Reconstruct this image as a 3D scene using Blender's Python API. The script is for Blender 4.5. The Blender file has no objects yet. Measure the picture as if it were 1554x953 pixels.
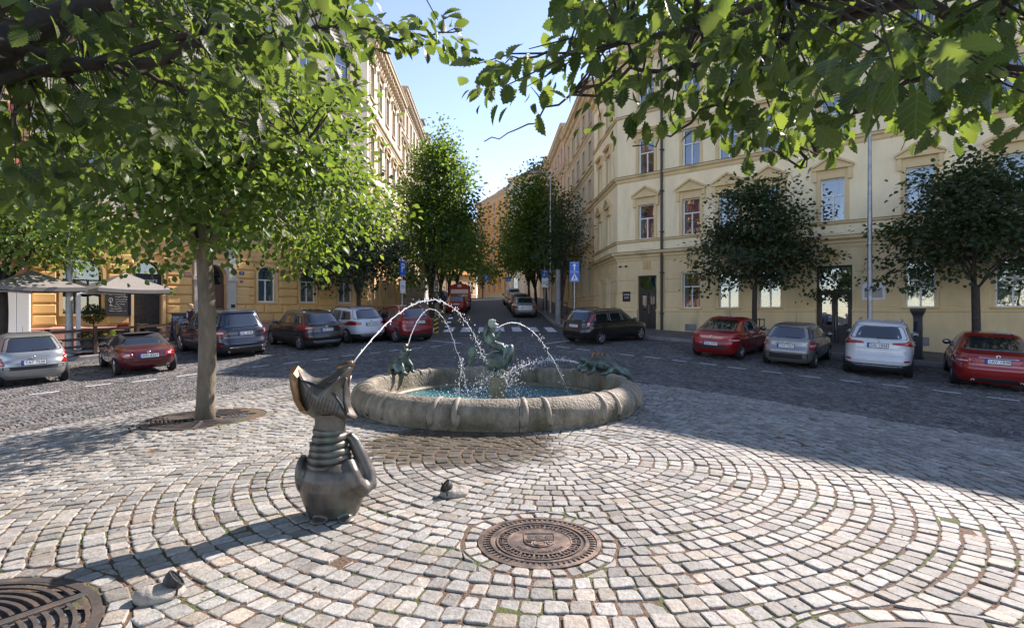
import bpy, bmesh, math, random
import numpy as np
from mathutils import Vector, Matrix, geometry
from mathutils.bvhtree import BVHTree

SC = bpy.context.scene
COL = SC.collection
RAD = math.radians
rng = np.random.default_rng(11)
random.seed(11)

# ------------------------------------------------------------------ camera
cam_data = bpy.data.cameras.new('camera')
cam_data.sensor_width = 36.0
cam_data.lens = 36.0 * 850.0 / 1554.0
cam_data.shift_y = -0.0035
cam_data.clip_start = 0.05
cam_data.clip_end = 3000.0
camera = bpy.data.objects.new('camera', cam_data)
COL.objects.link(camera)
camera.location = (0, 0, 1.6)
camera.rotation_euler = (RAD(90), 0, 0)
SC.camera = camera

# ------------------------------------------------------------------ sky and sun
SUN_AZ = 45.0      # degrees to the right of the street axis (+Y)
SUN_EL = 38.5
world = bpy.data.worlds.new('World')
SC.world = world
world.use_nodes = True
wn = world.node_tree.nodes
wl = world.node_tree.links
bg = wn['Background']
sky = wn.new('ShaderNodeTexSky')
sky.sky_type = 'NISHITA'
sky.sun_disc = False
sky.sun_elevation = RAD(SUN_EL)
sky.sun_rotation = RAD(SUN_AZ)
sky.altitude = 250
sky.air_density = 0.75
sky.dust_density = 0.1
sky.ozone_density = 0.3
wl.new(sky.outputs[0], bg.inputs[0])
bg.inputs[1].default_value = 0.14

sun_data = bpy.data.lights.new('sun', 'SUN')
sun_data.energy = 4.7
sun_data.angle = RAD(0.5)
sun_data.color = (1.0, 0.965, 0.92)
sun = bpy.data.objects.new('sun', sun_data)
COL.objects.link(sun)
sdir = Vector((math.sin(RAD(SUN_AZ)) * math.cos(RAD(SUN_EL)), math.cos(RAD(SUN_AZ)) * math.cos(RAD(SUN_EL)), math.sin(RAD(SUN_EL))))
sun.rotation_euler = sdir.to_track_quat('Z', 'Y').to_euler()
sun.location = (20, 20, 40)

SC.view_settings.view_transform = 'Standard'
SC.view_settings.look = 'None'
SC.view_settings.exposure = 1.28
SC.view_settings.gamma = 1.0
SC.view_settings.use_white_balance = True
SC.view_settings.white_balance_temperature = 7000
SC.view_settings.white_balance_tint = 20
SC.render.engine = 'CYCLES'
SC.cycles.max_bounces = 6
SC.cycles.diffuse_bounces = 3
SC.cycles.glossy_bounces = 3
SC.cycles.transmission_bounces = 4
SC.cycles.transparent_max_bounces = 8
SC.cycles.use_denoising = True

# ------------------------------------------------------------------ helpers
def link(o, parent=None):
    COL.objects.link(o)
    if parent is not None:
        o.parent = parent
    return o

def tag(o, label=None, cat=None, group=None, kind=None):
    if label: o['label'] = label
    if cat: o['category'] = cat
    if group: o['group'] = group
    if kind: o['kind'] = kind
    return o

def empty(name, loc=(0, 0, 0), rz=0.0, label=None, cat=None, group=None, parent=None):
    o = bpy.data.objects.new(name, None)
    o.empty_display_size = 0.2
    link(o, parent)
    o.location = loc
    o.rotation_euler = (0, 0, rz)
    return tag(o, label, cat, group)

def mesh_np(name, V, F, mats=None, smooth=False, attrs=None, midx=None):
    """V (n,3) array, F list of arrays (m,k) of vertex indices"""
    me = bpy.data.meshes.new(name)
    V = np.asarray(V, dtype=np.float32)
    Fs = [np.asarray(f, dtype=np.int32) for f in (F if isinstance(F, list) else [F])]
    Fs = [f for f in Fs if len(f)]
    me.vertices.add(len(V))
    me.vertices.foreach_set('co', V.ravel())
    loops = np.concatenate([f.ravel() for f in Fs])
    sizes = np.concatenate([np.full(len(f), f.shape[1], dtype=np.int32) for f in Fs])
    starts = np.concatenate([[0], np.cumsum(sizes)[:-1]]).astype(np.int32)
    me.loops.add(len(loops))
    me.loops.foreach_set('vertex_index', loops)
    me.polygons.add(len(sizes))
    me.polygons.foreach_set('loop_start', starts)
    me.polygons.foreach_set('loop_total', sizes)
    if midx is not None:
        me.polygons.foreach_set('material_index', np.asarray(midx, dtype=np.int32))
    me.polygons.foreach_set('use_smooth', np.full(len(sizes), bool(smooth)))
    for k, a in (attrs or {}).items():
        at = me.attributes.new(k, 'FLOAT', 'POINT')
        at.data.foreach_set('value', np.asarray(a, dtype=np.float32))
    me.update(calc_edges=True)
    for m in (mats if isinstance(mats, (list, tuple)) else [mats]):
        if m: me.materials.append(m)
    return me

class MB:
    """collects shapes into one mesh"""
    def __init__(self):
        self.v = []; self.f = []; self.m = []
    def add(self, vs, fs, mi=0):
        n = len(self.v)
        self.v += [tuple(p) for p in vs]
        self.f += [tuple(i + n for i in f) for f in fs]
        self.m += [mi] * len(fs)
        return self
    def box(self, x0, x1, y0, y1, z0, z1, mi=0):
        vs = [(x, y, z) for z in (z0, z1) for y in (y0, y1) for x in (x0, x1)]
        return self.add(vs, [(0, 2, 3, 1), (4, 5, 7, 6), (0, 1, 5, 4), (2, 6, 7, 3), (0, 4, 6, 2), (1, 3, 7, 5)], mi)
    def bevbox(self, x0, x1, y0, y1, z0, z1, b=0.01, mi=0):
        """box whose -y face is chamfered (a boss standing proud)"""
        vs = [(x0, y1, z0), (x1, y1, z0), (x1, y1, z1), (x0, y1, z1),
              (x0, y0 + b, z0), (x1, y0 + b, z0), (x1, y0 + b, z1), (x0, y0 + b, z1),
              (x0 + b, y0, z0 + b), (x1 - b, y0, z0 + b), (x1 - b, y0, z1 - b), (x0 + b, y0, z1 - b)]
        fs = [(8, 9, 10, 11)]
        for a in range(4):
            c = (a + 1) % 4
            fs += [(a, c, 4 + c, 4 + a), (4 + a, 4 + c, 8 + c, 8 + a)]
        return self.add(vs, fs, mi)
    def prism(self, poly, axis, a0, a1, mi=0):
        """poly 2D extruded along axis ('x','y','z')"""
        n = len(poly)
        def mk(p, a):
            return {'x': (a, p[0], p[1]), 'y': (p[0], a, p[1]), 'z': (p[0], p[1], a)}[axis]
        vs = [mk(p, a0) for p in poly] + [mk(p, a1) for p in poly]
        tris = geometry.tessellate_polygon([[Vector((p[0], p[1], 0)) for p in poly]])
        fs = [tuple(t) for t in tris] + [tuple(i + n for i in reversed(t)) for t in tris]
        fs += [(i, (i + 1) % n, n + (i + 1) % n, n + i) for i in range(n)]
        return self.add(vs, fs, mi)
    def tube(self, pts, rad, n=8, mi=0, cap=True):
        pts = [Vector(p) for p in pts]
        k = len(pts)
        rad = [rad] * k if isinstance(rad, (int, float)) else list(rad)
        up = Vector((0, 0, 1))
        vs = []
        prev = None
        for i, p in enumerate(pts):
            t = (pts[min(i + 1, k - 1)] - pts[max(i - 1, 0)])
            if t.length < 1e-9: t = Vector((0, 0, 1))
            t.normalize()
            if prev is None:
                a = t.cross(up if abs(t.z) < 0.9 else Vector((1, 0, 0)))
            else:
                a = prev - t * prev.dot(t)
            if a.length < 1e-6: a = t.orthogonal()
            a.normalize(); prev = a
            b = t.cross(a)
            for j in range(n):
                w = 2 * math.pi * j / n
                vs.append(p + (a * math.cos(w) + b * math.sin(w)) * rad[i])
        fs = []
        for i in range(k - 1):
            for j in range(n):
                j2 = (j + 1) % n
                fs.append((i * n + j, i * n + j2, (i + 1) * n + j2, (i + 1) * n + j))
        if cap:
            fs.append(tuple(reversed(range(n))))
            fs.append(tuple((k - 1) * n + j for j in range(n)))
        return self.add(vs, fs, mi)
    def lathe(self, prof, n=24, c=(0, 0, 0), a0=0.0, a1=2 * math.pi, mi=0, cap=False):
        """prof list of (r,z) from bottom to top"""
        full = abs(a1 - a0 - 2 * math.pi) < 1e-6
        m = n if full else n + 1
        vs = []
        for r, z in prof:
            for j in range(m):
                w = a0 + (a1 - a0) * j / n
                vs.append((c[0] + r * math.cos(w), c[1] + r * math.sin(w), c[2] + z))
        fs = []
        for i in range(len(prof) - 1):
            for j in range(n):
                j2 = (j + 1) % m if full else j + 1
                fs.append((i * m + j, i * m + j2, (i + 1) * m + j2, (i + 1) * m + j))
        if cap:
            fs.append(tuple(reversed(range(m))))
            fs.append(tuple((len(prof) - 1) * m + j for j in range(m)))
        return self.add(vs, fs, mi)
    def ellipsoid(self, c, r, rot=None, n=12, m=8, mi=0):
        vs = []; R = rot if rot is not None else Matrix.Identity(3)
        c = Vector(c)
        vs.append(c + R @ Vector((0, 0, -r[2])))
        for i in range(1, m):
            ph = -math.pi / 2 + math.pi * i / m
            for j in range(n):
                th = 2 * math.pi * j / n
                vs.append(c + R @ Vector((r[0] * math.cos(ph) * math.cos(th), r[1] * math.cos(ph) * math.sin(th), r[2] * math.sin(ph))))
        vs.append(c + R @ Vector((0, 0, r[2])))
        fs = [(0, 1 + (j + 1) % n, 1 + j) for j in range(n)]
        for i in range(m - 2):
            for j in range(n):
                a = 1 + i * n + j; b = 1 + i * n + (j + 1) % n
                fs.append((a, b, b + n, a + n))
        top = len(vs) - 1; base = 1 + (m - 2) * n
        fs += [(base + j, base + (j + 1) % n, top) for j in range(n)]
        return self.add(vs, fs, mi)
    def xf(self, M, start=0):
        self.v = self.v[:start] + [tuple(M @ Vector(p)) for p in self.v[start:]]
        return self
    def mesh(self, name, mats, smooth=False):
        me = bpy.data.meshes.new(name)
        me.from_pydata(self.v, [], self.f)
        for m in (mats if isinstance(mats, (list, tuple)) else [mats]):
            me.materials.append(m)
        if any(self.m): me.polygons.foreach_set('material_index', self.m)
        if smooth: me.polygons.foreach_set('use_smooth', [True] * len(me.polygons))
        me.update()
        return me
    def build(self, name, mats, parent=None, smooth=False, loc=None):
        o = bpy.data.objects.new(name, self.mesh(name, mats, smooth))
        link(o, parent)
        if loc is not None: o.location = loc
        return o

def obj(name, me, parent=None, loc=None, rz=None):
    o = bpy.data.objects.new(name, me)
    link(o, parent)
    if loc is not None: o.location = loc
    if rz is not None: o.rotation_euler = (0, 0, rz)
    return o

def auto_smooth(me, ang=35):
    bm = bmesh.new(); bm.from_mesh(me)
    for e in bm.edges:
        if len(e.link_faces) == 2 and e.calc_face_angle(0) > RAD(ang): e.smooth = False
    for f in bm.faces: f.smooth = True
    bm.to_mesh(me); bm.free()
    return me

def modified(me, setup):
    """mesh -> mesh with modifiers applied"""
    o = bpy.data.objects.new('tmp', me)
    COL.objects.link(o)
    setup(o)
    dg = bpy.context.evaluated_depsgraph_get()
    r = bpy.data.meshes.new_from_object(o.evaluated_get(dg))
    bpy.data.objects.remove(o)
    return r

def blob(name, mb, mats, voxel=0.012, smooth=4, parent=None, fac=0.5):
    me = mb.mesh('raw', mats)
    def st(o):
        m = o.modifiers.new('r', 'REMESH'); m.mode = 'VOXEL'; m.voxel_size = voxel
        if smooth:
            s = o.modifiers.new('s', 'SMOOTH'); s.iterations = smooth; s.factor = fac
    r = modified(me, st)
    r.polygons.foreach_set('use_smooth', [True] * len(r.polygons))
    r.materials.clear(); r.materials.append(mats if not isinstance(mats, (list, tuple)) else mats[0])
    r.name = name
    return obj(name, r, parent)

def text_mesh(s, size=0.1, extrude=0.002, mat=None, align='CENTER', spacing=1.0):
    cu = bpy.data.curves.new('t', 'FONT')
    cu.body = s; cu.size = size; cu.extrude = extrude; cu.align_x = align; cu.align_y = 'CENTER'
    cu.resolution_u = 2; cu.space_character = spacing
    o = bpy.data.objects.new('t', cu); COL.objects.link(o)
    dg = bpy.context.evaluated_depsgraph_get()
    me = bpy.data.meshes.new_from_object(o.evaluated_get(dg))
    bpy.data.objects.remove(o)
    me.materials.clear()
    if mat: me.materials.append(mat)
    return me

# ------------------------------------------------------------------ materials
MATS = {}
def nd(t, typ, **kw):
    n = t.nodes.new(typ)
    for k, v in kw.items(): setattr(n, k, v)
    return n

def mat(name, base, rough=0.6, metal=0.0, var=0.0, vscale=6.0, bump=0.0, bscale=40.0, coat=0.0, spec=0.5, ior=None,
        c2=None, c2amt=0.5, c2scale=3.0, objrand=0.0, attr=None, attramt=0.0, detail=6.0, emit=0.0, stretch=None, roughvar=0.0, bdist=0.01):
    m = bpy.data.materials.new(name); m.use_nodes = True
    t = m.node_tree; L = t.links.new
    p = t.nodes['Principled BSDF']
    p.inputs['Roughness'].default_value = rough
    p.inputs['Metallic'].default_value = metal
    p.inputs['Specular IOR Level'].default_value = spec
    if ior: p.inputs['IOR'].default_value = ior
    if coat:
        p.inputs['Coat Weight'].default_value = coat; p.inputs['Coat Roughness'].default_value = 0.04
    b = (*base, 1)
    p.inputs['Base Color'].default_value = b
    tc = nd(t, 'ShaderNodeTexCoord')
    vec = tc.outputs['Object']
    if attr == 'world' or objrand < 0:
        pass
    if stretch:
        mp = nd(t, 'ShaderNodeMapping'); mp.inputs['Scale'].default_value = stretch
        L(vec, mp.inputs[0]); vec = mp.outputs[0]
    cur = None
    def rgb(c):
        n = nd(t, 'ShaderNodeRGB'); n.outputs[0].default_value = (*c, 1); return n.outputs[0]
    if c2 is not None:
        nz = nd(t, 'ShaderNodeTexNoise'); nz.inputs['Scale'].default_value = c2scale; nz.inputs['Detail'].default_value = detail
        L(vec, nz.inputs['Vector'])
        mr = nd(t, 'ShaderNodeMapRange'); mr.inputs[1].default_value = 0.62 - c2amt * 0.35; mr.inputs[2].default_value = 0.78 - c2amt * 0.3
        L(nz.outputs[0], mr.inputs[0])
        mx = nd(t, 'ShaderNodeMix', data_type='RGBA'); mx.inputs['A'].default_value = b; mx.inputs['B'].default_value = (*c2, 1)
        L(mr.outputs[0], mx.inputs['Factor']); cur = mx.outputs['Result']
    def scale_by(fac_socket, lo, hi):
        nonlocal cur
        mr = nd(t, 'ShaderNodeMapRange'); mr.inputs[3].default_value = lo; mr.inputs[4].default_value = hi
        L(fac_socket, mr.inputs[0])
        mx = nd(t, 'ShaderNodeMix', data_type='RGBA', blend_type='MULTIPLY'); mx.inputs['Factor'].default_value = 1
        if cur is None: mx.inputs['A'].default_value = b
        else: L(cur, mx.inputs['A'])
        L(mr.outputs[0], mx.inputs['B']); cur = mx.outputs['Result']
    if var:
        nz = nd(t, 'ShaderNodeTexNoise'); nz.inputs['Scale'].default_value = vscale; nz.inputs['Detail'].default_value = detail
        nz.inputs['Roughness'].default_value = 0.65
        L(vec, nz.inputs['Vector'])
        mr0 = nd(t, 'ShaderNodeMapRange'); mr0.inputs[1].default_value = 0.3; mr0.inputs[2].default_value = 0.7
        L(nz.outputs[0], mr0.inputs[0])
        scale_by(mr0.outputs[0], 1 - var, 1 + var)
        if roughvar:
            mrr = nd(t, 'ShaderNodeMapRange'); mrr.inputs[3].default_value = max(0, rough - roughvar); mrr.inputs[4].default_value = min(1, rough + roughvar)
            L(mr0.outputs[0], mrr.inputs[0]); L(mrr.outputs[0], p.inputs['Roughness'])
    if objrand:
        oi = nd(t, 'ShaderNodeObjectInfo'); scale_by(oi.outputs['Random'], 1 - objrand, 1 + objrand)
    if attr:
        at = nd(t, 'ShaderNodeAttribute'); at.attribute_name = attr; scale_by(at.outputs['Fac'], 1 - attramt, 1 + attramt)
    if cur is not None: L(cur, p.inputs['Base Color'])
    if bump:
        nb = nd(t, 'ShaderNodeTexNoise'); nb.inputs['Scale'].default_value = bscale; nb.inputs['Detail'].default_value = 5
        L(vec, nb.inputs['Vector'])
        bu = nd(t, 'ShaderNodeBump'); bu.inputs['Strength'].default_value = min(1, bump); bu.inputs['Distance'].default_value = bdist
        L(nb.outputs[0], bu.inputs['Height']); L(bu.outputs[0], p.inputs['Normal'])
    if emit:
        p.inputs['Emission Color'].default_value = b; p.inputs['Emission Strength'].default_value = emit
    MATS[name] = m
    return m

def leaf_mat(name, top, trans, tmix=0.45, rough=0.45, var=0.3, veins=False):
    m = bpy.data.materials.new(name); m.use_nodes = True
    t = m.node_tree; L = t.links.new
    p = t.nodes['Principled BSDF']; out = t.nodes['Material Output']
    p.inputs['Roughness'].default_value = rough
    p.inputs['Specular IOR Level'].default_value = 0.35
    tr = nd(t, 'ShaderNodeBsdfTranslucent')
    at = nd(t, 'ShaderNodeAttribute'); at.attribute_name = 'tint'
    def col(c, sock):
        mr = nd(t, 'ShaderNodeMapRange'); mr.inputs[3].default_value = 1 - var; mr.inputs[4].default_value = 1 + var
        L(at.outputs['Fac'], mr.inputs[0])
        mx = nd(t, 'ShaderNodeMix', data_type='RGBA', blend_type='MULTIPLY'); mx.inputs['Factor'].default_value = 1
        mx.inputs['A'].default_value = (*c, 1); L(mr.outputs[0], mx.inputs['B'])
        hs = nd(t, 'ShaderNodeHueSaturation')
        mr2 = nd(t, 'ShaderNodeMapRange'); mr2.inputs[3].default_value = 0.515; mr2.inputs[4].default_value = 0.48
        L(at.outputs['Fac'], mr2.inputs[0]); L(mr2.outputs[0], hs.inputs['Hue'])
        L(mx.outputs['Result'], hs.inputs['Color']); L(hs.outputs[0], sock)
    col(top, p.inputs['Base Color']); col(trans, tr.inputs['Color'])
    if veins:
        au = nd(t, 'ShaderNodeAttribute'); au.attribute_name = 'lu'; av = nd(t, 'ShaderNodeAttribute'); av.attribute_name = 'lv'
        def mth(op, a, b=0.0):
            n = nd(t, 'ShaderNodeMath', operation=op)
            for i, v in enumerate((a, b)):
                if isinstance(v, (int, float)): n.inputs[i].default_value = v
                else: L(v, n.inputs[i])
            return n.outputs[0]
        ab = mth('ABSOLUTE', av.outputs['Fac'])
        side = mth('SINE', mth('MULTIPLY', mth('SUBTRACT', au.outputs['Fac'], mth('MULTIPLY', ab, .9)), 34.0))
        r1 = nd(t, 'ShaderNodeMapRange'); r1.inputs[1].default_value = .86; r1.inputs[2].default_value = .98; L(side, r1.inputs[0])
        r2 = nd(t, 'ShaderNodeMapRange'); r2.inputs[1].default_value = .02; r2.inputs[2].default_value = .008; L(ab, r2.inputs[0])
        vm = mth('MINIMUM', mth('ADD', r1.outputs[0], r2.outputs[0]), 1.0)
        for sock in (p.inputs['Base Color'], tr.inputs['Color']):
            src = sock.links[0].from_socket
            mv = nd(t, 'ShaderNodeMix', data_type='RGBA'); L(mth('MULTIPLY', vm, .4), mv.inputs['Factor']); L(src, mv.inputs['A']); mv.inputs['B'].default_value = (0.20, 0.26, 0.10, 1); L(mv.outputs['Result'], sock)
        bu = nd(t, 'ShaderNodeBump'); bu.inputs['Strength'].default_value = .15; bu.inputs['Distance'].default_value = .003; L(side, bu.inputs['Height']); L(bu.outputs[0], p.inputs['Normal'])
    ms = nd(t, 'ShaderNodeMixShader'); ms.inputs[0].default_value = tmix
    L(p.outputs[0], ms.inputs[1]); L(tr.outputs[0], ms.inputs[2]); L(ms.outputs[0], out.inputs[0])
    MATS[name] = m
    return m

# ------------------------------------------------------------------ terrain (smooth fitted surface)
FN = Vector((0.669, 0.743)); FD = Vector((0.743, -0.669))      # right facade: inward normal, direction
LN = Vector((0.799, -0.602)); LD = Vector((0.602, 0.799))      # left facade: outward normal, direction
CP = [(0, 2, 0), (0, 5, 0), (-3, 2.5, 0), (2.5, 2, -.02), (0, -6, 0), (-.25, 7.2, 0), (-2.6, 9.6, 0), (2.1, 9.6, 0), (-.25, 12.1, -.02), (-1.5, 15.5, -.1),
      (4.5, 5.5, -.1), (7.6, 8.35, -.36), (2.7, 13, -.02), (5, 20.2, -.11), (6.3, 19.05, -.22), (8.1, 17.5, -.33), (10.4, 15.4, -.45), (12.06, 13.9, -.56),
      (7.6, 20.8, -.12), (2.9, 23.6, .1), (6.04, 31.5, .5), (16.1, 22.5, -.16), (18.8, 20, -.42), (0, 28, .38), (0, 40, 1.1), (-10, 40, 1.1), (8, 40, 1.1),
      (-1, 57, 2.05), (-1.5, 74, 3.0), (-2, 85, 3.5), (-2, 100, 3.7), (-7.5, 8.3, -.28), (-4.6, 11.9, .0), (-4.7, 8.4, -.02), (-12.1, 14.3, -.5), (-9.4, 17.9, -.31), (-7.6, 20.3, -.17),
      (-5.4, 23.3, 0), (-14.6, 25.2, .06), (-16.5, 25.5, 0), (-20.5, 20, -.3), (-9.3, 35.5, .75), (-40, 5, -1.6), (40, 5, -2.0), (-60, 60, 2.2), (60, 60, 1.5),
      (0, -40, 0), (0, 140, 4), (-60, 140, 4), (60, 140, 4), (-60, -30, -1), (60, -30, -1.5)]
_cp = np.array(CP, dtype=float)
def _U(r2):
    return np.where(r2 > 1e-12, 0.5 * r2 * np.log(np.maximum(r2, 1e-12)), 0.0)
_n = len(_cp)
_d2 = ((_cp[:, None, :2] - _cp[None, :, :2]) ** 2).sum(-1)
_K = _U(_d2) + np.eye(_n) * 1.5
_P = np.c_[np.ones(_n), _cp[:, :2]]
_A = np.block([[_K, _P], [_P.T, np.zeros((3, 3))]])
_w = np.linalg.solve(_A, np.r_[_cp[:, 2], np.zeros(3)])
def G(x, y):
    x = np.atleast_1d(np.asarray(x, dtype=float)); y = np.atleast_1d(np.asarray(y, dtype=float))
    sh = x.shape; x = x.ravel(); y = y.ravel()
    z = np.empty_like(x)
    for s in range(0, len(x), 20000):
        e = slice(s, s + 20000)
        r2 = (x[e, None] - _cp[None, :, 0]) ** 2 + (y[e, None] - _cp[None, :, 1]) ** 2
        z[e] = _U(r2) @ _w[:_n] + _w[_n] + _w[_n + 1] * x[e] + _w[_n + 2] * y[e]
    return z.reshape(sh)
def g1(x, y):
    return float(G(x, y)[0])

FOUNT = (-0.25, 9.65)
RING_C = (0.42, 6.25)
MANHOLE = (0.19, 3.88)
GRATES = [(-4.62, 8.45, 0.82), (-2.85, 2.55, 0.80), (2.02, 1.98, 0.92)]
def plaza_sd(x, y):
    """signed distance-like: < 0 inside the round-nosed triangle of the little square"""
    a = FN.x * x + FN.y * y - 11.3
    b = -(LN.x * x + LN.y * y) - 11.2
    k = 1.3
    return k * np.log(np.exp(np.clip(a / k, -40, 40)) + np.exp(np.clip(b / k, -40, 40)))
# ------------------------------------------------------------------ ground materials
def sett_mat(name, base, warm, wet=True, amt=0.38):
    m = bpy.data.materials.new(name); m.use_nodes = True
    t = m.node_tree; L = t.links.new
    p = t.nodes['Principled BSDF']
    tc = nd(t, 'ShaderNodeTexCoord'); ob = tc.outputs['Object']
    at = nd(t, 'ShaderNodeAttribute'); at.attribute_name = 'tint'
    at2 = nd(t, 'ShaderNodeAttribute'); at2.attribute_name = 'warm'
    mx = nd(t, 'ShaderNodeMix', data_type='RGBA'); mx.inputs['A'].default_value = (*base, 1); mx.inputs['B'].default_value = (*warm, 1)
    L(at2.outputs['Fac'], mx.inputs['Factor'])
    mr = nd(t, 'ShaderNodeMapRange'); mr.inputs[3].default_value = 1 - amt; mr.inputs[4].default_value = 1 + amt
    L(at.outputs['Fac'], mr.inputs[0])
    m2 = nd(t, 'ShaderNodeMix', data_type='RGBA', blend_type='MULTIPLY'); m2.inputs['Factor'].default_value = 1
    L(mx.outputs['Result'], m2.inputs['A']); L(mr.outputs[0], m2.inputs['B'])
    n1 = nd(t, 'ShaderNodeTexNoise'); n1.inputs['Scale'].default_value = 26; n1.inputs['Detail'].default_value = 8; n1.inputs['Roughness'].default_value = 0.75
    L(ob, n1.inputs['Vector'])
    r1 = nd(t, 'ShaderNodeMapRange'); r1.inputs[1].default_value = 0.33; r1.inputs[2].default_value = 0.62; r1.inputs[3].default_value = 0.62; r1.inputs[4].default_value = 1.18
    L(n1.outputs[0], r1.inputs[0])
    m3 = nd(t, 'ShaderNodeMix', data_type='RGBA', blend_type='MULTIPLY'); m3.inputs['Factor'].default_value = 1
    L(m2.outputs['Result'], m3.inputs['A']); L(r1.outputs[0], m3.inputs['B'])
    # large dirt patches
    n2 = nd(t, 'ShaderNodeTexNoise'); n2.inputs['Scale'].default_value = 0.9; n2.inputs['Detail'].default_value = 5
    L(ob, n2.inputs['Vector'])
    r2 = nd(t, 'ShaderNodeMapRange'); r2.inputs[1].default_value = 0.35; r2.inputs[2].default_value = 0.65; r2.inputs[3].default_value = 0.82; r2.inputs[4].default_value = 1.1
    L(n2.outputs[0], r2.inputs[0])
    m4 = nd(t, 'ShaderNodeMix', data_type='RGBA', blend_type='MULTIPLY'); m4.inputs['Factor'].default_value = 1
    L(m3.outputs['Result'], m4.inputs['A']); L(r2.outputs[0], m4.inputs['B'])
    last = m4.outputs['Result']
    rough = 0.72
    p.inputs['Specular IOR Level'].default_value = 0.25
    p.inputs['Roughness'].default_value = rough
    if wet:  # splash-wet patch in front of the basin
        sp = nd(t, 'ShaderNodeSeparateXYZ'); L(ob, sp.inputs[0])
        def mth(op, a, b):
            n = nd(t, 'ShaderNodeMath', operation=op)
            for i, v in enumerate((a, b)):
                if isinstance(v, (int, float)): n.inputs[i].default_value = v
                else: L(v, n.inputs[i])
            return n.outputs[0]
        dx = mth('DIVIDE', mth('ADD', sp.outputs[0], 0.62), 1.15)
        dy = mth('DIVIDE', mth('SUBTRACT', sp.outputs[1], 6.62), 0.95)
        rr = mth('SQRT', mth('ADD', mth('MULTIPLY', dx, dx), mth('MULTIPLY', dy, dy)), 0)
        n3 = nd(t, 'ShaderNodeTexNoise'); n3.inputs['Scale'].default_value = 3.5; n3.inputs['Detail'].default_value = 5
        L(ob, n3.inputs['Vector'])
        rr = mth('ADD', rr, mth('MULTIPLY', mth('SUBTRACT', n3.outputs[0], 0.5), 1.1))
        wm = nd(t, 'ShaderNodeMapRange'); wm.inputs[1].default_value = 1.12; wm.inputs[2].default_value = 0.92; L(rr, wm.inputs[0])
        m5 = nd(t, 'ShaderNodeMix', data_type='RGBA', blend_type='MULTIPLY'); m5.inputs['B'].default_value = (0.36, 0.31, 0.24, 1)
        L(wm.outputs[0], m5.inputs['Factor']); L(last, m5.inputs['A']); last = m5.outputs['Result']
        rm = nd(t, 'ShaderNodeMapRange'); rm.inputs[3].default_value = rough; rm.inputs[4].default_value = 0.38
        L(wm.outputs[0], rm.inputs[0]); L(rm.outputs[0], p.inputs['Roughness'])
    L(last, p.inputs['Base Color'])
    n4 = nd(t, 'ShaderNodeTexNoise'); n4.inputs['Scale'].default_value = 55; n4.inputs['Detail'].default_value = 6; L(ob, n4.inputs['Vector'])
    bu = nd(t, 'ShaderNodeBump'); bu.inputs['Strength'].default_value = 0.55; bu.inputs['Distance'].default_value = 0.012
    L(n4.outputs[0], bu.inputs['Height']); L(bu.outputs[0], p.inputs['Normal'])
    MATS[name] = m
    return m

sett_mat('plaza_granite', (0.262, 0.263, 0.243), (0.28, 0.24, 0.185))
sett_mat('road_granite', (0.122, 0.124, 0.122), (0.145, 0.132, 0.112), wet=False, amt=0.45)

def joint_mat():
    m = bpy.data.materials.new('joint_earth'); m.use_nodes = True
    t = m.node_tree; L = t.links.new; p = t.nodes['Principled BSDF']
    ob = nd(t, 'ShaderNodeTexCoord').outputs['Object']
    n1 = nd(t, 'ShaderNodeTexNoise'); n1.inputs['Scale'].default_value = 60; n1.inputs['Detail'].default_value = 6; L(ob, n1.inputs['Vector'])
    r = nd(t, 'ShaderNodeValToRGB'); cr = r.color_ramp
    cr.elements[0].position = 0.3; cr.elements[0].color = (0.045, 0.03, 0.02, 1)
    cr.elements[1].position = 0.72; cr.elements[1].color = (0.19, 0.115, 0.07, 1)
    e = cr.elements.new(0.5); e.color = (0.105, 0.065, 0.04, 1)
    L(n1.outputs[0], r.inputs[0])
    n2 = nd(t, 'ShaderNodeTexNoise'); n2.inputs['Scale'].default_value = 2.6; n2.inputs['Detail'].default_value = 6; L(ob, n2.inputs['Vector'])
    sp = nd(t, 'ShaderNodeSeparateXYZ'); L(ob, sp.inputs[0])
    mr = nd(t, 'ShaderNodeMapRange'); mr.inputs[1].default_value = 0.50; mr.inputs[2].default_value = 0.6; L(n2.outputs[0], mr.inputs[0])
    mx = nd(t, 'ShaderNodeMix', data_type='RGBA'); mx.inputs['B'].default_value = (0.065, 0.08, 0.02, 1)
    L(mr.outputs[0], mx.inputs['Factor']); L(r.outputs[0], mx.inputs['A']); L(mx.outputs['Result'], p.inputs['Base Color'])
    p.inputs['Roughness'].default_value = 0.95
    bu = nd(t, 'ShaderNodeBump'); bu.inputs['Strength'].default_value = 0.9; bu.inputs['Distance'].default_value = 0.02
    L(n1.outputs[0], bu.inputs['Height']); L(bu.outputs[0], p.inputs['Normal'])
    return m
JOINT = joint_mat()

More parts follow.
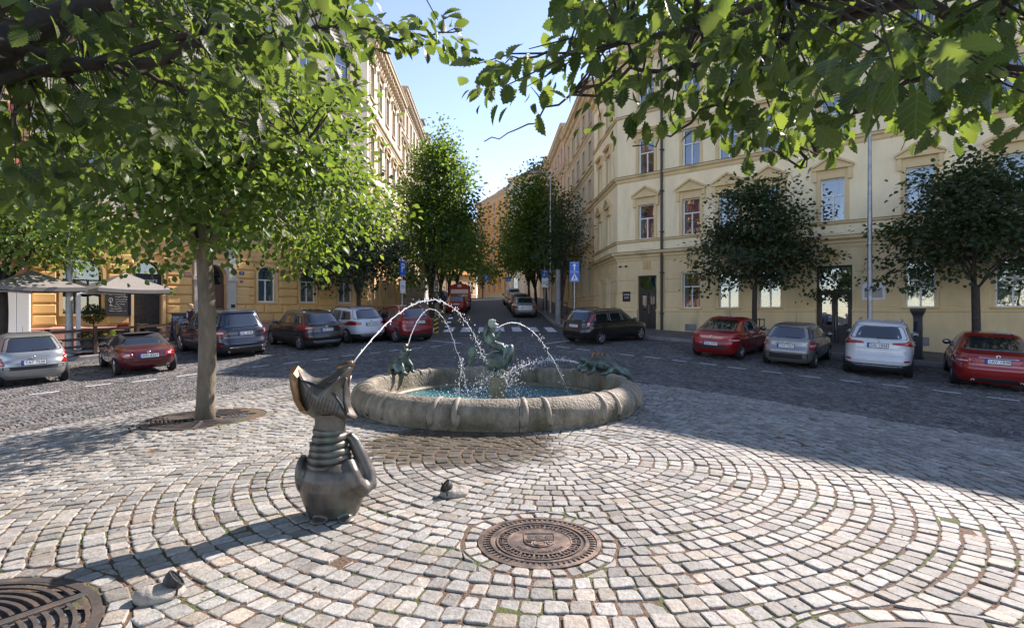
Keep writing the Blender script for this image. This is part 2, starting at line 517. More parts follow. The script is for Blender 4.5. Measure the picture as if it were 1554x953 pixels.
def paved_mat(name, base, joint, scale, rnd=0.5, warp=0.03):
    """small stone paving too far off to pick apart"""
    m = bpy.data.materials.new(name); m.use_nodes = True
    t = m.node_tree; L = t.links.new; p = t.nodes['Principled BSDF']
    ob = nd(t, 'ShaderNodeTexCoord').outputs['Object']
    v = nd(t, 'ShaderNodeTexVoronoi', feature='F1'); v.inputs['Scale'].default_value = scale; v.inputs['Randomness'].default_value = rnd; L(ob, v.inputs['Vector'])
    ve = nd(t, 'ShaderNodeTexVoronoi', feature='DISTANCE_TO_EDGE'); ve.inputs['Scale'].default_value = scale; ve.inputs['Randomness'].default_value = rnd; L(ob, ve.inputs['Vector'])
    sp = nd(t, 'ShaderNodeSeparateColor'); L(v.outputs['Color'], sp.inputs[0])
    mr = nd(t, 'ShaderNodeMapRange'); mr.inputs[3].default_value = 0.6; mr.inputs[4].default_value = 1.4; L(sp.outputs[0], mr.inputs[0])
    mx = nd(t, 'ShaderNodeMix', data_type='RGBA', blend_type='MULTIPLY'); mx.inputs['Factor'].default_value = 1; mx.inputs['A'].default_value = (*base, 1)
    L(mr.outputs[0], mx.inputs['B'])
    n2 = nd(t, 'ShaderNodeTexNoise'); n2.inputs['Scale'].default_value = 0.6; n2.inputs['Detail'].default_value = 5; L(ob, n2.inputs['Vector'])
    r2 = nd(t, 'ShaderNodeMapRange'); r2.inputs[1].default_value = .3; r2.inputs[2].default_value = .7; r2.inputs[3].default_value = 0.75; r2.inputs[4].default_value = 1.2; L(n2.outputs[0], r2.inputs[0])
    m4 = nd(t, 'ShaderNodeMix', data_type='RGBA', blend_type='MULTIPLY'); m4.inputs['Factor'].default_value = 1
    L(mx.outputs['Result'], m4.inputs['A']); L(r2.outputs[0], m4.inputs['B'])
    e = nd(t, 'ShaderNodeMapRange'); e.inputs[1].default_value = 0.03; e.inputs[2].default_value = 0.10; L(ve.outputs['Distance'], e.inputs[0])
    m5 = nd(t, 'ShaderNodeMix', data_type='RGBA'); m5.inputs['A'].default_value = (*joint, 1); L(e.outputs[0], m5.inputs['Factor']); L(m4.outputs['Result'], m5.inputs['B'])
    L(m5.outputs['Result'], p.inputs['Base Color']); p.inputs['Roughness'].default_value = 0.7
    bu = nd(t, 'ShaderNodeBump'); bu.inputs['Strength'].default_value = 0.7; bu.inputs['Distance'].default_value = 0.015
    L(e.outputs[0], bu.inputs['Height']); L(bu.outputs[0], p.inputs['Normal'])
    MATS[name] = m
    return m
paved_mat('road_far', (0.083, 0.085, 0.088), (0.03, 0.028, 0.025), 9.0)
paved_mat('pavement_mosaic', (0.16, 0.152, 0.148), (0.05, 0.045, 0.04), 16.0)
mat('kerb_stone', (0.22, 0.21, 0.20), 0.8, var=0.25, vscale=3, bump=0.3)
mat('road_paint', (0.62, 0.62, 0.61), 0.7, var=0.2, vscale=9, bump=0.3, bscale=70, c2=(0.25, 0.25, 0.25), c2amt=0.25, c2scale=14)

# ------------------------------------------------------------------ ground sheets
def px_ground(px, py, lift=0.0):
    """point of the terrain seen at a photo pixel (used to lay things out)"""
    r = (px - 777.0) / 850.0; Y = 20.0
    for _ in range(60):
        Yn = (1.6 - g1(r * Y, Y) - lift) * 850.0 / (py - 471.0)
        Y = 0.5 * Y + 0.5 * min(max(Yn, 1), 150)
    return (r * Y, Y, g1(r * Y, Y) + lift)

def sheet(name, xs, ys, dz, m, keep=None):
    X, Y = np.meshgrid(xs, ys)
    Z = G(X, Y) + dz
    far = np.maximum(np.maximum(np.abs(X) - 70, 0), np.maximum(np.abs(Y - 50) - 90, 0))
    Z = Z - np.clip(far * 0.02, 0, 6)
    Z = np.where(far > 0, np.clip(Z, -8, 5), Z)
    V = np.c_[X.ravel(), Y.ravel(), Z.ravel()]
    nx = len(xs); ny = len(ys)
    I, J = np.meshgrid(np.arange(nx - 1), np.arange(ny - 1))
    a = (J * nx + I).ravel()
    F = np.c_[a, a + 1, a + 1 + nx, a + nx]
    if keep is not None:
        cx = V[F, 0].mean(1); cy = V[F, 1].mean(1)
        F = F[keep(cx, cy)]
        used = np.unique(F); mp = np.full(len(V), -1); mp[used] = np.arange(len(used)); V = V[used]; F = mp[F]
    o = obj(name, mesh_np(name, V, F, m, smooth=True))
    return tag(o, kind='structure')

def axis(lo, hi, step, far=600):
    a = np.arange(lo, hi + step / 2, step)
    pre = lo - np.array([far, 200, 80, 30, 10]); post = hi + np.array([10, 30, 80, 200, far])
    return np.r_[pre, a, post]
road = sheet('road', axis(-40, 40, 0.5), axis(-20, 130, 0.5), -0.018, MATS['road_far'])
plaza = sheet('plaza', np.arange(-14, 13, 0.2), np.arange(-3, 17.4, 0.2), -0.004, JOINT, keep=lambda x, y: (plaza_sd(x, y) < 0.06) & np.all([np.hypot(x - a, y - b) > c - .14 for a, b, c in GRATES + [(MANHOLE[0], MANHOLE[1], .4), (FOUNT[0], FOUNT[1], 2.25)]], axis=0))

# ------------------------------------------------------------------ setts of the square: rings laid round a point before the basin
def sett_quads(r0, r1, a0, a1, c):
    """four plan corners"""
    cr = np.array([[r0, a0], [r1, a0], [r1, a1], [r0, a1]])
    return np.c_[c[0] + cr[:, 0] * np.cos(cr[:, 1]), c[1] + cr[:, 0] * np.sin(cr[:, 1])]

quads = []
def fits(cx, cy):
    if plaza_sd(cx, cy) > -0.02: return False
    if abs(cx) > 1.02 * cy + 2.2 or cy < 0.4: return False
    if math.hypot(cx - FOUNT[0], cy - FOUNT[1]) < 2.31: return False
    if math.hypot(cx - MANHOLE[0], cy - MANHOLE[1]) < 0.485: return False
    for gx, gy, gr in GRATES:
        if math.hypot(cx - gx, cy - gy) < gr + 0.10: return False
    return True
def clip_round(q):
    q = q.copy()
    for gx, gy, lim in [(MANHOLE[0], MANHOLE[1], .550)] + [(a, b, c + .148) for a, b, c in GRATES]:
        d = q - np.array([gx, gy]); r_ = np.hypot(d[:, 0], d[:, 1])
        f = np.where(r_ < lim, lim / np.maximum(r_, 1e-6), 1.0); q = np.array([gx, gy]) + d * f[:, None]
    a = .5 * abs(np.dot(q[:, 0], np.roll(q[:, 1], -1)) - np.dot(q[:, 1], np.roll(q[:, 0], -1)))
    return q if a > .0022 else None
k = 0
r = 0.05
while r < 15.5:
    pitch = 0.136 + random.uniform(-0.010, 0.010)
    rm = r + pitch / 2
    per = 2 * math.pi * rm
    n = max(4, int(per / 0.125))
    a = random.random() * 6.28
    widths = rng.uniform(0.78, 1.25, n); widths *= 2 * math.pi / widths.sum()
    for w in widths:
        am = a + w / 2
        cx = RING_C[0] + rm * math.cos(am); cy = RING_C[1] + rm * math.sin(am)
        if fits(cx, cy):
            gj = 0.007 / rm
            qq = clip_round(sett_quads(r + 0.0075, r + pitch - 0.0075, a + gj, a + w - gj, RING_C))
            if qq is not None: quads.append(qq)
        a += w
    r += pitch
def border(c, r0, r1, n, jit=0.1):
    ww = rng.uniform(0.75, 1.25, n); ww *= 2 * math.pi / ww.sum(); a = random.random()
    for w in ww:
        am = a + w / 2
        if c[1] + r0 * math.sin(am) > 0.4:
            gj = 0.009 / r0
            quads.append(sett_quads(r0 + 0.006, r1 - 0.008 + random.uniform(-.012, .006), a + gj, a + w - gj, c))
        a += w
border(MANHOLE, 0.428, 0.538, 27)
for gx, gy, gr in GRATES: border((gx, gy), gr + 0.015, gr + 0.135, int(2 * math.pi * gr / 0.13))
Q = np.array(quads)                                     # (N,4,2)
N = len(Q)
cen = Q.mean(1)
# knock corners about, round them (8-gon), chamfer the top
Q = Q + rng.normal(0, 0.0055, Q.shape)
nxt = np.roll(Q, -1, axis=1); prv = np.roll(Q, 1, axis=1)
cut = rng.uniform(0.05, 0.17, (N, 4, 1))
oct_ = np.empty((N, 8, 2)); oct_[:, 0::2] = Q + (prv - Q) * cut; oct_[:, 1::2] = Q + (nxt - Q) * cut
c3 = cen[:, None, :]
zc = G(cen[:, 0], cen[:, 1])
tilt = rng.normal(0, 0.022, (N, 1, 2)); hj = rng.normal(0.003, 0.0035, (N, 1))
def lvl(s, dz):
    P = c3 + (oct_ - c3) * s
    z = zc[:, None] + ((P - c3) * tilt).sum(-1) + hj + dz
    gz = G(P[..., 0], P[..., 1]) - zc[:, None]
    return np.concatenate([P, (z + gz)[..., None]], -1)
R0 = lvl(0.86, 0.003); R1 = lvl(0.955, 0.0008); R2 = lvl(1.0, -0.006); R3 = lvl(1.01, -0.05)
SV = np.concatenate([R0, R1, R2, R3], 1)                # (N,32,3)
tint = rng.beta(2.2, 2.0, N); warm = np.clip(rng.normal(0.22, 0.25, N), 0, 1) ** 1.3
top = np.arange(8)[None]
side = []
for l in range(3):
    for j in range(8): side.append((l * 8 + j, (l + 1) * 8 + j, (l + 1) * 8 + (j + 1) % 8, l * 8 + (j + 1) % 8))
side = np.array(side)
vis = (np.abs(cen[:, 0]) < 0.9 * cen[:, 1]) & (cen[:, 1] > 2.95)
size_px = np.where(vis, 1.0 / cen[:, 1] ** 1.5, 0)
order = np.argsort(-size_px)
big = order[:300]
isbig = np.zeros(N, bool); isbig[big] = True
for i in big:
    me = mesh_np('sett', SV[i], [top, side], MATS['plaza_granite'], attrs={'tint': np.full(32, tint[i]), 'warm': np.full(32, warm[i])})
    obj('sett', me, plaza)
rest = np.where(~isbig)[0]
off = (np.arange(len(rest)) * 32)[:, None, None]
o = obj('setts', mesh_np('setts', SV[rest].reshape(-1, 3), [(top[None] + off).reshape(-1, 8), (side[None] + off).reshape(-1, 4)], MATS['plaza_granite'],
        attrs={'tint': np.repeat(tint[rest], 32), 'warm': np.repeat(warm[rest], 32)}), plaza)
tag(o, kind='stuff')

# grass and moss sprouting from the joints
def joint_grass():
    P = []
    cand = rng.uniform([-9, 3.0], [8, 13], (26000, 2))
    sdv = plaza_sd(cand[:, 0], cand[:, 1])
    dC = np.hypot(cand[:, 0] - RING_C[0], cand[:, 1] - RING_C[1])
    dF = np.hypot(cand[:, 0] - FOUNT[0], cand[:, 1] - FOUNT[1])
    dens = 0.05 + 0.85 * np.exp(-((dF - 2.7) / 0.6) ** 2) + 0.55 * np.exp(-(((cand[:, 0] + 0.9) / 1.4) ** 2 + ((cand[:, 1] - 4.9) / 0.9) ** 2)) + 0.35 * np.exp(-(((cand[:, 0] + 5) / 2) ** 2 + ((cand[:, 1] - 9) / 1.6) ** 2))
    ok = (sdv < -0.1) & (dF > 2.36) & (rng.random(len(cand)) < dens)
    for gx, gy, gr in GRATES: ok &= np.hypot(cand[:, 0] - gx, cand[:, 1] - gy) > gr
    ok &= np.hypot(cand[:, 0] - MANHOLE[0], cand[:, 1] - MANHOLE[1]) > 0.44
    cand = cand[ok]
    # keep only points that fall outside the stones: distance to nearest sett centre large
    from mathutils.kdtree import KDTree
    kd = KDTree(N)
    for i in range(N): kd.insert((cen[i, 0], cen[i, 1], 0), i)
    kd.balance()
    keep = []
    for x, y in cand:
        co, i, d = kd.find((x, y, 0))
        if d > 0.058: keep.append((x, y))
    K = np.array(keep)
    V = []; F = []; T = []
    z = G(K[:, 0], K[:, 1])
    for (x, y), zz in zip(K, z):
        nb = random.randint(4, 8)
        for b in range(nb):
            a = random.random() * 6.28; h = random.uniform(0.008, 0.022); l = random.uniform(0.006, 0.02); w = 0.003
            bx = x + random.uniform(-.008, .008); by = y + random.uniform(-.008, .008)
            ca, sa = math.cos(a), math.sin(a); k0 = len(V)
            V += [(bx - sa * w, by + ca * w, zz - 0.008), (bx + sa * w, by - ca * w, zz - 0.008), (bx + ca * l, by + sa * l, zz - 0.004 + h)]
            F.append((k0, k0 + 1, k0 + 2)); T += [random.random()] * 3
    me = mesh_np('joint_grass', np.array(V), np.array(F), leaf_mat('moss_leaf', (0.10, 0.15, 0.02), (0.16, 0.22, 0.03), 0.3), attrs={'tint': T})
    return tag(obj('joint_grass', me), 'green moss and grass growing between the setts', 'grass', kind='stuff')
joint_grass()

# ------------------------------------------------------------------ road setts in segmental arcs
def road_setts():
    px_, py_ = 0.122, 0.118; cols = 11; W = cols * px_
    xs = []; 
    ci = np.arange(-14, 15); kk = np.arange(40, 260); jj = np.arange(cols)
    C, K, J = np.meshgrid(ci, kk, jj, indexing='ij')
    u = (J + 0.5) / cols * 2 - 1
    x = C * W + (J + 0.5) * px_
    y = K * py_ + 0.42 * (1 - u ** 2) + C * 0.31 % py_
    ang = np.arctan(-0.42 * 2 * u / (W / 2))
    x = x.ravel(); y = y.ravel(); ang = ang.ravel()
    sd = plaza_sd(x, y)
    ok = (sd > 0.02) & (np.abs(x) < 0.97 * y + 1.5) & (y < 27.2) & (y > 5)
    ok &= (FN.x * x + FN.y * y < 24.2) & (-(LN.x * x + LN.y * y) < 25.0)
    ok &= ~((x < -5.1) & (y > 26)) & ~((x > 3.0) & (y > 25.8))
    x = x[ok]; y = y[ok]; ang = ang[ok]; n = len(x)
    hw = px_ / 2 - 0.006; hh = py_ / 2 * 0.9 - 0.004
    loc = np.array([[-hw, -hh], [hw, -hh], [hw, hh], [-hw, hh]])[None] * rng.uniform(0.86, 1.06, (n, 1, 2)) + rng.normal(0, 0.005, (n, 4, 2))
    ca = np.cos(ang)[:, None]; sa = np.sin(ang)[:, None]
    # shear rows to follow the arc: y displaced with x
    wx = x[:, None] + loc[..., 0]; wy = y[:, None] + loc[..., 1] + loc[..., 0] * np.tan(ang)[:, None] * 0.9
    gz = G(x, y)[:, None]; tl = rng.normal(0, 0.03, (n, 1, 2))
    h0 = rng.normal(0.0, 0.003, (n, 1))
    z = gz + h0 + ((wx - x[:, None]) * tl[..., 0] + (wy - y[:, None]) * tl[..., 1])
    gx = (G(x + .5, y) - G(x - .5, y))[:, None]; gy = (G(x, y + .5) - G(x, y - .5))[:, None]
    z = z + (wx - x[:, None]) * gx + (wy - y[:, None]) * gy
    cxm = x[:, None]; cym = y[:, None]
    T0 = np.stack([cxm + (wx - cxm) * .78, cym + (wy - cym) * .78, z + 0.003], -1)
    T1 = np.stack([wx, wy, z - 0.006], -1); T2 = np.stack([wx, wy, z - 0.04], -1)
    V = np.concatenate([T0, T1, T2], 1).reshape(-1, 3)
    f = [(0, 1, 2, 3)] + [(l * 4 + j, (l + 1) * 4 + j, (l + 1) * 4 + (j + 1) % 4, l * 4 + (j + 1) % 4) for l in range(2) for j in range(4)]
    F = (np.array(f)[None] + (np.arange(n) * 12)[:, None, None]).reshape(-1, 4)
    me = mesh_np('setts', V, F, MATS['road_granite'], attrs={'tint': np.repeat(rng.random(n), 12), 'warm': np.repeat(rng.random(n) ** 2, 12)})
    return tag(obj('road_setts', me, road), kind='stuff')
road_setts()

# ------------------------------------------------------------------ pavements with kerbs
STX = lambda base, y: base - 0.04 * (y - 36)
KL, KR, BL, BR = -5.1, 2.5, -9.35, 5.88
def resample(pts, n):
    P = np.array(pts, float); s = np.r_[0, np.cumsum(np.hypot(*np.diff(P, axis=0).T))]
    t = np.linspace(0, s[-1], n)
    return np.c_[np.interp(t, s, P[:, 0]), np.interp(t, s, P[:, 1])]
def arc_corner(p0, pc, p1, n=8):
    p0, pc, p1 = map(Vector, (p0, pc, p1))
    return [tuple(p0 * (1 - t) ** 2 + pc * 2 * t * (1 - t) + p1 * t * t) for t in [i / n for i in range(n + 1)]]
def pavement(name, secs, h=0.13):
    """secs: list of (kerb polyline, wall polyline, count); a ruled strip plus its kerb"""
    K = []; W = []
    for kp, wp, n in secs:
        K.append(resample(kp, n)); W.append(resample(wp, n) if len(wp) > 1 else np.repeat(np.array(wp, float), n, 0))
    K = np.concatenate(K); W = np.concatenate(W)
    d = W - K; d /= np.maximum(np.linalg.norm(d, axis=1), 1e-6)[:, None]
    Ki = K + d * 0.16
    rows = [Ki + (W - Ki) * t for t in np.linspace(0, 1, 6)]
    n = len(K); V = []
    for i, R_ in enumerate(rows): V.append(np.c_[R_, G(R_[:, 0], R_[:, 1]) + h + 0.01 * i / 5])
    V = np.concatenate(V)
    F = [(i * n + j, i * n + j + 1, (i + 1) * n + j + 1, (i + 1) * n + j) for i in range(5) for j in range(n - 1)]
    o = tag(obj(name, mesh_np(name, V, np.array(F), MATS['pavement_mosaic'], smooth=True)), kind='structure')
    zt = G(K[:, 0], K[:, 1]); zi = G(Ki[:, 0], Ki[:, 1])
    prof = [np.c_[K, zt - 0.1], np.c_[K, zt + h - 0.02], np.c_[K + d * 0.02, zt + h + 0.004], np.c_[Ki + d * 0.004, zi + h + 0.006], np.c_[Ki + d * 0.004, zi - 0.1]]
    V = np.concatenate(prof)
    F = [(i * n + j, i * n + j + 1, (i + 1) * n + j + 1, (i + 1) * n + j) for i in range(4) for j in range(n - 1)]
    k_ = obj('kerb', mesh_np('kerb', V, np.array(F), MATS['kerb_stone']))
    tag(k_, kind='structure')
    return o
def RP(u, v):   # point on the right side: u along facade from its street corner, v metres out from the wall
    return (6.04 + FD.x * u - FN.x * v, 32.1 + FD.y * u - FN.y * v)
def LP(t, v):   # point on the left side: t along facade, v metres out
    return (-16.9 + LD.x * t + LN.x * v, 26.0 + LD.y * t + LN.y * v)
pavement('pavement', [([RP(34, 3.6), RP(3.2, 3.6)], [RP(34, -.3), RP(0, -.3)], 40),
                      (arc_corner(RP(3.2, 3.6), RP(0.2, 3.6), (STX(KR, 34), 34)), [RP(0, -.3)], 14),
                      ([(STX(KR, 34), 34), (STX(KR, 82), 82)], [(STX(BR, 32.3) + .3, 32.3), (STX(BR, 82) + .3, 82)], 50)])
pavement('pavement', [([LP(-26, 3.9), LP(8.6, 3.9)], [LP(-26, -.3), LP(12.5, -.3)], 44),
                      (arc_corner(LP(8.6, 3.9), LP(12.2, 3.9), (STX(KL, 37), 37)), [LP(12.5, -.3)], 14),
                      ([(STX(KL, 37), 37), (STX(KL, 82), 82)], [(STX(BL, 37) - .3, 37), (STX(BL, 82) - .3, 82)], 46)])

# ------------------------------------------------------------------ painted markings, draped over the setts
def painted(a, b, w, lift=0.014, name='road_marking'):
    a = Vector(a[:2]); b = Vector(b[:2]); d = (b - a); L_ = d.length; d.normalize(); s = Vector((-d.y, d.x))
    n = max(2, int(L_ / 0.25) + 1); V = []
    for i in range(n):
        p = a + d * (L_ * i / (n - 1))
        for j in (-1, 0, 1):
            q = p + s * (j * w / 2 * (1 + random.uniform(-.12, .12))) + d * random.uniform(-.015, .015)
            V.append((q.x, q.y, g1(q.x, q.y) + lift))
    F = [(i * 3 + j, i * 3 + j + 1, i * 3 + j + 4, i * 3 + j + 3) for i in range(n - 1) for j in range(2)]
    return tag(obj(name, mesh_np(name, np.array(V), np.array(F), MATS['road_paint'])), kind='structure')
for x0, x1, y in [(844, 864, 527), (875, 896, 531), (941, 963, 539), (978, 1001, 543), (1020, 1042, 548), (1062, 1087, 553), (1105, 1132, 559), (1156, 1186, 565),
                  (1212, 1244, 572), (1273, 1308, 579), (1339, 1379, 586), (1416, 1458, 595), (1498, 1548, 606)]:
    s_ = 0.12 * (x1 - x0) / 2
    painted(px_ground(x0, y - s_), px_ground(x1, y + s_), 0.13)
for x0, x1, y in [(44, 90, 597), (128, 168, 585), (201, 238, 578), (267, 299, 570), (327, 358, 562), (383, 408, 556), (430, 455, 551), (475, 499, 546), (519, 539, 540), (561, 576, 536), (591, 605, 532), (623, 640, 529), (653, 669, 526)]:
    s_ = 0.12 * (x1 - x0) / 2
    painted(px_ground(x0, y + s_), px_ground(x1, y - s_), 0.13)
painted(px_ground(640, 516), px_ground(699, 521), 0.13); painted(px_ground(675, 522), px_ground(699, 521), 0.13)
painted(px_ground(827, 522), px_ground(868, 517), 0.13); painted(px_ground(868, 517), px_ground(900, 513), 0.13)
for i in range(8):
    x = -4.35 + i * 0.93
    painted((x, 29.6), (x - 0.1, 32.4), 0.5, name='crosswalk_stripe')
# ------------------------------------------------------------------ building materials
def plaster(name, c, v=0.10): return mat(name, c, 0.85, var=v, vscale=1.4, bump=0.12, bscale=30, c2=tuple(x * 0.72 for x in c), c2amt=0.1, c2scale=0.9, stretch=(1, 1, .4))
plaster('cream_wall', (0.92, 0.76, 0.49)); plaster('cream_trim', (0.72, 0.54, 0.29)); plaster('ochre_wall', (0.74, 0.56, 0.31)); plaster('ochre_trim', (0.60, 0.40, 0.17))
plaster('orange_wall', (0.80, 0.46, 0.17)); plaster('orange_trim', (0.76, 0.50, 0.25)); plaster('pink_plinth', (0.55, 0.28, 0.21)); plaster('rose_wall', (0.50, 0.19, 0.145))
plaster('pale_wall', (0.60, 0.53, 0.41)); plaster('pale_trim', (0.56, 0.45, 0.30)); plaster('beige_wall', (0.50, 0.42, 0.30)); plaster('pinkish_wall', (0.58, 0.40, 0.30))
plaster('tan_wall', (0.55, 0.44, 0.28)); plaster('portal_stone', (0.55, 0.47, 0.38)); plaster('bright_orange', (0.78, 0.36, 0.08)); plaster('grey_trim', (0.42, 0.40, 0.37))
mat('window_white', (0.78, 0.78, 0.76), 0.45); mat('dark_wood', (0.035, 0.026, 0.02), 0.5, var=0.3, vscale=12); mat('brown_wood', (0.10, 0.045, 0.022), 0.45, var=0.3, vscale=8, stretch=(8, 8, 1))
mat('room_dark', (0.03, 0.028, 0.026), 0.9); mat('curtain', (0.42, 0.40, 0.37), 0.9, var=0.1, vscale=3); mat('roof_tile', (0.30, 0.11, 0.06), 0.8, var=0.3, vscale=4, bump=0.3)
mat('sheet_metal', (0.30, 0.31, 0.33), 0.45, metal=0.6, var=0.2); mat('zinc', (0.36, 0.38, 0.42), 0.5, metal=0.4, var=0.15); mat('pipe_dark', (0.035, 0.03, 0.028), 0.5)
mat('black_iron', (0.02, 0.02, 0.022), 0.5); mat('white_paint', (0.75, 0.75, 0.74), 0.5); mat('ink_black', (0.015, 0.015, 0.016), 0.6); mat('lettering', (0.72, 0.71, 0.68), 0.6)
mat('brick_chimney', (0.35, 0.16, 0.10), 0.85, var=0.3, vscale=9)

def glass_mat(name, tint=(0.75, 0.82, 0.85), refl=0.13):
    m = bpy.data.materials.new(name); m.use_nodes = True
    t = m.node_tree; L = t.links.new
    t.nodes.remove(t.nodes['Principled BSDF']); out = t.nodes['Material Output']
    tr = nd(t, 'ShaderNodeBsdfTransparent'); tr.inputs[0].default_value = (*tint, 1)
    gl = nd(t, 'ShaderNodeBsdfGlossy'); gl.inputs['Roughness'].default_value = 0.015
    lw = nd(t, 'ShaderNodeLayerWeight'); lw.inputs[0].default_value = 0.25
    mr = nd(t, 'ShaderNodeMapRange'); mr.inputs[3].default_value = refl; mr.inputs[4].default_value = 1.0; L(lw.outputs['Fresnel'], mr.inputs[0])
    nz = nd(t, 'ShaderNodeTexNoise'); nz.inputs['Scale'].default_value = 1.1; L(nd(t, 'ShaderNodeTexCoord').outputs['Object'], nz.inputs['Vector'])
    bu = nd(t, 'ShaderNodeBump'); bu.inputs['Strength'].default_value = 0.12; bu.inputs['Distance'].default_value = 0.05; L(nz.outputs[0], bu.inputs['Height']); L(bu.outputs[0], gl.inputs['Normal'])
    ms = nd(t, 'ShaderNodeMixShader'); L(mr.outputs[0], ms.inputs[0]); L(tr.outputs[0], ms.inputs[1]); L(gl.outputs[0], ms.inputs[2]); L(ms.outputs[0], out.inputs[0])
    MATS[name] = m
    return m
glass_mat('window_glass')

# ------------------------------------------------------------------ facade kit: local x along the wall, y inwards, z up
CACHE = {}
def cached(key, fn):
    if key not in CACHE: CACHE[key] = fn()
    return CACHE[key]

def frame_mat(x, y, dx, dy):
    a = math.atan2(dy, dx)
    return Matrix.Translation((x, y, 0)) @ Matrix.Rotation(a, 4, 'Z')

def arch_loop(cx, z0, w, h, arch, n=10):
    """opening outline; arch = rise of the top arc (0 = flat)"""
    if arch <= 0: return [(cx - w / 2, z0), (cx + w / 2, z0), (cx + w / 2, z0 + h), (cx - w / 2, z0 + h)]
    sp = z0 + h - arch
    pts = [(cx - w / 2, z0), (cx + w / 2, z0)]
    for i in range(n + 1):
        a = math.pi * i / n
        pts.append((cx + w / 2 * math.cos(a), sp + arch * math.sin(a)))
    return pts

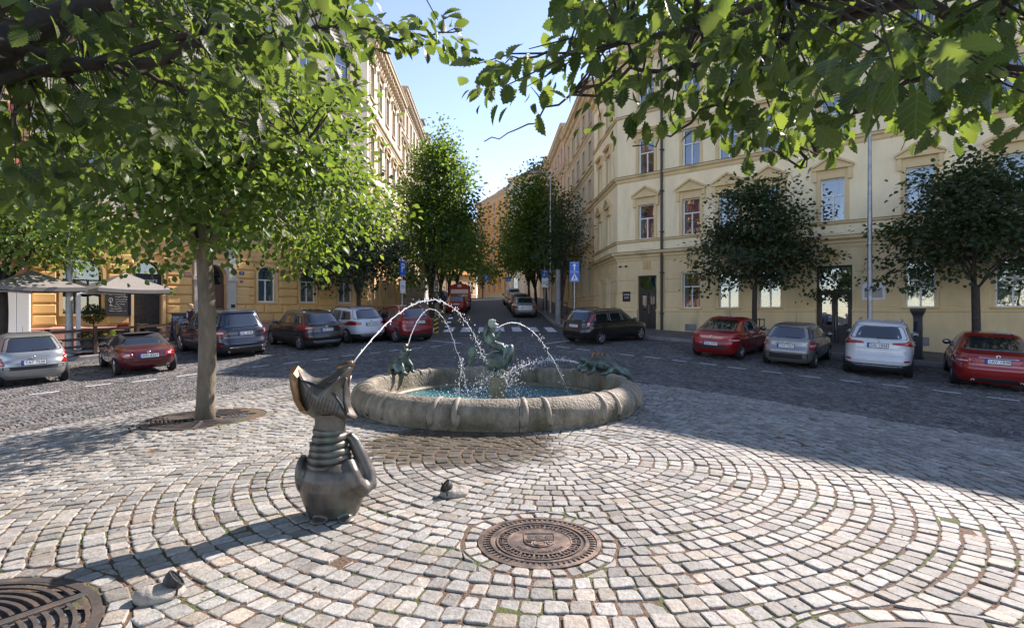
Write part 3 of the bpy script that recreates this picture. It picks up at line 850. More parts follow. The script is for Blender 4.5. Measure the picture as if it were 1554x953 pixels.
class Facade:
    def __init__(s, root, M):
        s.root = root; s.M = M
    def put(s, name, me, loc=(0, 0, 0), parent=None):
        o = bpy.data.objects.new(name, me); COL.objects.link(o)
        if parent is None:
            o.parent = s.root; o.matrix_local = s.M @ Matrix.Translation(loc)
        else:
            o.parent = parent; o.location = loc
        return o
    def wall(s, x0, x1, z0, z1, holes, m, y=0.0, depth=0.24, name='wall', soff=0.0):
        loops = [[(x0, z0), (x1, z0), (x1, z1), (x0, z1)]] + holes
        pts = [p for l in loops for p in l]
        tris = geometry.tessellate_polygon([[Vector((p[0], p[1], 0)) for p in l] for l in loops])
        V = [(p[0], y, p[1]) for p in pts]; F = []
        for t in tris:
            a, b, c = (pts[i] for i in t)
            cr = (b[0] - a[0]) * (c[1] - a[1]) - (b[1] - a[1]) * (c[0] - a[0])
            F.append(tuple(t) if cr > 0 else (t[0], t[2], t[1]))
        n0 = len(loops[0])
        for l in holes:
            k = len(V)
            V += [(p[0], y, p[1]) for p in l] + [(p[0], y + depth, p[1]) for p in l]; q = len(l)
            for i in range(q):
                j = (i + 1) % q
                F.append((k + i, k + q + i, k + q + j, k + j))
        me = bpy.data.meshes.new(name); me.from_pydata(V, [], F); me.materials.append(m); me.update()
        return s.put(name, me)
    def strip(s, prof, x0, x1, m, name='ledge', z=0.0):
        """prof: (out, z) polyline swept along x, closed at the wall"""
        P = [(0.03, prof[0][1])] + [(-o_, zz) for o_, zz in prof] + [(0.03, prof[-1][1])]
        mb = MB().prism(P, 'x', x0, x1)
        return s.put(name, mb.mesh(name, m), (0, 0, z))
    def window(s, cx, z0, w, h, arch=0.0, frame='window_white', surround=None, head=None, trim=None, curtain=None, bars=1, sill=True, sub=0.6, name='window', room=True):
        fk = ('win', w, h, arch, frame, bars, sub)
        def mkf():
            b = 0.055; mb = MB(); y0, y1 = 0.13, 0.19
            out = arch_loop(0, 0, w, h, arch); inn = arch_loop(0, b, w - 2 * b, h - 2 * b, max(arch - b * .4, 0) if arch else 0)
            k = len(out)
            vs = [(p[0], y0, p[1]) for p in out] + [(p[0], y0, p[1]) for p in inn] + [(p[0], y1, p[1]) for p in inn]
            fs = []
            for i in range(k):
                j = (i + 1) % k
                fs += [(i, j, k + j, k + i), (k + i, k + j, 2 * k + j, 2 * k + i)]
            mb.add(vs, fs)
            zt = h * sub
            if sub < 1: mb.box(-w / 2 + b, w / 2 - b, y0 - 0.012, y1, zt - 0.03, zt + 0.03)
            for i in range(bars):
                x = (i + 1) * w / (bars + 1) - w / 2
                mb.box(x - 0.032, x + 0.032, y0 - 0.006, y1, b, zt - 0.03 if sub < 1 else h - b)
            return mb.mesh('window', MATS[frame])
        f = s.put(name, cached(fk, mkf), (cx, 0, z0))
        def mkp():
            mb = MB(); l = arch_loop(0, 0.03, w - .06, h - .06, arch)
            mb.prism([(p[0], p[1]) for p in l], 'y', 0.165, 0.172); return mb.mesh('pane', MATS['window_glass'])
        s.put('pane', cached(('pane', w, h, arch), mkp), (0, 0, 0), f)
        if sill and trim:
            s.put('sill', cached(('sill', w, trim), lambda: MB().box(-w / 2 - .12, w / 2 + .12, -0.11, 0.14, -0.09, -0.002).mesh('sill', MATS[trim])), (0, 0, 0), f)
        if surround:
            def mks():
                b = surround; mb = MB()
                out = arch_loop(0, 0, w + 2 * b, h + b, (arch + b) if arch else 0); inn = arch_loop(0, 0, w, h, arch); k = len(out)
                y0 = -0.055
                vs = [(p[0], y0, p[1]) for p in out] + [(p[0], y0, p[1]) for p in inn] + [(p[0], 0.02, p[1]) for p in out] + [(p[0], 0.02, p[1]) for p in inn]
                fs = []
                for i in range(1, k):
                    j = (i + 1) % k
                    fs += [(i, j, k + j, k + i), (2 * k + i, 2 * k + j, j, i), (k + i, k + j, 3 * k + j, 3 * k + i)]
                mb.add(vs, fs)
                return mb.mesh('surround', MATS[trim])
            s.put('surround', cached(('sur', w, h, arch, surround, trim), mks), (0, 0, 0), f)
        if head:
            def mkh():
                mb = MB(); b = surround or 0.1; hw = w / 2 + b + 0.16; zb = h + b + 0.22
                mb.box(-hw + .1, hw - .1, -0.04, 0.02, h + b, zb)
                for sx in (-1, 1): mb.box(sx * (hw - .12) - .08, sx * (hw - .12) + .08, -0.14, 0.02, h - 0.1, zb)
                mb.box(-hw, hw, -0.2, 0.02, zb, zb + 0.09)
                if head == 'pediment':
                    mb.prism([(-hw, zb + .09), (hw, zb + .09), (0, zb + .09 + hw * .55)], 'y', -0.10, 0.02)
                    for sx in (-1, 1):
                        mb.prism([(sx * (hw + .04), zb + .075), (sx * (hw + .04), zb + .17), (0, zb + .2 + hw * .55), (0, zb + .09 + hw * .55)], 'y', -0.22, 0.0)
                elif head == 'arch':
                    pts = [(hw * math.cos(a), zb + .09 + hw * .42 * math.sin(a)) for a in [math.pi * i / 10 for i in range(11)]]
                    mb.prism(pts, 'y', -0.1, 0.02)
                    pt2 = [((hw + .03) * math.cos(a), zb + .09 + (hw * .42 + .03) * math.sin(a)) for a in [math.pi * i / 10 for i in range(11)]]
                    pt3 = [((hw - .1) * math.cos(a), zb + .09 + (hw * .42 - .08) * math.sin(a)) for a in [math.pi * i / 10 for i in range(11)]]
                    mb.prism(pt2 + pt3[::-1], 'y', -0.2, 0.02)
                else:
                    mb.box(-hw - .03, hw + .03, -0.24, 0.02, zb + .09, zb + .15)
                return mb.mesh('window_head', MATS[trim])
            s.put('window_head', cached(('head', w, h, surround, head, trim), mkh), (0, 0, 0), f)
        if curtain:
            def mkc():
                mb = MB(); n = 14
                for sx in (-1, 1):
                    cw = w * (0.22 if curtain == 1 else 0.46); xa = sx * w / 2; xb = sx * (w / 2 - cw)
                    vs = []
                    for i in range(n + 1):
                        x = xa + (xb - xa) * i / n; yy = 0.27 + 0.025 * math.sin(i * 2.2)
                        vs += [(x, yy, 0.05), (x, yy, h * .93)]
                    mb.add(vs, [(2 * i, 2 * i + 2, 2 * i + 3, 2 * i + 1) for i in range(n)])
                return mb.mesh('curtain', MATS['curtain'])
            s.put('curtain', cached(('cur', w, h, curtain), mkc), (0, 0, 0), f)
        return f
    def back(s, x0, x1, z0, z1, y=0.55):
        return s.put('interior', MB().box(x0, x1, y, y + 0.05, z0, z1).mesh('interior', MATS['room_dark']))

CORNICE = [(0.04, 0), (0.08, 0.1), (0.10, 0.32), (0.30, 0.42), (0.34, 0.62), (0.55, 0.7), (0.58, 0.86), (0.66, 0.94), (0.66, 1.0)]
LEDGE = [(0.02, 0), (0.06, 0.06), (0.08, 0.18), (0.18, 0.24), (0.2, 0.33)]
THIN = [(0.05, 0), (0.10, 0.04), (0.10, 0.11)]
BIGL = [(0.03, 0), (0.06, 0.16), (0.12, 0.2), (0.14, 0.3), (0.3, 0.38), (0.33, 0.5)]

def mass(root, poly, z0, z1, roof_h, m, inset=4.0, roofmat='roof_tile', over=0.35):
    """solid body behind the facades with a hipped roof on it"""
    mb = MB().prism([tuple(p) for p in poly], 'z', z0, z1)
    o = mb.build('body', m, root)
    c = Vector((sum(p[0] for p in poly) / len(poly), sum(p[1] for p in poly) / len(poly)))
    def sc(p, d):
        v = Vector(p) - c; L_ = v.length
        return c + v * max(0.05, (L_ + d) / L_)
    n = len(poly); a = [sc(p, over) for p in poly]; b = [sc(p, -inset) for p in poly]
    mb = MB(); vs = [(p.x, p.y, z1 + .02) for p in a] + [(p.x, p.y, z1 + roof_h) for p in b]
    mb.add(vs, [(i, (i + 1) % n, n + (i + 1) % n, n + i) for i in range(n)] + [tuple(n + i for i in range(n))] + [tuple(reversed(range(n)))])
    mb.build('roof', MATS[roofmat], root)
    return o

def bldg(name, label, loc, cat='building', group=None):
    return empty(name, (loc[0], loc[1], 0), 0, label, cat, group)

def drainpipe(F, x, z0, z1, m='pipe_dark', r=0.07, y=-0.16):
    mb = MB().tube([(x, y, z0), (x, y, z1 - .5), (x, y - .12, z1 - .25), (x, y - .3, z1)], r, 8)
    for k in range(int((z1 - z0) / 2.2)):
        mb.box(x - r - .015, x + r + .015, y - r - .015, 0.01, z0 + 1 + k * 2.2, z0 + 1.06 + k * 2.2)
    return F.put('drainpipe', mb.mesh('drainpipe', MATS[m]))

def double_door(F, cx, z0, w, h, m, name='door', transom=0.72, glassy=True, label=None):
    mb = MB(); b = 0.09; zt = h * transom
    mb.box(-w / 2, -w / 2 + b, 0.16, 0.24, 0, h); mb.box(w / 2 - b, w / 2, 0.16, 0.24, 0, h); mb.box(-w / 2 + b, w / 2 - b, 0.16, 0.24, h - b, h)
    mb.box(-w / 2 + b, w / 2 - b, 0.15, 0.24, zt - .05, zt + .05)
    for sx in (-1, 1):
        x0, x1 = sorted((sx * 0.012, sx * (w / 2 - b)))
        mb.box(x0, x0 + .11, 0.17, 0.22, 0.02, zt - .05); mb.box(x1 - .11, x1, 0.17, 0.22, 0.02, zt - .05)
        for (za, zb) in ((0.02, .22), (zt * .42, zt * .42 + .14), (zt - .17, zt - .05)): mb.box(x0 + .11, x1 - .11, 0.17, 0.22, za, zb)
        mb.bevbox(x0 + .11, x1 - .11, 0.185, 0.215, .22, zt * .42, 0.015)
        if not glassy: mb.bevbox(x0 + .11, x1 - .11, 0.185, 0.215, zt * .42 + .14, zt - .17, 0.015)
    d = F.put(name, mb.mesh(name, MATS[m]), (cx, 0, z0))
    if label: d['label'] = label
    if glassy:
        for sx in (-1, 1):
            x0, x1 = sorted((sx * 0.122, sx * (w / 2 - b - .11)))
            F.put('pane', MB().box(x0, x1, 0.195, 0.2, zt * .42 + .14, zt - .17).mesh('pane', MATS['window_glass']), (0, 0, 0), d)
    F.put('pane', MB().box(-w / 2 + b, w / 2 - b, 0.2, 0.205, zt + .05, h - b).mesh('pane', MATS['window_glass']), (0, 0, 0), d)
    F.put('handle', MB().tube([(0.05, 0.12, zt * .40), (0.05, 0.12, zt * .62)], 0.012, 6).mesh('handle', MATS['sheet_metal']), (0, 0, 0), d)
    return d

# ------------------------------------------------------------------ right-hand cream buildings
def cream_facade(F, x0, x1, cols, doors=(), gf_w=0.95, heads=None, shift=0.0, gfcols=None, zlow=-1.2):
    z = shift
    gf = [c for c in (gfcols if gfcols is not None else cols)]
    gfh = [arch_loop(c, 1.72 + z, w_, 1.86, 0) for c, w_ in gf] + [arch_loop(c, dz, w_, zt - dz, 0) for c, w_, dz, zt in doors]
    F.wall(x0, x1, zlow, 4.45 + z, gfh, MATS['ochre_wall'])
    up = []
    for c in cols: up += [arch_loop(c, 5.55 + z, 0.95, 1.88, 0), arch_loop(c, 9.15 + z, 0.95, 1.92, 0), arch_loop(c, 12.75 + z, 0.95, 1.8, 0)]
    F.wall(x0, x1, 4.45 + z, 15.4 + z, up, MATS['cream_wall'], name='wall')
    F.back(x0 + .1, x1 - .1, zlow, 15 + z)
    F.strip(BIGL, x0, x1, MATS['cream_trim'], 'cornice', 4.35 + z)
    F.strip(THIN, x0, x1, MATS['cream_trim'], 'ledge', 5.38 + z)
    F.strip(LEDGE, x0, x1, MATS['cream_trim'], 'ledge', 8.78 + z)
    F.strip(THIN, x0, x1, MATS['cream_trim'], 'ledge', 12.45 + z)
    F.strip([(a, b * 1.0) for a, b in CORNICE], x0, x1, MATS['cream_trim'], 'cornice', 15.25 + z)
    cuts = [x0] + [e for c, w_, _, _ in sorted(doors) for e in (c - w_ / 2, c + w_ / 2)] + [x1]
    for a, b in zip(cuts[0::2], cuts[1::2]):
        F.strip([(0.05, -1.3), (0.05, 1.52), (0.09, 1.55), (0.09, 1.63), (0.04, 1.66)], a, b, MATS['ochre_wall'], 'plinth', z)
    for zz, out in ((4.85, .35), (5.49, .12), (9.11, .22), (12.56, .12)):
        F.put('flashing', MB().box(x0, x1, -out, 0.0, zz + z + .002, zz + z + .022).mesh('flashing', MATS['pipe_dark']))
    for i, c in enumerate(cols):
        cu = random.choice([None, 1, 2, 1])
        F.window(c, 5.55 + z, 0.95, 1.88, surround=0.17, head='pediment', trim='cream_trim', curtain=cu)
        F.window(c, 9.15 + z, 0.95, 1.92, surround=0.15, head='flat', trim='cream_trim', curtain=random.choice([None, 1, 2]))
        F.window(c, 12.75 + z, 0.95, 1.8, surround=0.13, trim='cream_trim', curtain=random.choice([None, 1]))
        F.put('panel', MB().bevbox(-.42, .42, -0.03, 0.01, 4.98, 5.32, 0.012).mesh('panel', MATS['cream_wall']), (c, 0, z))
    for c, w_ in gf:
        F.window(c, 1.72 + z, w_, 1.86, surround=None, trim='ochre_trim', curtain=random.choice([None, 1, 2]))
    # raised panels of the ground floor between the openings
    op = sorted([(c - w_ / 2, c + w_ / 2) for c, w_ in gf] + [(c - w_ / 2, c + w_ / 2) for c, w_, _, _ in doors])
    edges = [x0] + [e for ab in op for e in ab] + [x1]
    for a, b in zip(edges[0::2], edges[1::2]):
        if b - a < 0.5: continue
        for za, zb in ((1.75, 2.5), (2.58, 3.2), (3.28, 3.62)):
            F.put('panel', MB().bevbox(a + .13, b - .13, -0.035, 0.01, za + z, zb + z, 0.015).mesh('panel', MATS['ochre_wall']))
    for c in [e for ab in op for e in ((ab[0] + ab[1]) / 2,)]:
        for dx in (-.16, 0, .16):
            F.put('fluting', cached('flute', lambda: MB().bevbox(-.055, .055, -0.04, 0.01, 3.86, 4.3, 0.012).mesh('fluting', MATS['ochre_trim'])), (c + dx, 0, z))

UA = 2.83
cornr = bldg('corner_building', 'cream corner building with the wine bar door and two street-side window columns', (6.04, 32.1))
Fc = Facade(cornr, frame_mat(0, 0, FD.x, FD.y))
cream_facade(Fc, 0.0, UA, [1.84], doors=[(1.87, 1.15, 0.55, 3.52)], gfcols=[])
Fs = Facade(cornr, frame_mat(-0.29, 7.2, 0.04, -1.0))
cream_facade(Fs, 0.0, 7.2, [2.3, 4.9], gfcols=[(2.3, .8), (4.9, .8)], zlow=-.5)
mass(cornr, [(0.45, .55), (UA * FD.x + .3, UA * FD.y + .4), (9, 4), (9, 7.1), (0.2, 7.1)], -1, 16.2, 2.4, MATS['cream_wall'], 3)
double_door(Fc, 1.87, 0.58, 1.15, 2.94, 'dark_wood', label='dark double door with glazed leaves')
sg = Fc.put('wall_sign', MB().box(-.24, .24, -0.07, -0.02, -.28, .28).mesh('wall_sign', MATS['ink_black']), (0.62, 0, 2.38))
for i, s_ in enumerate(('WINE', 'BAR')):
    tm = text_mesh(s_, 0.15, 0.003, MATS['lettering'])
    t_ = Fc.put('lettering', tm, (0.02, -0.075, 0.1 - .17 * i), sg); t_.rotation_euler = (RAD(90), 0, 0)
drainpipe(Fc, UA, 0.4, 15.4)
for x in (0.25, 0.62):
    Fc.put('security_camera', MB().tube([(0, 0.0, 0), (0, -.12, -.02)], .018, 6).tube([(-.05, -.16, -.06), (.08, -.12, -.02)], .045, 8).mesh('security_camera', MATS['ink_black']), (x, 0, 4.12))

cream = bldg('cream_building', 'long cream apartment building with ochre ground floor and pedimented windows', RP(UA, 0))
Fr = Facade(cream, frame_mat(0, 0, FD.x, FD.y))
ux = lambda u: u - UA
cream_facade(Fr, 0.0, 24.0, [ux(u) for u in (4.42, 6.35, 8.3, 10.95, 14.1, 16.9, 19.4, 21.9, 24.4)],
             doors=[(ux(11.0), 1.42, -0.42, 3.58)], gfcols=[(ux(4.42), .95)] + [(ux(u), 1.0) for u in (6.35, 8.3, 14.1, 16.9, 19.4, 21.9, 24.4)])
p1, p2, p3, p4 = [Vector(RP(u, v)) - Vector(RP(UA, 0)) for u, v in ((UA + .05, -.65), (UA + 24, -.65), (UA + 24, -13), (UA + .05, -13))]
mass(cream, [p1, p2, p3, p4], -2, 16.2, 2.6, MATS['cream_wall'], 5)
double_door(Fr, ux(11.0), -0.40, 1.42, 3.96, 'dark_wood', label='dark panelled entrance door with long brass pull')
Fr.put('step', MB().box(-.95, .95, -.32, 0.1, -.75, -.40).mesh('step', MATS['kerb_stone']), (ux(11.0), 0, 0))
for u, z in ((4.42, .72), (8.3, .55), (14.1, .35), (16.9, .25), (19.4, .2)):
    v = Fr.put('basement_vent', MB().box(-.3, .3, -.08, 0.02, -.17, .17).mesh('basement_vent', MATS['kerb_stone']), (ux(u), 0, z))
    mb = MB()
    for i in range(6): mb.box(-.25, .25, -.1, -.085, -.13 + i * .045, -.108 + i * .045)
    Fr.put('grille', mb.mesh('grille', MATS['sheet_metal']), (0, 0, 0), v)
nb = Fr.put('notice_board', MB().box(-.42, .42, -.06, 0.02, -.35, .35).mesh('notice_board', MATS['white_paint']), (ux(12.5), 0, 2.4))
Fr.put('plaque', MB().box(-.32, .32, -.07, -.061, -.26, .1).mesh('plaque', MATS['grey_trim']), (0, 0, 0), nb)

# ------------------------------------------------------------------ plainer street fronts
def street_front(name, label, y0, y1, base, side, ztop, wall, trim, gf, nwin, floors, head='flat', roof=2.4, ziref=None, arch_gf=False, winw=1.05, modill=False, dorm=False, rustic=False, bodym=None):
    """side 'L' faces +X, side 'R' faces -X"""
    x0 = STX(base, y0); x1 = STX(base, y1)
    zb = g1(STX(base, (y0 + y1) / 2), (y0 + y1) / 2)
    if side == 'L':
        root = bldg(name, label, (x0, y0)); F = Facade(root, frame_mat(0, 0, x1 - x0, y1 - y0))
        foot = [(-.6, .05), (x1 - x0 - .6, y1 - y0 - .05), (x1 - x0 - 12, y1 - y0 - .05), (-12, .05)]
    else:
        root = bldg(name, label, (x1, y1)); F = Facade(root, frame_mat(0, 0, x0 - x1, y0 - y1))
        foot = [(.6, -.05), (12, -.05), (x0 - x1 + 12, y0 - y1 + .05), (x0 - x1 + .6, y0 - y1 + .05)]
    W_ = math.hypot(x1 - x0, y1 - y0)
    front_kit(F, W_, zb, ztop, wall, trim, gf, nwin, floors, head, arch_gf, winw, modill, rustic)
    mass(root, foot, zb - 2, ztop + .6, roof, MATS[wall], 4.5)
    if dorm:
        for k in range(3):
            c = W_ * (k + .5) / 3
            mb = MB().box(-1.0, 1.0, 0.4, 3.6, 0, 2.3)
            d = F.put('dormer', mb.mesh('dormer', MATS['zinc']), (c, 0, ztop + .7))
            F.put('dormer_roof', MB().box(-1.2, 1.2, 0.15, 3.7, 2.302, 2.42).mesh('dormer_roof', MATS['sheet_metal']), (0, 0, 0), d)
            F.put('pane', MB().box(-.7, .7, 0.37, 0.395, .5, 2.0).mesh('pane', MATS['window_glass']), (0, 0, 0), d)
    return root, F

def front_kit(F, W_, zb, ztop, wall, trim, gf, nwin, floors, head='flat', arch_gf=False, winw=1.05, modill=False, rustic=False, x0=0.0):
    xs = [x0 + W_ * (i + .5) / nwin for i in range(nwin)]
    fh = (ztop - zb - 4.6) / floors
    zg = zb + 4.6
    F.wall(x0, x0 + W_, zb - 2.5, zg, [arch_loop(c, zb + 1.25, winw, 2.4, winw / 2 if arch_gf else 0) for c in xs], MATS[gf])
    hh = min(2.15, fh * .55)
    F.wall(x0, x0 + W_, zg, ztop, [arch_loop(c, zg + fh * k + fh * .25, winw, hh, 0) for c in xs for k in range(floors)], MATS[wall])
    F.back(x0 + .1, x0 + W_ - .1, zb - 2, ztop - .2)
    F.strip(BIGL, x0, x0 + W_, MATS[trim], 'cornice', zg - .15)
    F.strip([(0.06, -1.0), (0.06, .85), (0.1, .9), (.04, .98)], x0, x0 + W_, MATS[trim], 'plinth', zb)
    for k in range(1, floors): F.strip(LEDGE, x0, x0 + W_, MATS[trim], 'ledge', zg + fh * k - .1)
    F.strip(CORNICE, x0, x0 + W_, MATS[trim], 'cornice', ztop - .25)
    for c in xs:
        F.window(c, zb + 1.25, winw, 2.4, winw / 2 if arch_gf else 0, surround=.14, trim=trim, curtain=random.choice([None, 1, 2]))
        for k in range(floors):
            F.window(c, zg + fh * k + fh * .25, winw, hh, 0, surround=.17, head=(head if k < floors - 1 else None) if head != 'mix' else ['pediment', 'arch', 'flat', None][min(k, 3)], trim=trim, curtain=random.choice([None, 1, 2]))
    if modill:
        me = MB().box(-.09, .09, -.42, .0, -.16, .18).mesh('cornice_bracket', MATS[trim])
        n = int(W_ / .62)
        for i in range(n): F.put('cornice_bracket', me, (x0 + (i + .5) * W_ / n, 0, ztop + .16))
    if rustic:
        me = cached(('rub', trim, gf), lambda: MB().bevbox(-.55, .55, -.07, .01, .02, .42, .03).mesh('rustication_block', MATS[gf]))
        for r_ in range(7):
            zz = zb + 1.05 + r_ * .48
            n = int(W_ / 1.14)
            for i in range(n):
                c = x0 + (i + .5 + (.5 if r_ % 2 else 0) * 0) * W_ / n + (.28 if r_ % 2 else -.28)
                if c - .55 < x0 + .02 or c + .55 > x0 + W_ - .02: continue
                if any(abs(c - x) < winw / 2 + .72 for x in xs): continue
                F.put('rustication_block', me, (c, 0, zz))

street_front('street_building', 'plain beige building next to the cream corner house', 39.35, 53, BR, 'R', 17.2, 'beige_wall', 'tan_wall', 'tan_wall', 5, 4, head=None, winw=.95)
street_front('street_building', 'pinkish building with heavy projecting cornice farther up the street', 53.05, 68, BR, 'R', 18.6, 'pinkish_wall', 'pale_trim', 'tan_wall', 6, 4, modill=True)
street_front('street_building', 'tan building on the street beyond the pinkish one', 68.05, 82, BR, 'R', 19.6, 'tan_wall', 'pale_trim', 'tan_wall', 5, 4)
street_front('street_building', 'ornate sunlit building with deep brown eaves and tall paired windows', 50.05, 67, BL, 'L', 20.9, 'pale_wall', 'beige_wall', 'tan_wall', 7, 4, head='mix', modill=True, winw=1.15, rustic=True)
street_front('street_building', 'sunlit pale building topped by grey metal dormers', 67.05, 83, BL, 'L', 21.9, 'pale_wall', 'grey_trim', 'beige_wall', 6, 4, head='mix', dorm=True, roof=2.6)
# the bend at the top of the street
def end_front(name, label, a, b, ztop, wall, trim, gf, nwin, floors, **kw):
    root = bldg(name, label, a); d = Vector((b[0] - a[0], b[1] - a[1])); W_ = d.length
    F = Facade(root, frame_mat(0, 0, d.x, d.y)); zb = g1((a[0] + b[0]) / 2, (a[1] + b[1]) / 2)
    front_kit(F, W_, zb, ztop, wall, trim, gf, nwin, floors, **kw)
    d.normalize(); n = Vector((-d.y, d.x))
    foot = [Vector((0, 0)) + n * .65, d * W_ + n * .65, d * W_ + n * 12, n * 12]
    mass(root, foot, zb - 2, ztop + .6, 2.6, MATS[wall], 4.5)
    return root, F
end_front('end_building', 'bright orange building closing the top of the street', (-7.0, 113), (-0.6, 97.05), 22.0, 'bright_orange', 'pale_trim', 'bright_orange', 6, 5, head=None)
end_front('end_building', 'pale cream building beside the orange one at the top of the street', (-0.55, 97), (10.5, 90), 23.6, 'pale_wall', 'pale_trim', 'pale_wall', 5, 5)
end_front('end_building', 'yellow building half hidden by street trees, next to the orange one', (-19, 99), (-7.4, 116), 19.0, 'orange_wall', 'pale_trim', 'tan_wall', 6, 4)

# ------------------------------------------------------------------ left orange corner building
TL, TE = -4.24, 12.6
orange = bldg('orange_building', 'orange corner building with rusticated ground floor, arched openings and stone portal', LP(TL, 0))
Fl = Facade(orange, frame_mat(0, 0, LD.x, LD.y))
tx = lambda t: t - TL
WL_ = TE - TL
ZG = 5.15
arches = [(tx(-2.5), 1.42, 2.42, 1.45), (tx(0), 1.2, 3.5, .36), (tx(3.0), 1.2, 3.55, .36), (tx(5.78), 1.02, 1.92, 2.06), (tx(8.3), 1.02, 1.92, 2.06), (tx(10.9), 1.02, 1.92, 2.06)]
rises = [.62, .6, .6, .42, .42, .42]
Fl.wall(0, WL_, -1.5, ZG, [arch_loop(c, z0, w, h, ri) for (c, w, h, z0), ri in zip(arches, rises)], MATS['orange_wall'], depth=.3)
UPC = [tx(t) for t in (-2.5, 0, 3, 5.78, 8.3, 10.7)]
Fl.wall(0, WL_, ZG, 19.2, [arch_loop(c, z, 1.05, h, 0) for c in UPC for z, h in ((6.3, 2.2), (10.9, 2.2), (15.6, 1.9))], MATS['pale_wall'])
Fl.back(.1, WL_ - .1, -1, 19)
Fl.strip(BIGL, 0, WL_, MATS['orange_trim'], 'cornice', ZG - .1)
Fl.strip(LEDGE, 0, WL_, MATS['pale_trim'], 'ledge', 9.7); Fl.strip(LEDGE, 0, WL_, MATS['pale_trim'], 'ledge', 14.7)
Fl.strip(CORNICE, 0, WL_ + .5, MATS['pale_trim'], 'cornice', 18.9)
Fl.strip([(0.07, -1.5), (0.07, .78), (0.11, .84), (.04, .92)], 0, arches[1][0] - .72, MATS['pink_plinth'], 'plinth', 0)
Fl.strip([(0.07, -1.5), (0.07, .78), (0.11, .84), (.04, .92)], arches[1][0] + .72, arches[2][0] - 1.02, MATS['pink_plinth'], 'plinth', 0)
Fl.strip([(0.07, -1.5), (0.07, .78), (0.11, .84), (.04, .92)], arches[2][0] + 1.02, WL_, MATS['pink_plinth'], 'plinth', 0.1)
for c in UPC:
    Fl.window(c, 6.3, 1.05, 2.2, surround=.18, head='pediment', trim='pale_trim', curtain=random.choice([None, 1, 2]))
    Fl.window(c, 10.9, 1.05, 2.2, surround=.18, head='arch', trim='pale_trim', curtain=random.choice([None, 1]))
    Fl.window(c, 15.6, 1.05, 1.9, surround=.16, head='flat', trim='pale_trim', curtain=1)
# ground floor openings
Fl.window(arches[0][0], arches[0][3], 1.42, 2.42, .62, frame='dark_wood', trim='orange_trim', bars=2, curtain=None)
for k in (3, 4, 5): Fl.window(arches[k][0], arches[k][3], 1.02, 1.92, .42, trim='orange_trim', curtain=2, sub=.62)
def arch_ring(cx, z0, w, h, rise, band, out, m, name):
    mb = MB(); o_ = arch_loop(0, 0, w + 2 * band, h + band, rise + band, 14); i_ = arch_loop(0, 0, w, h, rise, 14); k = len(o_)
    vs = [(p[0], -out, p[1]) for p in o_] + [(p[0], -out, p[1]) for p in i_] + [(p[0], .02, p[1]) for p in o_] + [(p[0], .02, p[1]) for p in i_]
    fs = []
    for i in range(1, k):
        j = (i + 1) % k
        fs += [(i, j, k + j, k + i), (2 * k + i, 2 * k + j, j, i), (k + i, k + j, 3 * k + j, 3 * k + i)]
    mb.add(vs, fs)
    return Fl.put(name, mb.mesh(name, MATS[m]), (cx, 0, z0))
for k in (0, 1, 3, 4, 5): arch_ring(arches[k][0], arches[k][3], arches[k][1], arches[k][2], rises[k], .12, .1, 'orange_trim', 'arch_moulding')
# rusticated blocks laid in courses round the openings
rb = 0
for r_ in range(9):
    z0 = 1.0 + r_ * .455; z1 = z0 + .41
    if z1 > ZG - .12: break
    segs = [0.02]
    for (c, w, h, zz), ri in sorted(zip(arches, rises)):
        m_ = .16 if c != arches[2][0] else .98
        if z0 < zz + h + .12 and z1 > zz - (.1 if zz > 1 else 1):
            sp = zz + h - ri
            if z0 > sp and m_ < .5: hw = (w / 2) * math.sqrt(max(0.05, 1 - min(1, (z0 - sp) / (ri + .05)) ** 2)) + m_
            else: hw = w / 2 + m_ if m_ < .5 else m_ + .06
            segs += [c - hw, c + hw]
    segs.append(WL_ - .02)
    for a, b in zip(segs[0::2], segs[1::2]):
        L_ = b - a
        if L_ < .12: continue
        n = max(1, round(L_ / 1.05)); cuts = [a + L_ * i / n for i in range(n + 1)]
        if n > 1 and r_ % 2:
            cuts = [a] + [a + L_ * (i + .5) / n for i in range(n)] + [b]
        for q0, q1 in zip(cuts[:-1], cuts[1:]):
            if q1 - q0 < .1: continue
            Fl.put('rustication_block', MB().bevbox(q0 + .03, q1 - .03, -.11, .01, z0, z1, .055).mesh('rustication_block', MATS['orange_wall']))
# stone portal with its door
pc = arches[2][0]
for sx in (-1, 1):
    mb = MB().box(-.19, .19, -.2, .02, .15, 3.1).box(-.25, .25, -.26, .02, .1, .42).box(-.26, .26, -.28, .02, 3.1, 3.3).box(-.19, .19, -.2, .02, 3.3, 4.55)
    Fl.put('pilaster', mb.mesh('pilaster', MATS['portal_stone']), (pc + sx * .84, 0, 0))
arch_ring(pc, .36, 1.2, 3.55, .6, .14, .14, 'portal_stone', 'portal_arch')
Fl.put('portal_entablature', MB().box(-1.1, 1.1, -.24, .02, 4.55, 4.75).box(-1.2, 1.2, -.34, .02, 4.75, 4.9).mesh('portal_entablature', MATS['portal_stone']), (pc, 0, 0))
dd = Fl.put('door', MB().prism([(p[0], p[1]) for p in arch_loop(0, 2.55, 1.2, 1.0, .6)], 'y', .24, .26).mesh('door', MATS['window_glass']), (pc, 0, .36))
mb = MB().box(-.6, .6, .2, .27, 2.46, 2.56)
for sx in (-1, 1):
    x0, x1 = sorted((sx * .01, sx * .59)); mb.box(x0, x1, .22, .27, 0, 2.46)
    for za, zb in ((.15, .85), (.98, 1.3), (1.43, 2.3)): mb.bevbox(x0 + .1, x1 - .1, .195, .222, za, zb, .02)
Fl.put('door_leaf', mb.mesh('door_leaf', MATS['brown_wood']), (0, 0, 0), dd)
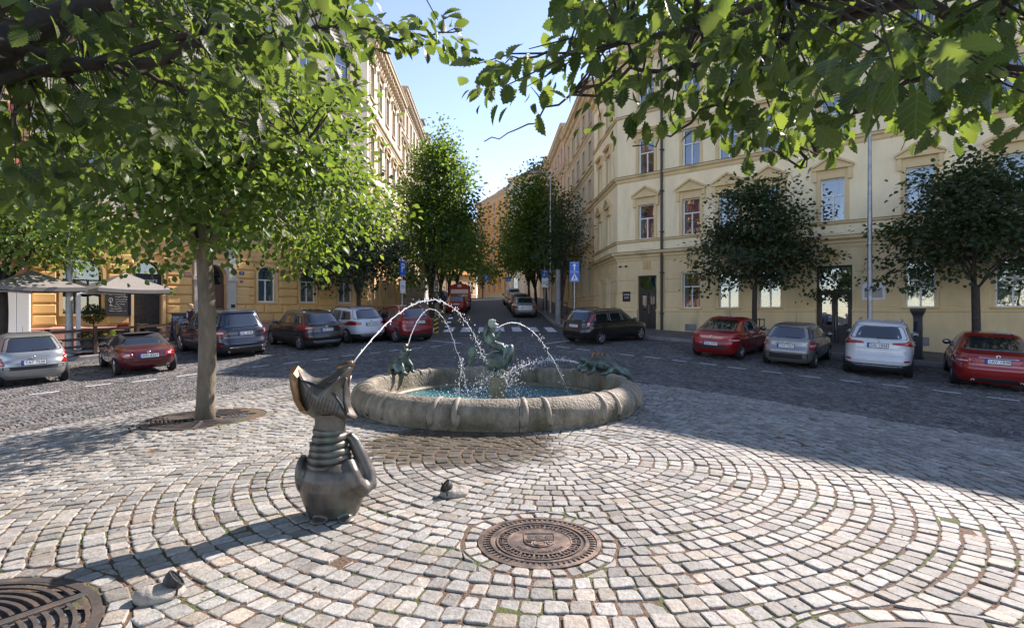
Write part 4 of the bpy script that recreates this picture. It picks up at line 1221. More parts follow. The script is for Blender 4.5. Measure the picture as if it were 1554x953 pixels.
# shop opening: sign board over a rolled lattice shutter
sx_ = arches[1][0]
fan = Fl.put('shop_window', MB().prism([(p[0], p[1]) for p in arch_loop(0, 2.95, 1.2, .55, .55)], 'y', .2, .206).mesh('shop_window', MATS['window_glass']), (sx_, 0, .36))
sb = Fl.put('shop_sign', MB().box(-.6, .6, .10, .17, 2.36, 2.94).mesh('shop_sign', MATS['ink_black']), (sx_, 0, .36))
t_ = Fl.put('lettering', text_mesh('Flavours', .26, .004, MATS['lettering']), (0.0, .095, 2.64), sb); t_.rotation_euler = (RAD(90), 0, 0)
mb = MB()
nx_, nz_ = 9, 20
for i in range(nx_ * 2 + 1):
    pts = []
    for k in range(nz_ * 2 + 1):
        x = -.6 + 1.2 * (i / (nx_ * 2)) + (.033 if k % 2 == (i % 2) else -.033) * .98
        pts.append((max(-.6, min(.6, x)), .14, 2.36 * k / (nz_ * 2)))
    mb.tube(pts, .008, 4, cap=False)
Fl.put('lattice_shutter', mb.mesh('lattice_shutter', MATS['sheet_metal']), (sx_, 0, .36))
# plates by the portal
for nm, x, z, w, h, m in (('house_number', pc - 1.32, 3.35, .3, .2, 'rose_wall'), ('house_number', pc + 1.35, 3.55, .26, .18, 'plate_blue'), ('house_number', pc + 1.35, 3.1, .14, .12, 'plate_blue')):
    if m not in MATS: mat('plate_blue', (0.02, 0.04, 0.22), .4)
    q = Fl.put(nm, MB().box(-w / 2, w / 2, -.12, -.08, -h / 2, h / 2).mesh(nm, MATS[m]), (x, 0, z))
    t_ = Fl.put('lettering', text_mesh('879' if m == 'rose_wall' else '29', h * .62, .002, MATS['lettering']), (0, -.124, 0), q); t_.rotation_euler = (RAD(90), 0, 0)
for k in range(4):
    Fl.put('name_plate', cached('npl', lambda: MB().box(-.36, .36, -.1, -.07, -.06, .06).mesh('name_plate', MATS['orange_trim'])), (pc + 1.42, 0, 2.75 - k * .2))
Fl.put('intercom', MB().bevbox(-.09, .09, -.27, -.2, -.16, .16, .01).mesh('intercom', MATS['ink_black']), (pc + .84, 0, 1.75))
# street side
FlS = Facade(orange, frame_mat(TE * LD.x - TL * LD.x, TE * LD.y - TL * LD.y, -0.04, 1.0))
front_kit(FlS, 13.9, .7, 19.15, 'pale_wall', 'pale_trim', 'orange_wall', 5, 3, head='mix', arch_gf=True, modill=True, rustic=True, winw=1.1)
cpx, cpy = (TE - TL) * LD.x, (TE - TL) * LD.y
mass(orange, [(LN.x * -.7, LN.y * -.7), (cpx - .7, cpy - .2), (cpx - 1.2, cpy + 13.8), (cpx - 13, cpy + 13.8), (-12, 8)], -2, 19.8, 2.4, MATS['pale_wall'], 4)
gd = Fl.put('utility_door', MB().box(-.55, .55, -.08, .01, 0, 2.6).bevbox(-.48, .48, -.1, -.07, .1, 1.25, .02).bevbox(-.48, .48, -.1, -.07, 1.35, 2.5, .02).mesh('utility_door', MATS['ochre_trim']), (tx(9.7), 0, .5))
for k, (dx, dz) in enumerate(((-.1, 1.5), (.12, 1.75), (.0, 1.15))):
    t_ = Fl.put('graffiti', text_mesh('MO'[k % 2] if k < 2 else 'RU', .34, .001, MATS['rose_wall']), (dx, -.105, dz), gd); t_.rotation_euler = (RAD(90), 0, 0)

# rose neighbour
rose = bldg('rose_building', 'rose red building with rusticated wall beside the orange corner house', LP(TL - 15, 0))
Fp = Facade(rose, frame_mat(0, 0, LD.x, LD.y))
front_kit(Fp, 14.96, -.35, 17.6, 'rose_wall', 'orange_trim', 'rose_wall', 6, 3, head='flat', rustic=True)
mass(rose, [(LN.x * -.7, LN.y * -.7), (14.9 * LD.x - .6, 14.9 * LD.y + .4), (14.9 * LD.x - 10, 14.9 * LD.y + 7), (-10, 7)], -3, 18.2, 2.4, MATS['rose_wall'], 4)
# ------------------------------------------------------------------ cars
def paint(name, c, metal=0.0, rough=0.32): return mat(name, c, rough, metal=metal, coat=1.0, var=0.05, vscale=3)
paint('paint_silver', (0.32, 0.33, 0.33), .55, .35); paint('paint_maroon', (0.085, 0.006, 0.012), .25); paint('paint_navy', (0.010, 0.014, 0.035), .3); paint('paint_black', (0.010, 0.009, 0.009), .2)
paint('paint_white', (0.55, 0.56, 0.58), .0); paint('paint_red', (0.30, 0.010, 0.010), .2); paint('paint_darkred', (0.20, 0.008, 0.010), .2); paint('paint_greysilver', (0.28, 0.27, 0.26), .6, .35); paint('paint_champagne', (0.33, 0.32, 0.29), .6, .35); paint('paint_charcoal', (0.03, 0.032, 0.035), .4)
paint('paint_blue', (0.03, 0.09, 0.30), .2)
mat('car_glass', (0.012, 0.016, 0.018), 0.04, spec=0.9, ior=1.75); mat('soft_top', (0.014, 0.014, 0.015), .9, bump=.3, bscale=200); mat('tyre', (0.012, 0.012, 0.012), .85); mat('rim_metal', (0.42, 0.42, 0.43), .35, metal=.85)
mat('black_plastic', (0.022, 0.022, 0.023), .65); mat('lamp_red', (0.32, 0.010, 0.012), .18, coat=.8); mat('lamp_amber', (0.65, 0.17, 0.02), .2, coat=.6); mat('lamp_clear', (0.55, 0.52, 0.50), .15, coat=.8)
mat('plate_white', (0.74, 0.74, 0.72), .5); mat('plate_eu', (0.01, 0.06, 0.42), .5); mat('chrome', (0.62, 0.62, 0.63), .15, metal=1.0); mat('plate_ink', (0.01, 0.01, 0.01), .7)

def ip(tab, z):
    return float(np.interp(z, [t[0] for t in tab], [t[1] for t in tab]))
def smoothed(tab, zs, k=2):
    v = np.array([ip(tab, z) for z in zs])
    for _ in range(k): v[1:-1] = (v[:-2] + 2 * v[1:-1] + v[2:]) / 4
    return v
def car_surface(L, W, H, rear, front, width, nz=44, na=64, ex=5.0):
    zs = np.r_[np.linspace(.20, H * .97, nz), H * .985, H * .995, H]
    # more slices where the front profile runs nearly flat
    fz = [t[0] for t in front]
    zs = np.unique(np.r_[zs, np.linspace(fz[2], fz[5], 12)])
    xr = -L / 2 + smoothed(rear, zs); xf = L / 2 - smoothed(front, zs); w = W / 2 * smoothed(width, zs)
    th = np.linspace(0, 2 * np.pi, na, endpoint=False)
    th = th + 0.0
    V = []
    for z, a, b, ww in zip(zs, xr, xf, w):
        c = (a + b) / 2; r = (b - a) / 2
        ct, st = np.cos(th), np.sin(th)
        x = np.sign(ct) * np.abs(ct) ** (2 / ex); y = np.sign(st) * np.abs(st) ** (2 / ex)
        # rear a little rounder in plan than the sides
        V.append(np.c_[c + r * x, ww * y, np.full(na, z)])
    V = np.concatenate(V)
    n = len(zs)
    F = [(i * na + j, i * na + (j + 1) % na, (i + 1) * na + (j + 1) % na, (i + 1) * na + j) for i in range(n - 1) for j in range(na)]
    caps = [tuple(reversed(range(na))), tuple((n - 1) * na + j for j in range(na))]
    return V, F, caps

def round_poly(poly, r, n=4):
    out = []; k = len(poly)
    for i in range(k):
        p = Vector(poly[i]); a = Vector(poly[i - 1]); b = Vector(poly[(i + 1) % k])
        ra = min(r, (a - p).length * .45); rb = min(r, (b - p).length * .45)
        p0 = p + (a - p).normalized() * ra; p1 = p + (b - p).normalized() * rb
        for t in range(n + 1):
            s = t / n; out.append(tuple(p0 * (1 - s) ** 2 + p * 2 * s * (1 - s) + p1 * s * s))
    return out
def densify(poly, d):
    out = []; k = len(poly)
    for i in range(k):
        a = Vector(poly[i]); b = Vector(poly[(i + 1) % k]); m = max(1, int((b - a).length / d))
        out += [tuple(a + (b - a) * t / m) for t in range(m)]
    return out

class Skin:
    def __init__(s, V, F): s.t = BVHTree.FromPolygons([tuple(v) for v in V], F)
    def hit(s, o_, d):
        h = s.t.ray_cast(o_, d)[0]
        return h if h is not None else s.t.find_nearest(o_ + d * 7.0)[0]
    def patch(s, poly, axis, off=0.004, rings=5, r=0.03, edge=0.0, d=0.06):
        poly = densify(round_poly(poly, r), d)
        c = Vector((sum(p[0] for p in poly) / len(poly), sum(p[1] for p in poly) / len(poly)))
        mb = MB(); n = len(poly); vs = []
        def cast(p):
            a, b = p
            if axis == 'rear': o_, dr = Vector((-8, a, b)), Vector((1, 0, 0))
            elif axis == 'front': o_, dr = Vector((8, a, b)), Vector((-1, 0, 0))
            elif axis == 'left': o_, dr = Vector((a, 8, b)), Vector((0, -1, 0))
            elif axis == 'right': o_, dr = Vector((a, -8, b)), Vector((0, 1, 0))
            else: o_, dr = Vector((a, b, 8)), Vector((0, 0, -1))
            h = s.t.ray_cast(o_, dr)
            if h[0] is None:
                h = s.t.find_nearest(o_ + dr * 8)
            nn = h[1]
            if nn.dot(dr) > 0: nn = -nn
            return h[0], nn
        for k in range(rings + 1):
            f = 1 - k / rings if k < rings else 0.0
            if k == rings:
                h, nn = cast(c); vs.append(h + nn * off)
            else:
                for p in poly:
                    h, nn = cast(c + (Vector(p) - c) * f); vs.append(h + nn * off)
        fs = []
        for k in range(rings - 1):
            for i in range(n):
                j = (i + 1) % n; fs.append((k * n + i, k * n + j, (k + 1) * n + j, (k + 1) * n + i))
        top = rings * n
        fs += [((rings - 1) * n + i, (rings - 1) * n + (i + 1) % n, top) for i in range(n)]
        # skirt down into the body gives it an edge
        base = len(vs)
        for p in poly:
            h, nn = cast(p); vs.append(h - nn * 0.006)
        fs += [(base + i, base + (i + 1) % n, (i + 1) % n, i) for i in range(n)]
        mb.add(vs, fs)
        return mb

def wheel_meshes(R, wd, spokes=5):
    key = ('wheel', round(R, 3), round(wd, 3), spokes)
    def mk():
        t = MB(); rr = R * .68
        t.lathe([(rr, -wd / 2 + .01), (R * .9, -wd / 2), (R * .985, -wd / 2 + .025), (R, -wd / 4), (R, wd / 4), (R * .985, wd / 2 - .025), (R * .9, wd / 2), (rr, wd / 2 - .01), (rr, -wd / 2 + .01)], 28)
        m = MB()
        m.lathe([(rr - .001, -wd / 2 + .02), (rr - .001, wd / 2 - .015), (rr - .03, wd / 2 - .02), (rr - .035, wd / 2 - .06)], 28)
        m.lathe([(.001, wd / 2 - .03), (.07, wd / 2 - .032), (.075, wd / 2 - .06)], 12)
        for k in range(spokes):
            a = 2 * math.pi * k / spokes
            for da in (-.13, .13):
                p0 = Vector((.06 * math.cos(a + da * 2), .06 * math.sin(a + da * 2), wd / 2 - .04)); p1 = Vector(((rr - .02) * math.cos(a + da), (rr - .02) * math.sin(a + da), wd / 2 - .035))
                m.tube([p0, p1], [.026, .02], 5)
        d = MB().lathe([(.02, wd / 2 - .12), (rr - .04, wd / 2 - .12), (rr - .036, wd / 2 - .119)], 20)
        return t.mesh('tyre', MATS['tyre'], True), m.mesh('rim', MATS['rim_metal']), d.mesh('brake_disc', MATS['black_plastic'])
    return cached(key, mk)

def place_on_ground(o, cx, cy, th):
    f = Vector((math.sin(th), math.cos(th), 0)); l = Vector((-f.y, f.x, 0))
    z = [g1(cx + f.x * a + l.x * b, cy + f.y * a + l.y * b) for a, b in ((1.3, 0), (-1.3, 0), (0, .75), (0, -.75))]
    X = Vector((f.x, f.y, (z[0] - z[1]) / 2.6)).normalized(); Y = Vector((l.x, l.y, (z[2] - z[3]) / 1.5)).normalized(); Zv = X.cross(Y).normalized(); Y = Zv.cross(X)
    M = Matrix((X, Y, Zv)).transposed().to_4x4()
    M.translation = (cx, cy, (z[0] + z[1]) / 2 + .004)
    o.matrix_world = M

def car(label, rear_xy, th_deg, sp, cat='car', name='parked_car', group='cars parked round the square', detail=True):
    L, W, H = sp['L'], sp['W'], sp['H']; R = sp.get('R', .31)
    th = RAD(th_deg)
    root = empty(name, (0, 0, 0), 0, label, cat, group)
    cx = rear_xy[0] + math.sin(th) * L / 2; cy = rear_xy[1] + math.cos(th) * L / 2
    place_on_ground(root, cx, cy, th)
    key = ('car', sp['id'])
    V, F, caps = cached(key + ('surf',), lambda: car_surface(L, W, H, sp['rear'], sp['front'], sp['width'], ex=sp.get('ex', 5.0)))
    skin = cached(key + ('skin',), lambda: Skin(V, F))
    P = MATS[sp['paint']]
    ax = (L / 2 - sp.get('fo', .82), -L / 2 + sp.get('ro', .72))
    def mkbody():
        me = bpy.data.meshes.new('body'); me.from_pydata([tuple(v) for v in V], [], F + caps)
        me.materials.append(P); me.materials.append(MATS['black_plastic'])
        zmid = sp.get('skirt', 0.0)
        cut = MB()
        for x in ax:
            for s in (-1, 1):
                cut.add(*cyl_y(x, s * W / 2, R + .015, R + .055, .26))
        cme = cut.mesh('cut', [P, MATS['black_plastic']]); cme.polygons.foreach_set('material_index', [1] * len(cme.polygons))
        co = bpy.data.objects.new('cut', cme); COL.objects.link(co)
        def st(o):
            m = o.modifiers.new('b', 'BOOLEAN'); m.operation = 'DIFFERENCE'; m.object = co; m.solver = 'EXACT'; m.material_mode = 'INDEX'
        r_ = modified(me, st); bpy.data.objects.remove(co)
        if len(r_.materials) < 2:
            r_.materials.clear(); r_.materials.append(P); r_.materials.append(MATS['black_plastic'])
        if sp.get('cladz'):
            for p in r_.polygons:
                if p.center.z < sp['cladz'] and p.material_index == 0: p.material_index = 1
        if sp.get('topz'):
            if len(r_.materials) < 3: r_.materials.append(MATS['soft_top'])
            for p in r_.polygons:
                if p.center.z > sp['topz'] and p.material_index == 0: p.material_index = 2
        return auto_smooth(r_, 40)
    obj('body', cached(key + ('body',), mkbody), root)
    def part(nm, mb_fn, m, parent=root, k=None, smooth=True):
        me = cached(key + (k or nm,), lambda: mb_fn().mesh(nm, MATS[m], smooth))
        return obj(nm, me, parent)
    # glass
    rw = sp['rw']
    part('rear_window', lambda: skin.patch(rw, 'rear', .005, r=.08), 'car_glass')
    if sp.get('rwframe'):
        part('rear_window_seal', lambda: skin.patch([(a * 1.03, b + (.02 if b > (rw[0][1] + rw[2][1]) / 2 else -.02)) for a, b in rw], 'rear', .003, r=.09), 'black_plastic')
    part('windscreen', lambda: skin.patch(sp['ws'], 'front', .005, r=.08), 'car_glass')
    for sd in ('left', 'right'):
        for i, poly in enumerate(sp['sw']):
            part('side_window', lambda: skin.patch(poly, sd, .005, r=.05), 'car_glass', k='sw%s%d' % (sd, i))
    # lamps
    for i, (poly, m) in enumerate(sp['lamps']):
        for s in (1, -1):
            pl = [(s * a, b) for a, b in poly]
            part('tail_light' if m == 'lamp_red' else 'lamp_lens', lambda: skin.patch(pl, 'rear', .010 + .004 * (m != 'lamp_red'), r=.03, d=.03), m, k='lamp%d%d' % (i, s))
    for s in (1, -1):
        pl = [(s * W * .28, .62), (s * W * .44, .66), (s * W * .44, .76), (s * W * .3, .74)]
        part('headlight', lambda: skin.patch(pl, 'front', .006, r=.04), 'lamp_clear', k='hl%d' % s)
    for i, (nm, poly, axs, m, off) in enumerate(sp.get('trim', [])):
        part(nm, lambda: skin.patch(poly, axs, off, r=.02), m, k='trim%d' % i)
    # shut lines of the doors
    if detail:
        def seams():
            mb = MB()
            for sd, sy in (('left', 1), ('right', -1)):
                for x in sp['doors']:
                    pts = []
                    for z in np.linspace(.32, sp['belt'] + .02, 8):
                        h = skin.hit(Vector((x, sy * 8, z)), Vector((0, -sy, 0)))
                        if h: pts.append(h + Vector((0, sy * .001, 0)))
                    if len(pts) > 2: mb.tube(pts, .004, 4)
            return mb
        part('door_seam', seams, 'black_plastic')
        for sd, sy in (('left', 1), ('right', -1)):
            for i, x in enumerate(sp['doors'][:-1]):
                h = skin.hit(Vector((x + .14, sy * 8, sp['belt'] - .13)), Vector((0, -sy, 0)))
                if h: part('door_handle', lambda: MB().bevbox(-.1, .1, -.02, .02, -.015, .015, .008).xf(Matrix.Translation(h + Vector((0, sy * .012, 0)))), sp.get('handle', sp['paint']), k='dh%s%d' % (sd, i))
    # mirrors
    for s in (1, -1):
        mx = sp['mirror']
        h = skin.hit(Vector((mx, s * 8, sp['belt'] + .02)), Vector((0, -s, 0))) or Vector((mx, s * W / 2, sp['belt']))
        c = h + Vector((0, s * .12, .04))
        mr = part('wing_mirror', lambda: MB().ellipsoid(c, (.07, .12, .085), n=12, m=8).box(c.x - .02, c.x + .03, min(h.y - s * .02, c.y), max(h.y - s * .02, c.y), c.z - .06, c.z - .03), sp.get('mirrorm', sp['paint']), k='mir%d' % s)
        part('mirror_glass', lambda: MB().ellipsoid(c + Vector((-.058, 0, 0)), (.018, .105, .07), n=12, m=6), 'car_glass', mr, k='mirg%d' % s)
    # wheels
    ty, rm, bd = wheel_meshes(R, sp.get('tw', .2), sp.get('spokes', 5))
    for x in ax:
        for s in (1, -1):
            w = empty('wheel', parent=root)
            w.location = (x, s * (W / 2 - sp.get('tw', .2) / 2 - .012), R)
            w.rotation_euler = (RAD(-90 * s), 0, 0)
            obj('tyre', ty, w); obj('rim', rm, w); obj('brake_disc', bd, w)
    # number plate
    if 'plate' in sp:
        ph = skin.t.ray_cast(Vector((-8, 0, sp['pz'])), Vector((1, 0, 0)))
        x = ph[0].x - .012; nn = ph[1] if ph[1].x < 0 else -ph[1]
        pl = obj('number_plate', MB().box(-.27, .27, -.07, .07, -.008, .004).mesh('number_plate', MATS['black_plastic']), root)
        base = Matrix(((0, 0, -1), (-1, 0, 0), (0, 1, 0))).to_4x4()   # local x -> -Y, y -> Z, z -> -X
        tl = math.atan2(nn.z, -nn.x)
        pl.matrix_local = Matrix.Translation((x, 0, sp['pz'])) @ Matrix.Rotation(tl, 4, 'Y') @ base
        obj('plate_face', MB().box(-.255, .255, -.055, .055, .003, .007).mesh('plate_face', MATS['plate_white']), pl)
        obj('plate_band', MB().box(-.255, -.21, -.055, .055, .0071, .0085).mesh('plate_band', MATS['plate_eu']), pl)
        tm = text_mesh(sp['plate'], .105, .0012, MATS['plate_ink'], spacing=1.0)
        t_ = obj('plate_text', tm, pl); t_.location = (.024, 0, .0085)
        bb = [v.co.x for v in tm.vertices]; sx = .42 / (max(bb) - min(bb)); t_.scale = (sx, 1, 1)
    if sp.get('badge'):
        bh = skin.hit(Vector((-8, 0, sp['badge'])), Vector((1, 0, 0)))
        part('badge', lambda: MB().lathe([(.02, 0), (.045, 0), (.05, .008), (.04, .014), (.02, .012), (.02, 0)], 14).xf(Matrix.Translation(bh + Vector((-.002, 0, 0))) @ Matrix.Rotation(RAD(-90), 4, 'Y')), 'chrome')
    if sp.get('wiper'):
        z0 = sp['wiper']
        def wip():
            pts = []
            for y in np.linspace(.02, -.4, 8):
                h = skin.hit(Vector((-8, y, z0 + .05 + (.02 - y) * .05)), Vector((1, 0, 0))); pts.append(h + Vector((-.025, 0, 0)))
            return MB().tube(pts, [.014] + [.009] * 7, 5)
        part('rear_wiper', wip, 'black_plastic')
    if sp.get('rails'):
        for s in (1, -1):
            def rl():
                pts = []
                for i, x in enumerate(np.linspace(sp['rails'][0], sp['rails'][1], 9)):
                    h = skin.hit(Vector((x, s * W * .31, 8)), Vector((0, 0, -1)))
                    if h is None: continue
                    pts.append(h + Vector((0, 0, .045 if 0 < i < 8 else -.01)))
                return MB().tube(pts, .018, 6)
            part('roof_rail', rl, sp.get('railm', 'black_plastic'), k='rail%d' % s)
    if sp.get('antenna'):
        h = skin.hit(Vector((sp['antenna'], 0, 8)), Vector((0, 0, -1)))
        part('antenna', lambda: MB().tube([h, h + Vector((-.1, 0, sp.get('antl', .35)))], [.008, .003], 5), 'black_plastic')
    for i, y in enumerate(sp.get('exh', [])):
        part('exhaust', lambda: MB().lathe([(.03, 0), (.038, 0), (.038, .16), (.03, .16), (.03, 0)], 12).xf(Matrix.Translation((-L / 2 + .03, y, .27)) @ Matrix.Rotation(RAD(90), 4, 'Y')), 'chrome', k='exh%d' % i)
    return root, skin

def cyl_y(x, yc, z, r, hw, n=28):
    vs = []; fs = []
    for s in (-1, 1):
        for j in range(n):
            a = 2 * math.pi * j / n; vs.append((x + r * math.cos(a), yc + s * hw, z + r * math.sin(a)))
    fs = [(j, (j + 1) % n, n + (j + 1) % n, n + j) for j in range(n)] + [tuple(reversed(range(n))), tuple(n + j for j in range(n))]
    return vs, fs

def spec(id, kind, L, W, H, pnt, **kw):
    """profiles: (height, distance from the rear / front end), half width factors"""
    h = H
    hood = kw.pop('hood', .92 if kind in ('suv', 'cross') else .84)
    belt = kw.pop('belt', hood + .06)
    if kind in ('hatch', 'wagon', 'suv', 'cross'):
        rk = {'hatch': .55, 'wagon': .38, 'suv': .30, 'cross': .52}[kind]; rk = kw.pop('rake', rk)
        rear = [(.2, .16), (.30, .05), (.42, .01), (.56, .0), (.66, .03), (.74, .07), (belt - .02, .10), (belt + .04, .13), (h - .16, .13 + rk * .8), (h - .07, .13 + rk), (h - .02, .2 + rk * 1.5), (h, .6 + rk * 2)]
    elif kind == 'sedan':
        tl = kw.pop('trunk', .5)
        rear = [(.2, .16), (.30, .05), (.42, .01), (.58, .0), (.72, .03), (.86, .05), (belt + .02, .12), (belt + .05, tl), (h - .18, tl + .62), (h - .06, tl + .95), (h - .015, tl + 1.25), (h, tl + 1.7)]
    elif kind == 'roadster':
        rear = [(.2, .2), (.30, .07), (.42, .01), (.56, .0), (.66, .02), (.74, .06), (.80, .2), (.83, .62), (.87, .86), (1.0, .98), (h - .12, 1.1), (h - .04, 1.3), (h - .01, 1.5), (h, 1.75)]
    cow = kw.pop('cowl', 1.05)
    front = [(.2, .14), (.34, .01), (.56, .0), (.66, .04), (hood - .1, .16), (hood, cow * .8), (belt, cow), (h - .25, cow + .45), (h - .09, cow + .78), (h - .03, cow + 1.0), (h, cow + 1.35)]
    wid = [(.2, .88), (.30, .955), (.5, .99), (.68, 1.0), (belt - .1, .985), (belt, .955), (belt + .1, .90), (h - .18, .77), (h - .07, .70), (h - .02, .60), (h, .42)]
    top = h - .13
    sp = dict(id=id, L=L, W=W, H=h, paint=pnt, rear=rear, front=front, width=wid, belt=belt)
    rwb = kw.pop('rwb', belt + .06); rwt = kw.pop('rwt', h - .1); rww = kw.pop('rww', .40)
    sp['rw'] = [(-W * rww, rwb), (W * rww, rwb), (W * (rww - .08), rwt), (-W * (rww - .08), rwt)]
    sp['ws'] = [(-W * .40, belt + .05), (W * .40, belt + .05), (W * .32, h - .09), (-W * .32, h - .09)]
    xr = -L / 2 + float(np.interp(belt + .12, [t[0] for t in rear], [t[1] for t in rear])); xrt = -L / 2 + float(np.interp(h - .16, [t[0] for t in rear], [t[1] for t in rear]))
    xf = L / 2 - float(np.interp(belt + .08, [t[0] for t in front], [t[1] for t in front])); xft = L / 2 - float(np.interp(h - .16, [t[0] for t in front], [t[1] for t in front]))
    B = kw.pop('bpil', .12); C = kw.pop('cpil', -.78)
    if kind == 'roadster':
        sp['sw'] = [[(-.35, belt + .04), (xf - .25, belt + .04), (xft - .18, h - .17), (-.3, h - .17)]]
        sp['doors'] = [-.5, xf - .1]
    elif kind == 'hatch' and kw.pop('three', False):
        sp['sw'] = [[(-.28, belt + .045), (xf - .22, belt + .045), (xft - .12, h - .16), (-.28, h - .15)], [(xr + .38, belt + .08), (-.36, belt + .045), (-.36, h - .15), (xrt + .25, h - .17)]]
        sp['doors'] = [-.36, xf - .05]
    else:
        sp['sw'] = [[(B + .04, belt + .045), (xf - .24, belt + .045), (xft - .14, h - .155), (B + .04, h - .145)], [(C + .03, belt + .045), (B - .04, belt + .045), (B - .04, h - .145), (C + .09, h - .15)]]
        if kind != 'sedan': sp['sw'].append([(xr + .34, belt + .09), (C - .05, belt + .05), (C + .01, h - .15), (xrt + .24, h - .175)])
        else: sp['sw'].append([(C - .38, belt + .06), (C - .05, belt + .05), (C + .0, h - .16), (C - .16, h - .2)])
        sp['doors'] = [C - .02, B, xf - .05]
    sp['mirror'] = xf - .22
    sp['trim'] = [('bumper_insert', [(-W * .46, .25), (W * .46, .25), (W * .46, .36), (-W * .46, .36)], 'rear', 'black_plastic', .004)] if kw.pop('insert', True) else []
    sp['trim'] += kw.pop('xtrim', [])
    sp.update(kw)
    return sp

def lamp_rect(W, y0, y1, z0, z1, sl=0.0): return [(W * y0, z0), (W * y1, z0 + sl), (W * y1, z1 + sl), (W * y0, z1)]

LRY = lambda r, k=20.0: k / (.602 - .799 * r)
RRY = lambda r, k=19.7: k / (.743 + .669 * r)
def Lpos(px, k=20.0):
    r = (px - 777) / 850.0; Y = LRY(r, k); return (r * Y, Y)
def Rpos(px, k=19.7):
    r = (px - 777) / 850.0; Y = RRY(r, k); return (r * Y, Y)

W = 1.64
car('silver three-door hatchback parked by the café fence', Lpos(54, 19.9), -47, spec('hatch1', 'hatch', 3.78, W, 1.42, 'paint_silver', three=True, rwb=.95, R=.29, ro=.6, belt=.90, rake=.6, wiper=.93, antenna=.3, badge=.79, pz=.66,
    plate='TAT 7520', cpil=-.7, handle='paint_silver', insert=False,
    lamps=[([(.60, .60), (.80, .58), (.80, .84), (.74, .94), (.66, .78)], 'lamp_red'), ([(.70, .70), (.78, .70), (.78, .78), (.72, .78)], 'lamp_clear')],
    xtrim=[('bumper_strip', [(-.81, .47), (.81, .47), (.81, .57), (-.81, .57)], 'rear', 'black_plastic', .008)]))
W = 1.68
car('maroon open two-seater with black soft top between hatchback and dark SUV', Lpos(228, 19.3), -44, spec('roadster', 'roadster', 3.95, W, 1.22, 'paint_maroon', hood=.76, belt=.80, R=.29, ro=.66, cowl=1.45, badge=.70, pz=.60, rwb=.90, rwt=1.1, rww=.34,
    plate='4SD 8563', insert=False, topz=.862, mirrorm='paint_maroon',
    lamps=[([(.40, .59), (.72, .57), (.76, .63), (.74, .70), (.44, .70)], 'lamp_red'), ([(.50, .615), (.60, .615), (.60, .675), (.50, .675)], 'lamp_clear')], tw=.2, exh=[-.5]))
W = 2.0
rr, skn = car('dark navy luxury SUV parked beside the round tree trunk', Lpos(376, 20.6), -49, spec('suv1', 'suv', 4.85, W, 1.78, 'paint_navy', hood=1.06, belt=1.10, R=.39, tw=.26, ro=.95, fo=.85, pz=.93, rwb=1.17, plate='5AL 4194', cladz=.5, exh=[.62, -.62], mirrorm='black_plastic',
    lamps=[([(.70, .86), (.98, .84), (.98, 1.04), (.74, 1.06)], 'lamp_red'), ([(.74, .93), (.92, .92), (.92, 1.0), (.76, 1.0)], 'lamp_clear'), ([(.80, .47), (.96, .47), (.96, .53), (.82, .53)], 'lamp_red')],
    xtrim=[('skid_trim', [(-.62, .40), (.62, .40), (.60, .44), (-.60, .44)], 'rear', 'chrome', .008), ('roof_spoiler', [(-.66, 1.655), (.66, 1.655), (.6, 1.70), (-.6, 1.70)], 'rear', 'paint_navy', .05)]))
tm = text_mesh('RANGE ROVER', .085, .004, MATS['chrome'], spacing=1.9)
t_ = obj('lettering', tm, rr); h_ = skn.t.ray_cast(Vector((-8, 0, 1.085)), Vector((1, 0, 0)))[0]
t_.matrix_local = Matrix.Translation((h_.x - .012, 0, 1.085)) @ Matrix(((0, 0, -1), (-1, 0, 0), (0, 1, 0))).to_4x4()
W = 1.81
car('black crossover with silver rear skid plate beside the navy SUV', Lpos(499, 20.0), -46, spec('cross1', 'cross', 4.39, W, 1.60, 'paint_black', hood=.98, belt=1.0, R=.35, tw=.22, ro=.85, pz=.84, badge=.97, rwb=1.09, wiper=1.07, plate='6AX 5432', cladz=.42, rails=(-1.3, .5), railm='chrome',
    lamps=[([(.50, .90), (.88, .85), (.90, .96), (.84, 1.04), (.56, .97)], 'lamp_red'), ([(.60, .915), (.80, .90), (.80, .94), (.62, .945)], 'lamp_clear'), ([(.66, .56), (.80, .55), (.80, .60), (.68, .60)], 'lamp_red')],
    xtrim=[('skid_plate', [(-.55, .30), (.55, .30), (.62, .40), (-.62, .40)], 'rear', 'rim_metal', .012)]))
W = 1.82
car('white crossover with dark lower bumper beside the black crossover', Lpos(566, 20.3), -44, spec('cross2', 'cross', 4.44, W, 1.60, 'paint_white', hood=.98, belt=1.0, R=.35, tw=.22, ro=.82, pz=.86, badge=1.0, rwb=1.10, wiper=1.07, plate='7AL 2107', cladz=.44, rails=(-1.3, .5),
    lamps=[([(.48, .86), (.88, .83), (.90, .99), (.80, 1.03), (.60, .97), (.5, .95)], 'lamp_red')],
    xtrim=[('skid_plate', [(-.5, .32), (.5, .32), (.58, .42), (-.58, .42)], 'rear', 'rim_metal', .012)]))
W = 1.84
car('dark red SUV parked between the white crossover and the striped guard boards', (-4.1, 25.4), -40, spec('cross3', 'cross', 4.38, W, 1.62, 'paint_darkred', hood=1.0, belt=1.02, R=.36, tw=.23, ro=.85, pz=.92, badge=1.05, rwb=1.12, wiper=1.1, plate='3AL 6817', cladz=.40, rails=(-1.3, .5), railm='chrome',
    lamps=[([(.52, .90), (.88, .86), (.90, 1.0), (.56, 1.01)], 'lamp_red'), ([(.62, .44), (.84, .44), (.84, .49), (.62, .49)], 'lamp_red')]))
W = 1.81
